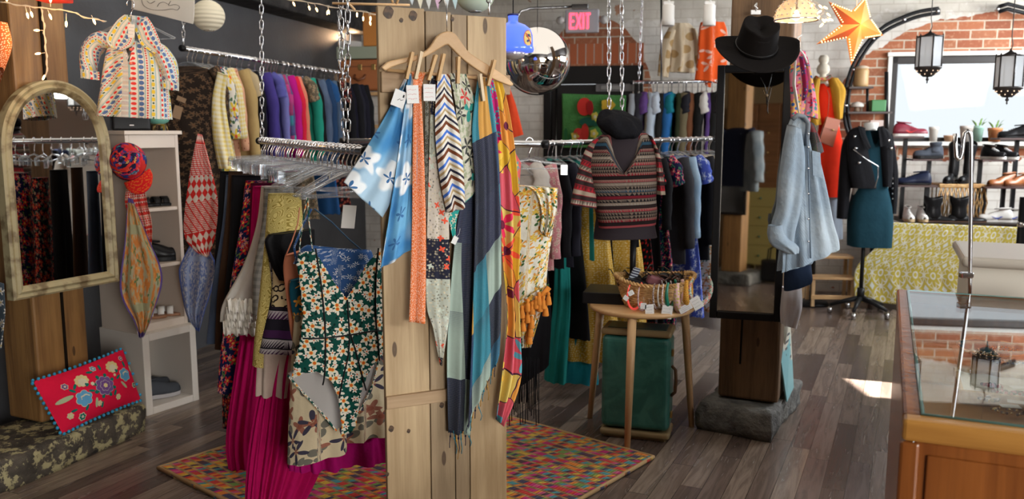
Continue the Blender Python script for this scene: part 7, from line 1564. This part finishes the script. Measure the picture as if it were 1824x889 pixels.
# ======== plants and pots on the sill
SZs=WZ0+.0
def WP(px,off=.06): q=bw(px,250,off); q.z=WZ0+.001; return q
def pot(px,r,h,mat,label,name='plant_pot',kind='pot',plant=False):
    t=thing(name,label,kind,WP(px)); mb=MB(); mb.lathe([(0,0),(r*.72,0),(r*.95,h*.8),(r,h*.82),(r,h),(r*.9,h),(r*.85,h*.85),(0,h*.85)],20); mb.build('pot',mat,t)
    if plant:
        G_=simple('leaf_green',(.15,.28,.05),.6)
        for k in range(7):
            a=k*2.4; mb=MB(); d=Vector((math.cos(a),math.sin(a)*.6,0)); mb.grid(lambda u,v:d*(.02+.06*v)+Vector((-d.y,d.x,0))*(u-.5)*.03*math.sin(PI*v)+Z*(h*.9+.05*math.sin(v*1.9)+.02*(k%3)*v),4,6); mb.build('leaf',G_,t,solid=.001)
    return t
CER=simple('ceramic_white',(.62,.58,.52),.4)
pot(1662,.045,.14,CER,'plain white cup on the window sill above the ankle boot','cup','cup'); pot(1720,.06,.15,simple('ceramic_greige',(.52,.47,.42),.5),'greige flower pot on the window sill'); pot(1741,.05,.15,simple('ceramic_mint',(.26,.42,.34),.5),'mint green flower pot on the sill beside the greige one',plant=True); pot(1771,.065,.13,simple('terracotta',(.55,.20,.07),.7),'terracotta pot with seedlings on the window sill',plant=True); pot(1689,.045,.06,simple('clay_low',(.50,.30,.18),.7),'low clay dish on the sill behind the tall boots','dish','dish')
# ======== hook stand
Yh=3.15; hs=thing('display_hook','tall steel rod display hook clamped behind the glass counter','hook')
mb=MB(); mb.tube([at(x,y,Yh) for x,y in ((1728,560),(1728,500),(1729,400),(1730,300),(1730,250),(1728,238),(1723,233),(1718,237),(1716,250),(1714,272),(1711,282),(1707,284),(1703,279),(1702,260),(1701,238))],.0075,10); mb.build('rod',STEEL,hs)
mb=MB(); mb.box(at(1721,490,Yh),(.045,.03,.022)); mb.build('clamp',CHROME,hs,bevel=.004); mb=MB(); mb.tube([at(1728,560,Yh),at(1728,560,Yh)-Z*.8],.0075,8); mb.build('lower_rod',STEEL,hs)
t=thing('steamer_pole','black padded pole standing at the right edge before the window table','pole'); mb=MB(); q=at(1818,447,6.2); mb.tube([(q.x,6.2,0),(q.x,6.2,q.z+.4)],.035,14,); mb.build('pole',BLACKP,t); mb=MB(); mb.tube([(q.x,6.2,q.z+.18),(q.x,6.2,q.z+.22)],.038,14); mb.build('collar',CHROME,t); mb=MB(); mb.tube([(q.x,6.2,.0),(q.x,6.2,.05)],.12,20); mb.build('foot',BLACKP,t)
# ======== jewellery in the case
bz=.806
def inC(px,py,z=bz): return onz(px,py,z)
cang=math.atan2(cv.y,cv.x)
q=inC(1765,632,bz); ds_=thing('blue_glass_dish','blue oval glass dish holding beaded jewellery in the counter','dish',q,cang); ds_.scale=(1,1.15,1)
mb=MB(); mb.lathe([(0,.004),(.07,.004),(.105,.02),(.11,.024),(.108,.028),(.07,.012),(0,.010)],32); mb.build('dish',simple('blue_dish',(.03,.22,.32),.12),ds_)
mb=MB(); mb.tube([(.11*math.cos(a*PI/20),.11*math.sin(a*PI/20),.027) for a in range(40)],.003,6,closed=True); mb.build('gilt_rim',BRASS,ds_)
def beads(px,py,n,r,cols,label,spread=.05,z=bz+.03,curve=1.0):
    t=thing('bead_necklace',label,'jewellery',inC(px,py,z),cang); rr=random.Random(px)
    for ci,cm in enumerate(cols):
        mb=MB()
        for i in range(ci,n,len(cols)):
            a=i/n*2*PI*curve; x=spread*math.cos(a)*(1+.2*math.sin(3*a))+rr.uniform(-.004,.004); y=spread*.45*math.sin(a)+rr.uniform(-.004,.004); mb.lathe([(0,-r),(r*.8,-r*.6),(r,0),(r*.8,r*.6),(0,r)],8,(x,y,rr.uniform(0,.004)))
        mb.build('beads',cm,t)
    return t
PINKB=simple('bead_pink',(.50,.06,.10),.12,.3); DKB=simple('bead_dark',(.06,.02,.02),.12,.3); GOLDB=simple('bead_gold',(.75,.55,.28),.2,1); BLUB=simple('bead_blue',(.02,.03,.10),.2); SILB=simple('bead_silver',(.8,.8,.8),.15,1); STO=simple('bead_stone',(.45,.38,.25),.4)
beads(1742,630,40,.0045,[SILB,GOLDB,DKB],'sparkling gold and brown bracelet at the left in the blue dish',.035); beads(1785,622,34,.0035,[GOLDB,DKB],'gold chain lying at the back of the blue dish',.045); beads(1790,645,30,.004,[DKB,BLUB],'dark beaded strand at the front of the blue dish',.045)
tr=thing('woven_tray','woven tray lined with white cloth inside the glass counter','tray',inC(1792,705,bz),cang)
mb=MB(); mb.box((0,0,.004),(.26,.26,.008)); mb.build('bottom',WK,tr)
for (cx,cy,dx,dy) in ((-.13,0,.012,.27),(.13,0,.012,.27),(0,-.13,.27,.012),(0,.13,.27,.012)): mb=MB(); mb.box((cx,cy,.02),(dx,dy,.04)); mb.build('side',WK,tr,bevel=.004)
LIN=fab('plain',(.66,.62,.52),bump=.02)
mb=MB(); mb.grid(lambda u,v:Vector(((u-.5)*.25,(v-.5)*.25,.016+.006*mnz.noise(Vector((u*5,v*5,1)))+.010*abs(2*u-1)**6+.01*abs(2*v-1)**6)),30,30); mb.build('lining_cloth',LIN,tr,solid=.002)
beads(1768,688,16,.0055,[PINKB,DKB],'pink and dark bead cluster at the left on the white cloth',.022); beads(1790,700,20,.006,[PINKB,DKB,DKB],'larger wine red bead cluster in the middle of the white cloth',.028); beads(1824,702,14,.0055,[DKB,PINKB],'dark bead cluster at the right edge of the white cloth',.022); beads(1762,712,14,.006,[BLUB,BLUB,STO],'navy and stone bead string at the front left of the cloth',.022); beads(1800,735,24,.004,[GOLDB,DKB],'brown beaded strand along the front of the cloth',.04)
for x,y,rz in ((1800,724,.2),(1812,716,-.1),(1817,690,.3)):
    o=tag(MB().box((0,0,0),(.05,.03,.001)).build('jewellery_card',PAPER),'white printed jewellery card '+{1800:'in front of the bead clusters',1812:'between the bead clusters',1817:'behind the right bead cluster'}[x],'card'); o.location=inC(x,y,bz+.03); o.rotation_euler=(0,0,cang+rz)
o=tag(MB().box((0,0,.005),(.12,.5,.01)).build('wooden_board',W_CASER,bevel=.003),'honey coloured wooden board at the left inside the glass counter','board'); o.location=inC(1670,650,bz); o.rotation_euler=(0,0,cang)
# ======== behind the camera, seen in the mirrors
def chest(name,label,P,rz,w,d,h,mat,nx,ny,km,legs=.1):
    t=thing(name,label,'cabinet',P,rz); mb=MB(); mb.box((0,0,legs+(h-legs)/2),(w,d,h-legs)); mb.build('carcass',mat,t,bevel=.006)
    for i in range(nx):
        for j in range(ny):
            cx=-w/2+(i+.5)*w/nx; cz=legs+(j+.5)*(h-legs)/ny; mb=MB(); mb.box((cx,d/2+.006,cz),(w/nx-.03,.015,(h-legs)/ny-.03)); dr=mb.build('drawer',mat,t,bevel=.004); mb=MB(); mb.lathe([(0,0),(.014,.006),(.014,.02),(0,.026)],12,(cx,d/2+.012,cz),Matrix.Rotation(-PI/2,3,'X')); mb.build('knob',km,dr)
    for sx in (-1,1):
        for sy in (-1,1): mb=MB(); mb.box((sx*(w/2-.03),sy*(d/2-.03),legs/2),(.04,.04,legs)); mb.build('leg',mat,t)
    return t
YP_=simple('yellow_paint',(.42,.34,.11),.5)
chest('yellow_dresser','pale yellow dresser reflected in the tall black mirror',Vector((-.72,-3.0,0)),0,.95,.45,1.15,YP_,2,4,simple('knob_green',(.05,.2,.15),.3))
chest('drawer_cabinet','brown many-drawered cabinet reflected in the tall black mirror',Vector((-.95,-3.7,0)),0,1.3,.4,2.35,W_BROWN,4,8,BRASS)
rp=obox('timber_post',Vector((-1.02,-1.75,0)),Vector((1,0,0)),Vector((0,1,0)),.24,.26,.14,3.1,W_POSTL,None,.01); tag(rp,'timber post standing behind the viewpoint, seen only in the tall mirror','post')
tag(rock('stone_plinth',[(-1.2,-1.95),(-.6,-1.95),(-.6,-1.3),(-1.2,-1.3)],0,.14,ROCKR,15,.02),'grey stone block under the reflected timber post','stone')
bmr=thing('small_mirror','black framed mirror on the reflected timber post','mirror',(-.90,-1.465,.85))
for (cx,cz,dx,dz) in ((-.16,.5,.03,1.0),(.16,.5,.03,1.0),(0,.015,.32,.03),(0,.985,.32,.03)): mb=MB(); mb.box((cx,.0,cz),(dx,.025,dz)); mb.build('frame_rail',BLACKP,bmr)
mb=MB(); mb.box((0,-.004,.5),(.30,.006,.95)); mb.build('mirror_glass',MIRROR,bmr)
# rail of pale clothes right of the shop, seen in the arched mirror
H0=Vector((4.3,4.7,1.50)); H1=Vector((4.35,6.35,1.50))
rail('clothes_rail','chrome rail beyond the right edge of the view, seen in the arched mirror',H0,H1)
HR=[('top',pl_(.02,.02,.025),'black top'),('jacket',pl_(.20,.02,.10),'plum cardigan'),('top',pl_(.62,.04,.05),'bright red sweater'),('top',pl_(.60,.10,.18),'pink sweater'),('dress',pl_(.62,.16,.25),'rose pink dress'),('top',BLKM,'black shirt'),('top',pl_(.02,.03,.08),'navy shirt'),('dress',pl_(.30,.32,.28),'sage grey dress'),('top',pl_(.55,.53,.48),'ivory top'),('dress',fab('check',(.4,.4,.36),(.15,.15,.14),18),'grey plaid dress'),('jacket',pl_(.40,.38,.32),'stone jacket'),('top',BLKM,'black knit'),('maxi',fab('floral',(.05,.02,.02),(.5,.1,.05),(.5,.3,.1),16),'dark red floral dress'),('jacket',pl_(.30,.03,.04),'dark red jacket')]
rack(H0,H1,HR,'on the rail seen in the arched mirror','clothes reflected in the arched mirror',31,extra=4)
garment('jacket',Vector((-.60,-1.2,1.95)),.9,WDN,'pale denim jacket hanging behind the viewpoint, reflected in the tall mirror',None)
garment('jacket',Vector((-.82,-1.32,2.0)),.2,fab('plain',(.02,.025,.05)),'navy coat hanging behind the viewpoint, reflected in the tall mirror',None)
hb=thing('handbag','black handbag on the floor behind the viewpoint, reflected in the tall mirror','bag',(-.45,-1.85,0)); mb=MB(); mb.box((0,0,.15),(.34,.15,.28)); mb.build('body',BLEA,hb,bevel=.03,seg=3)
for y in (-.05,.05): mb=MB(); mb.tube([(-.09,y,.28),(-.08,y,.42),(0,y,.47),(.08,y,.42),(.09,y,.28)],.009,6); mb.build('handle',BLEA,hb)
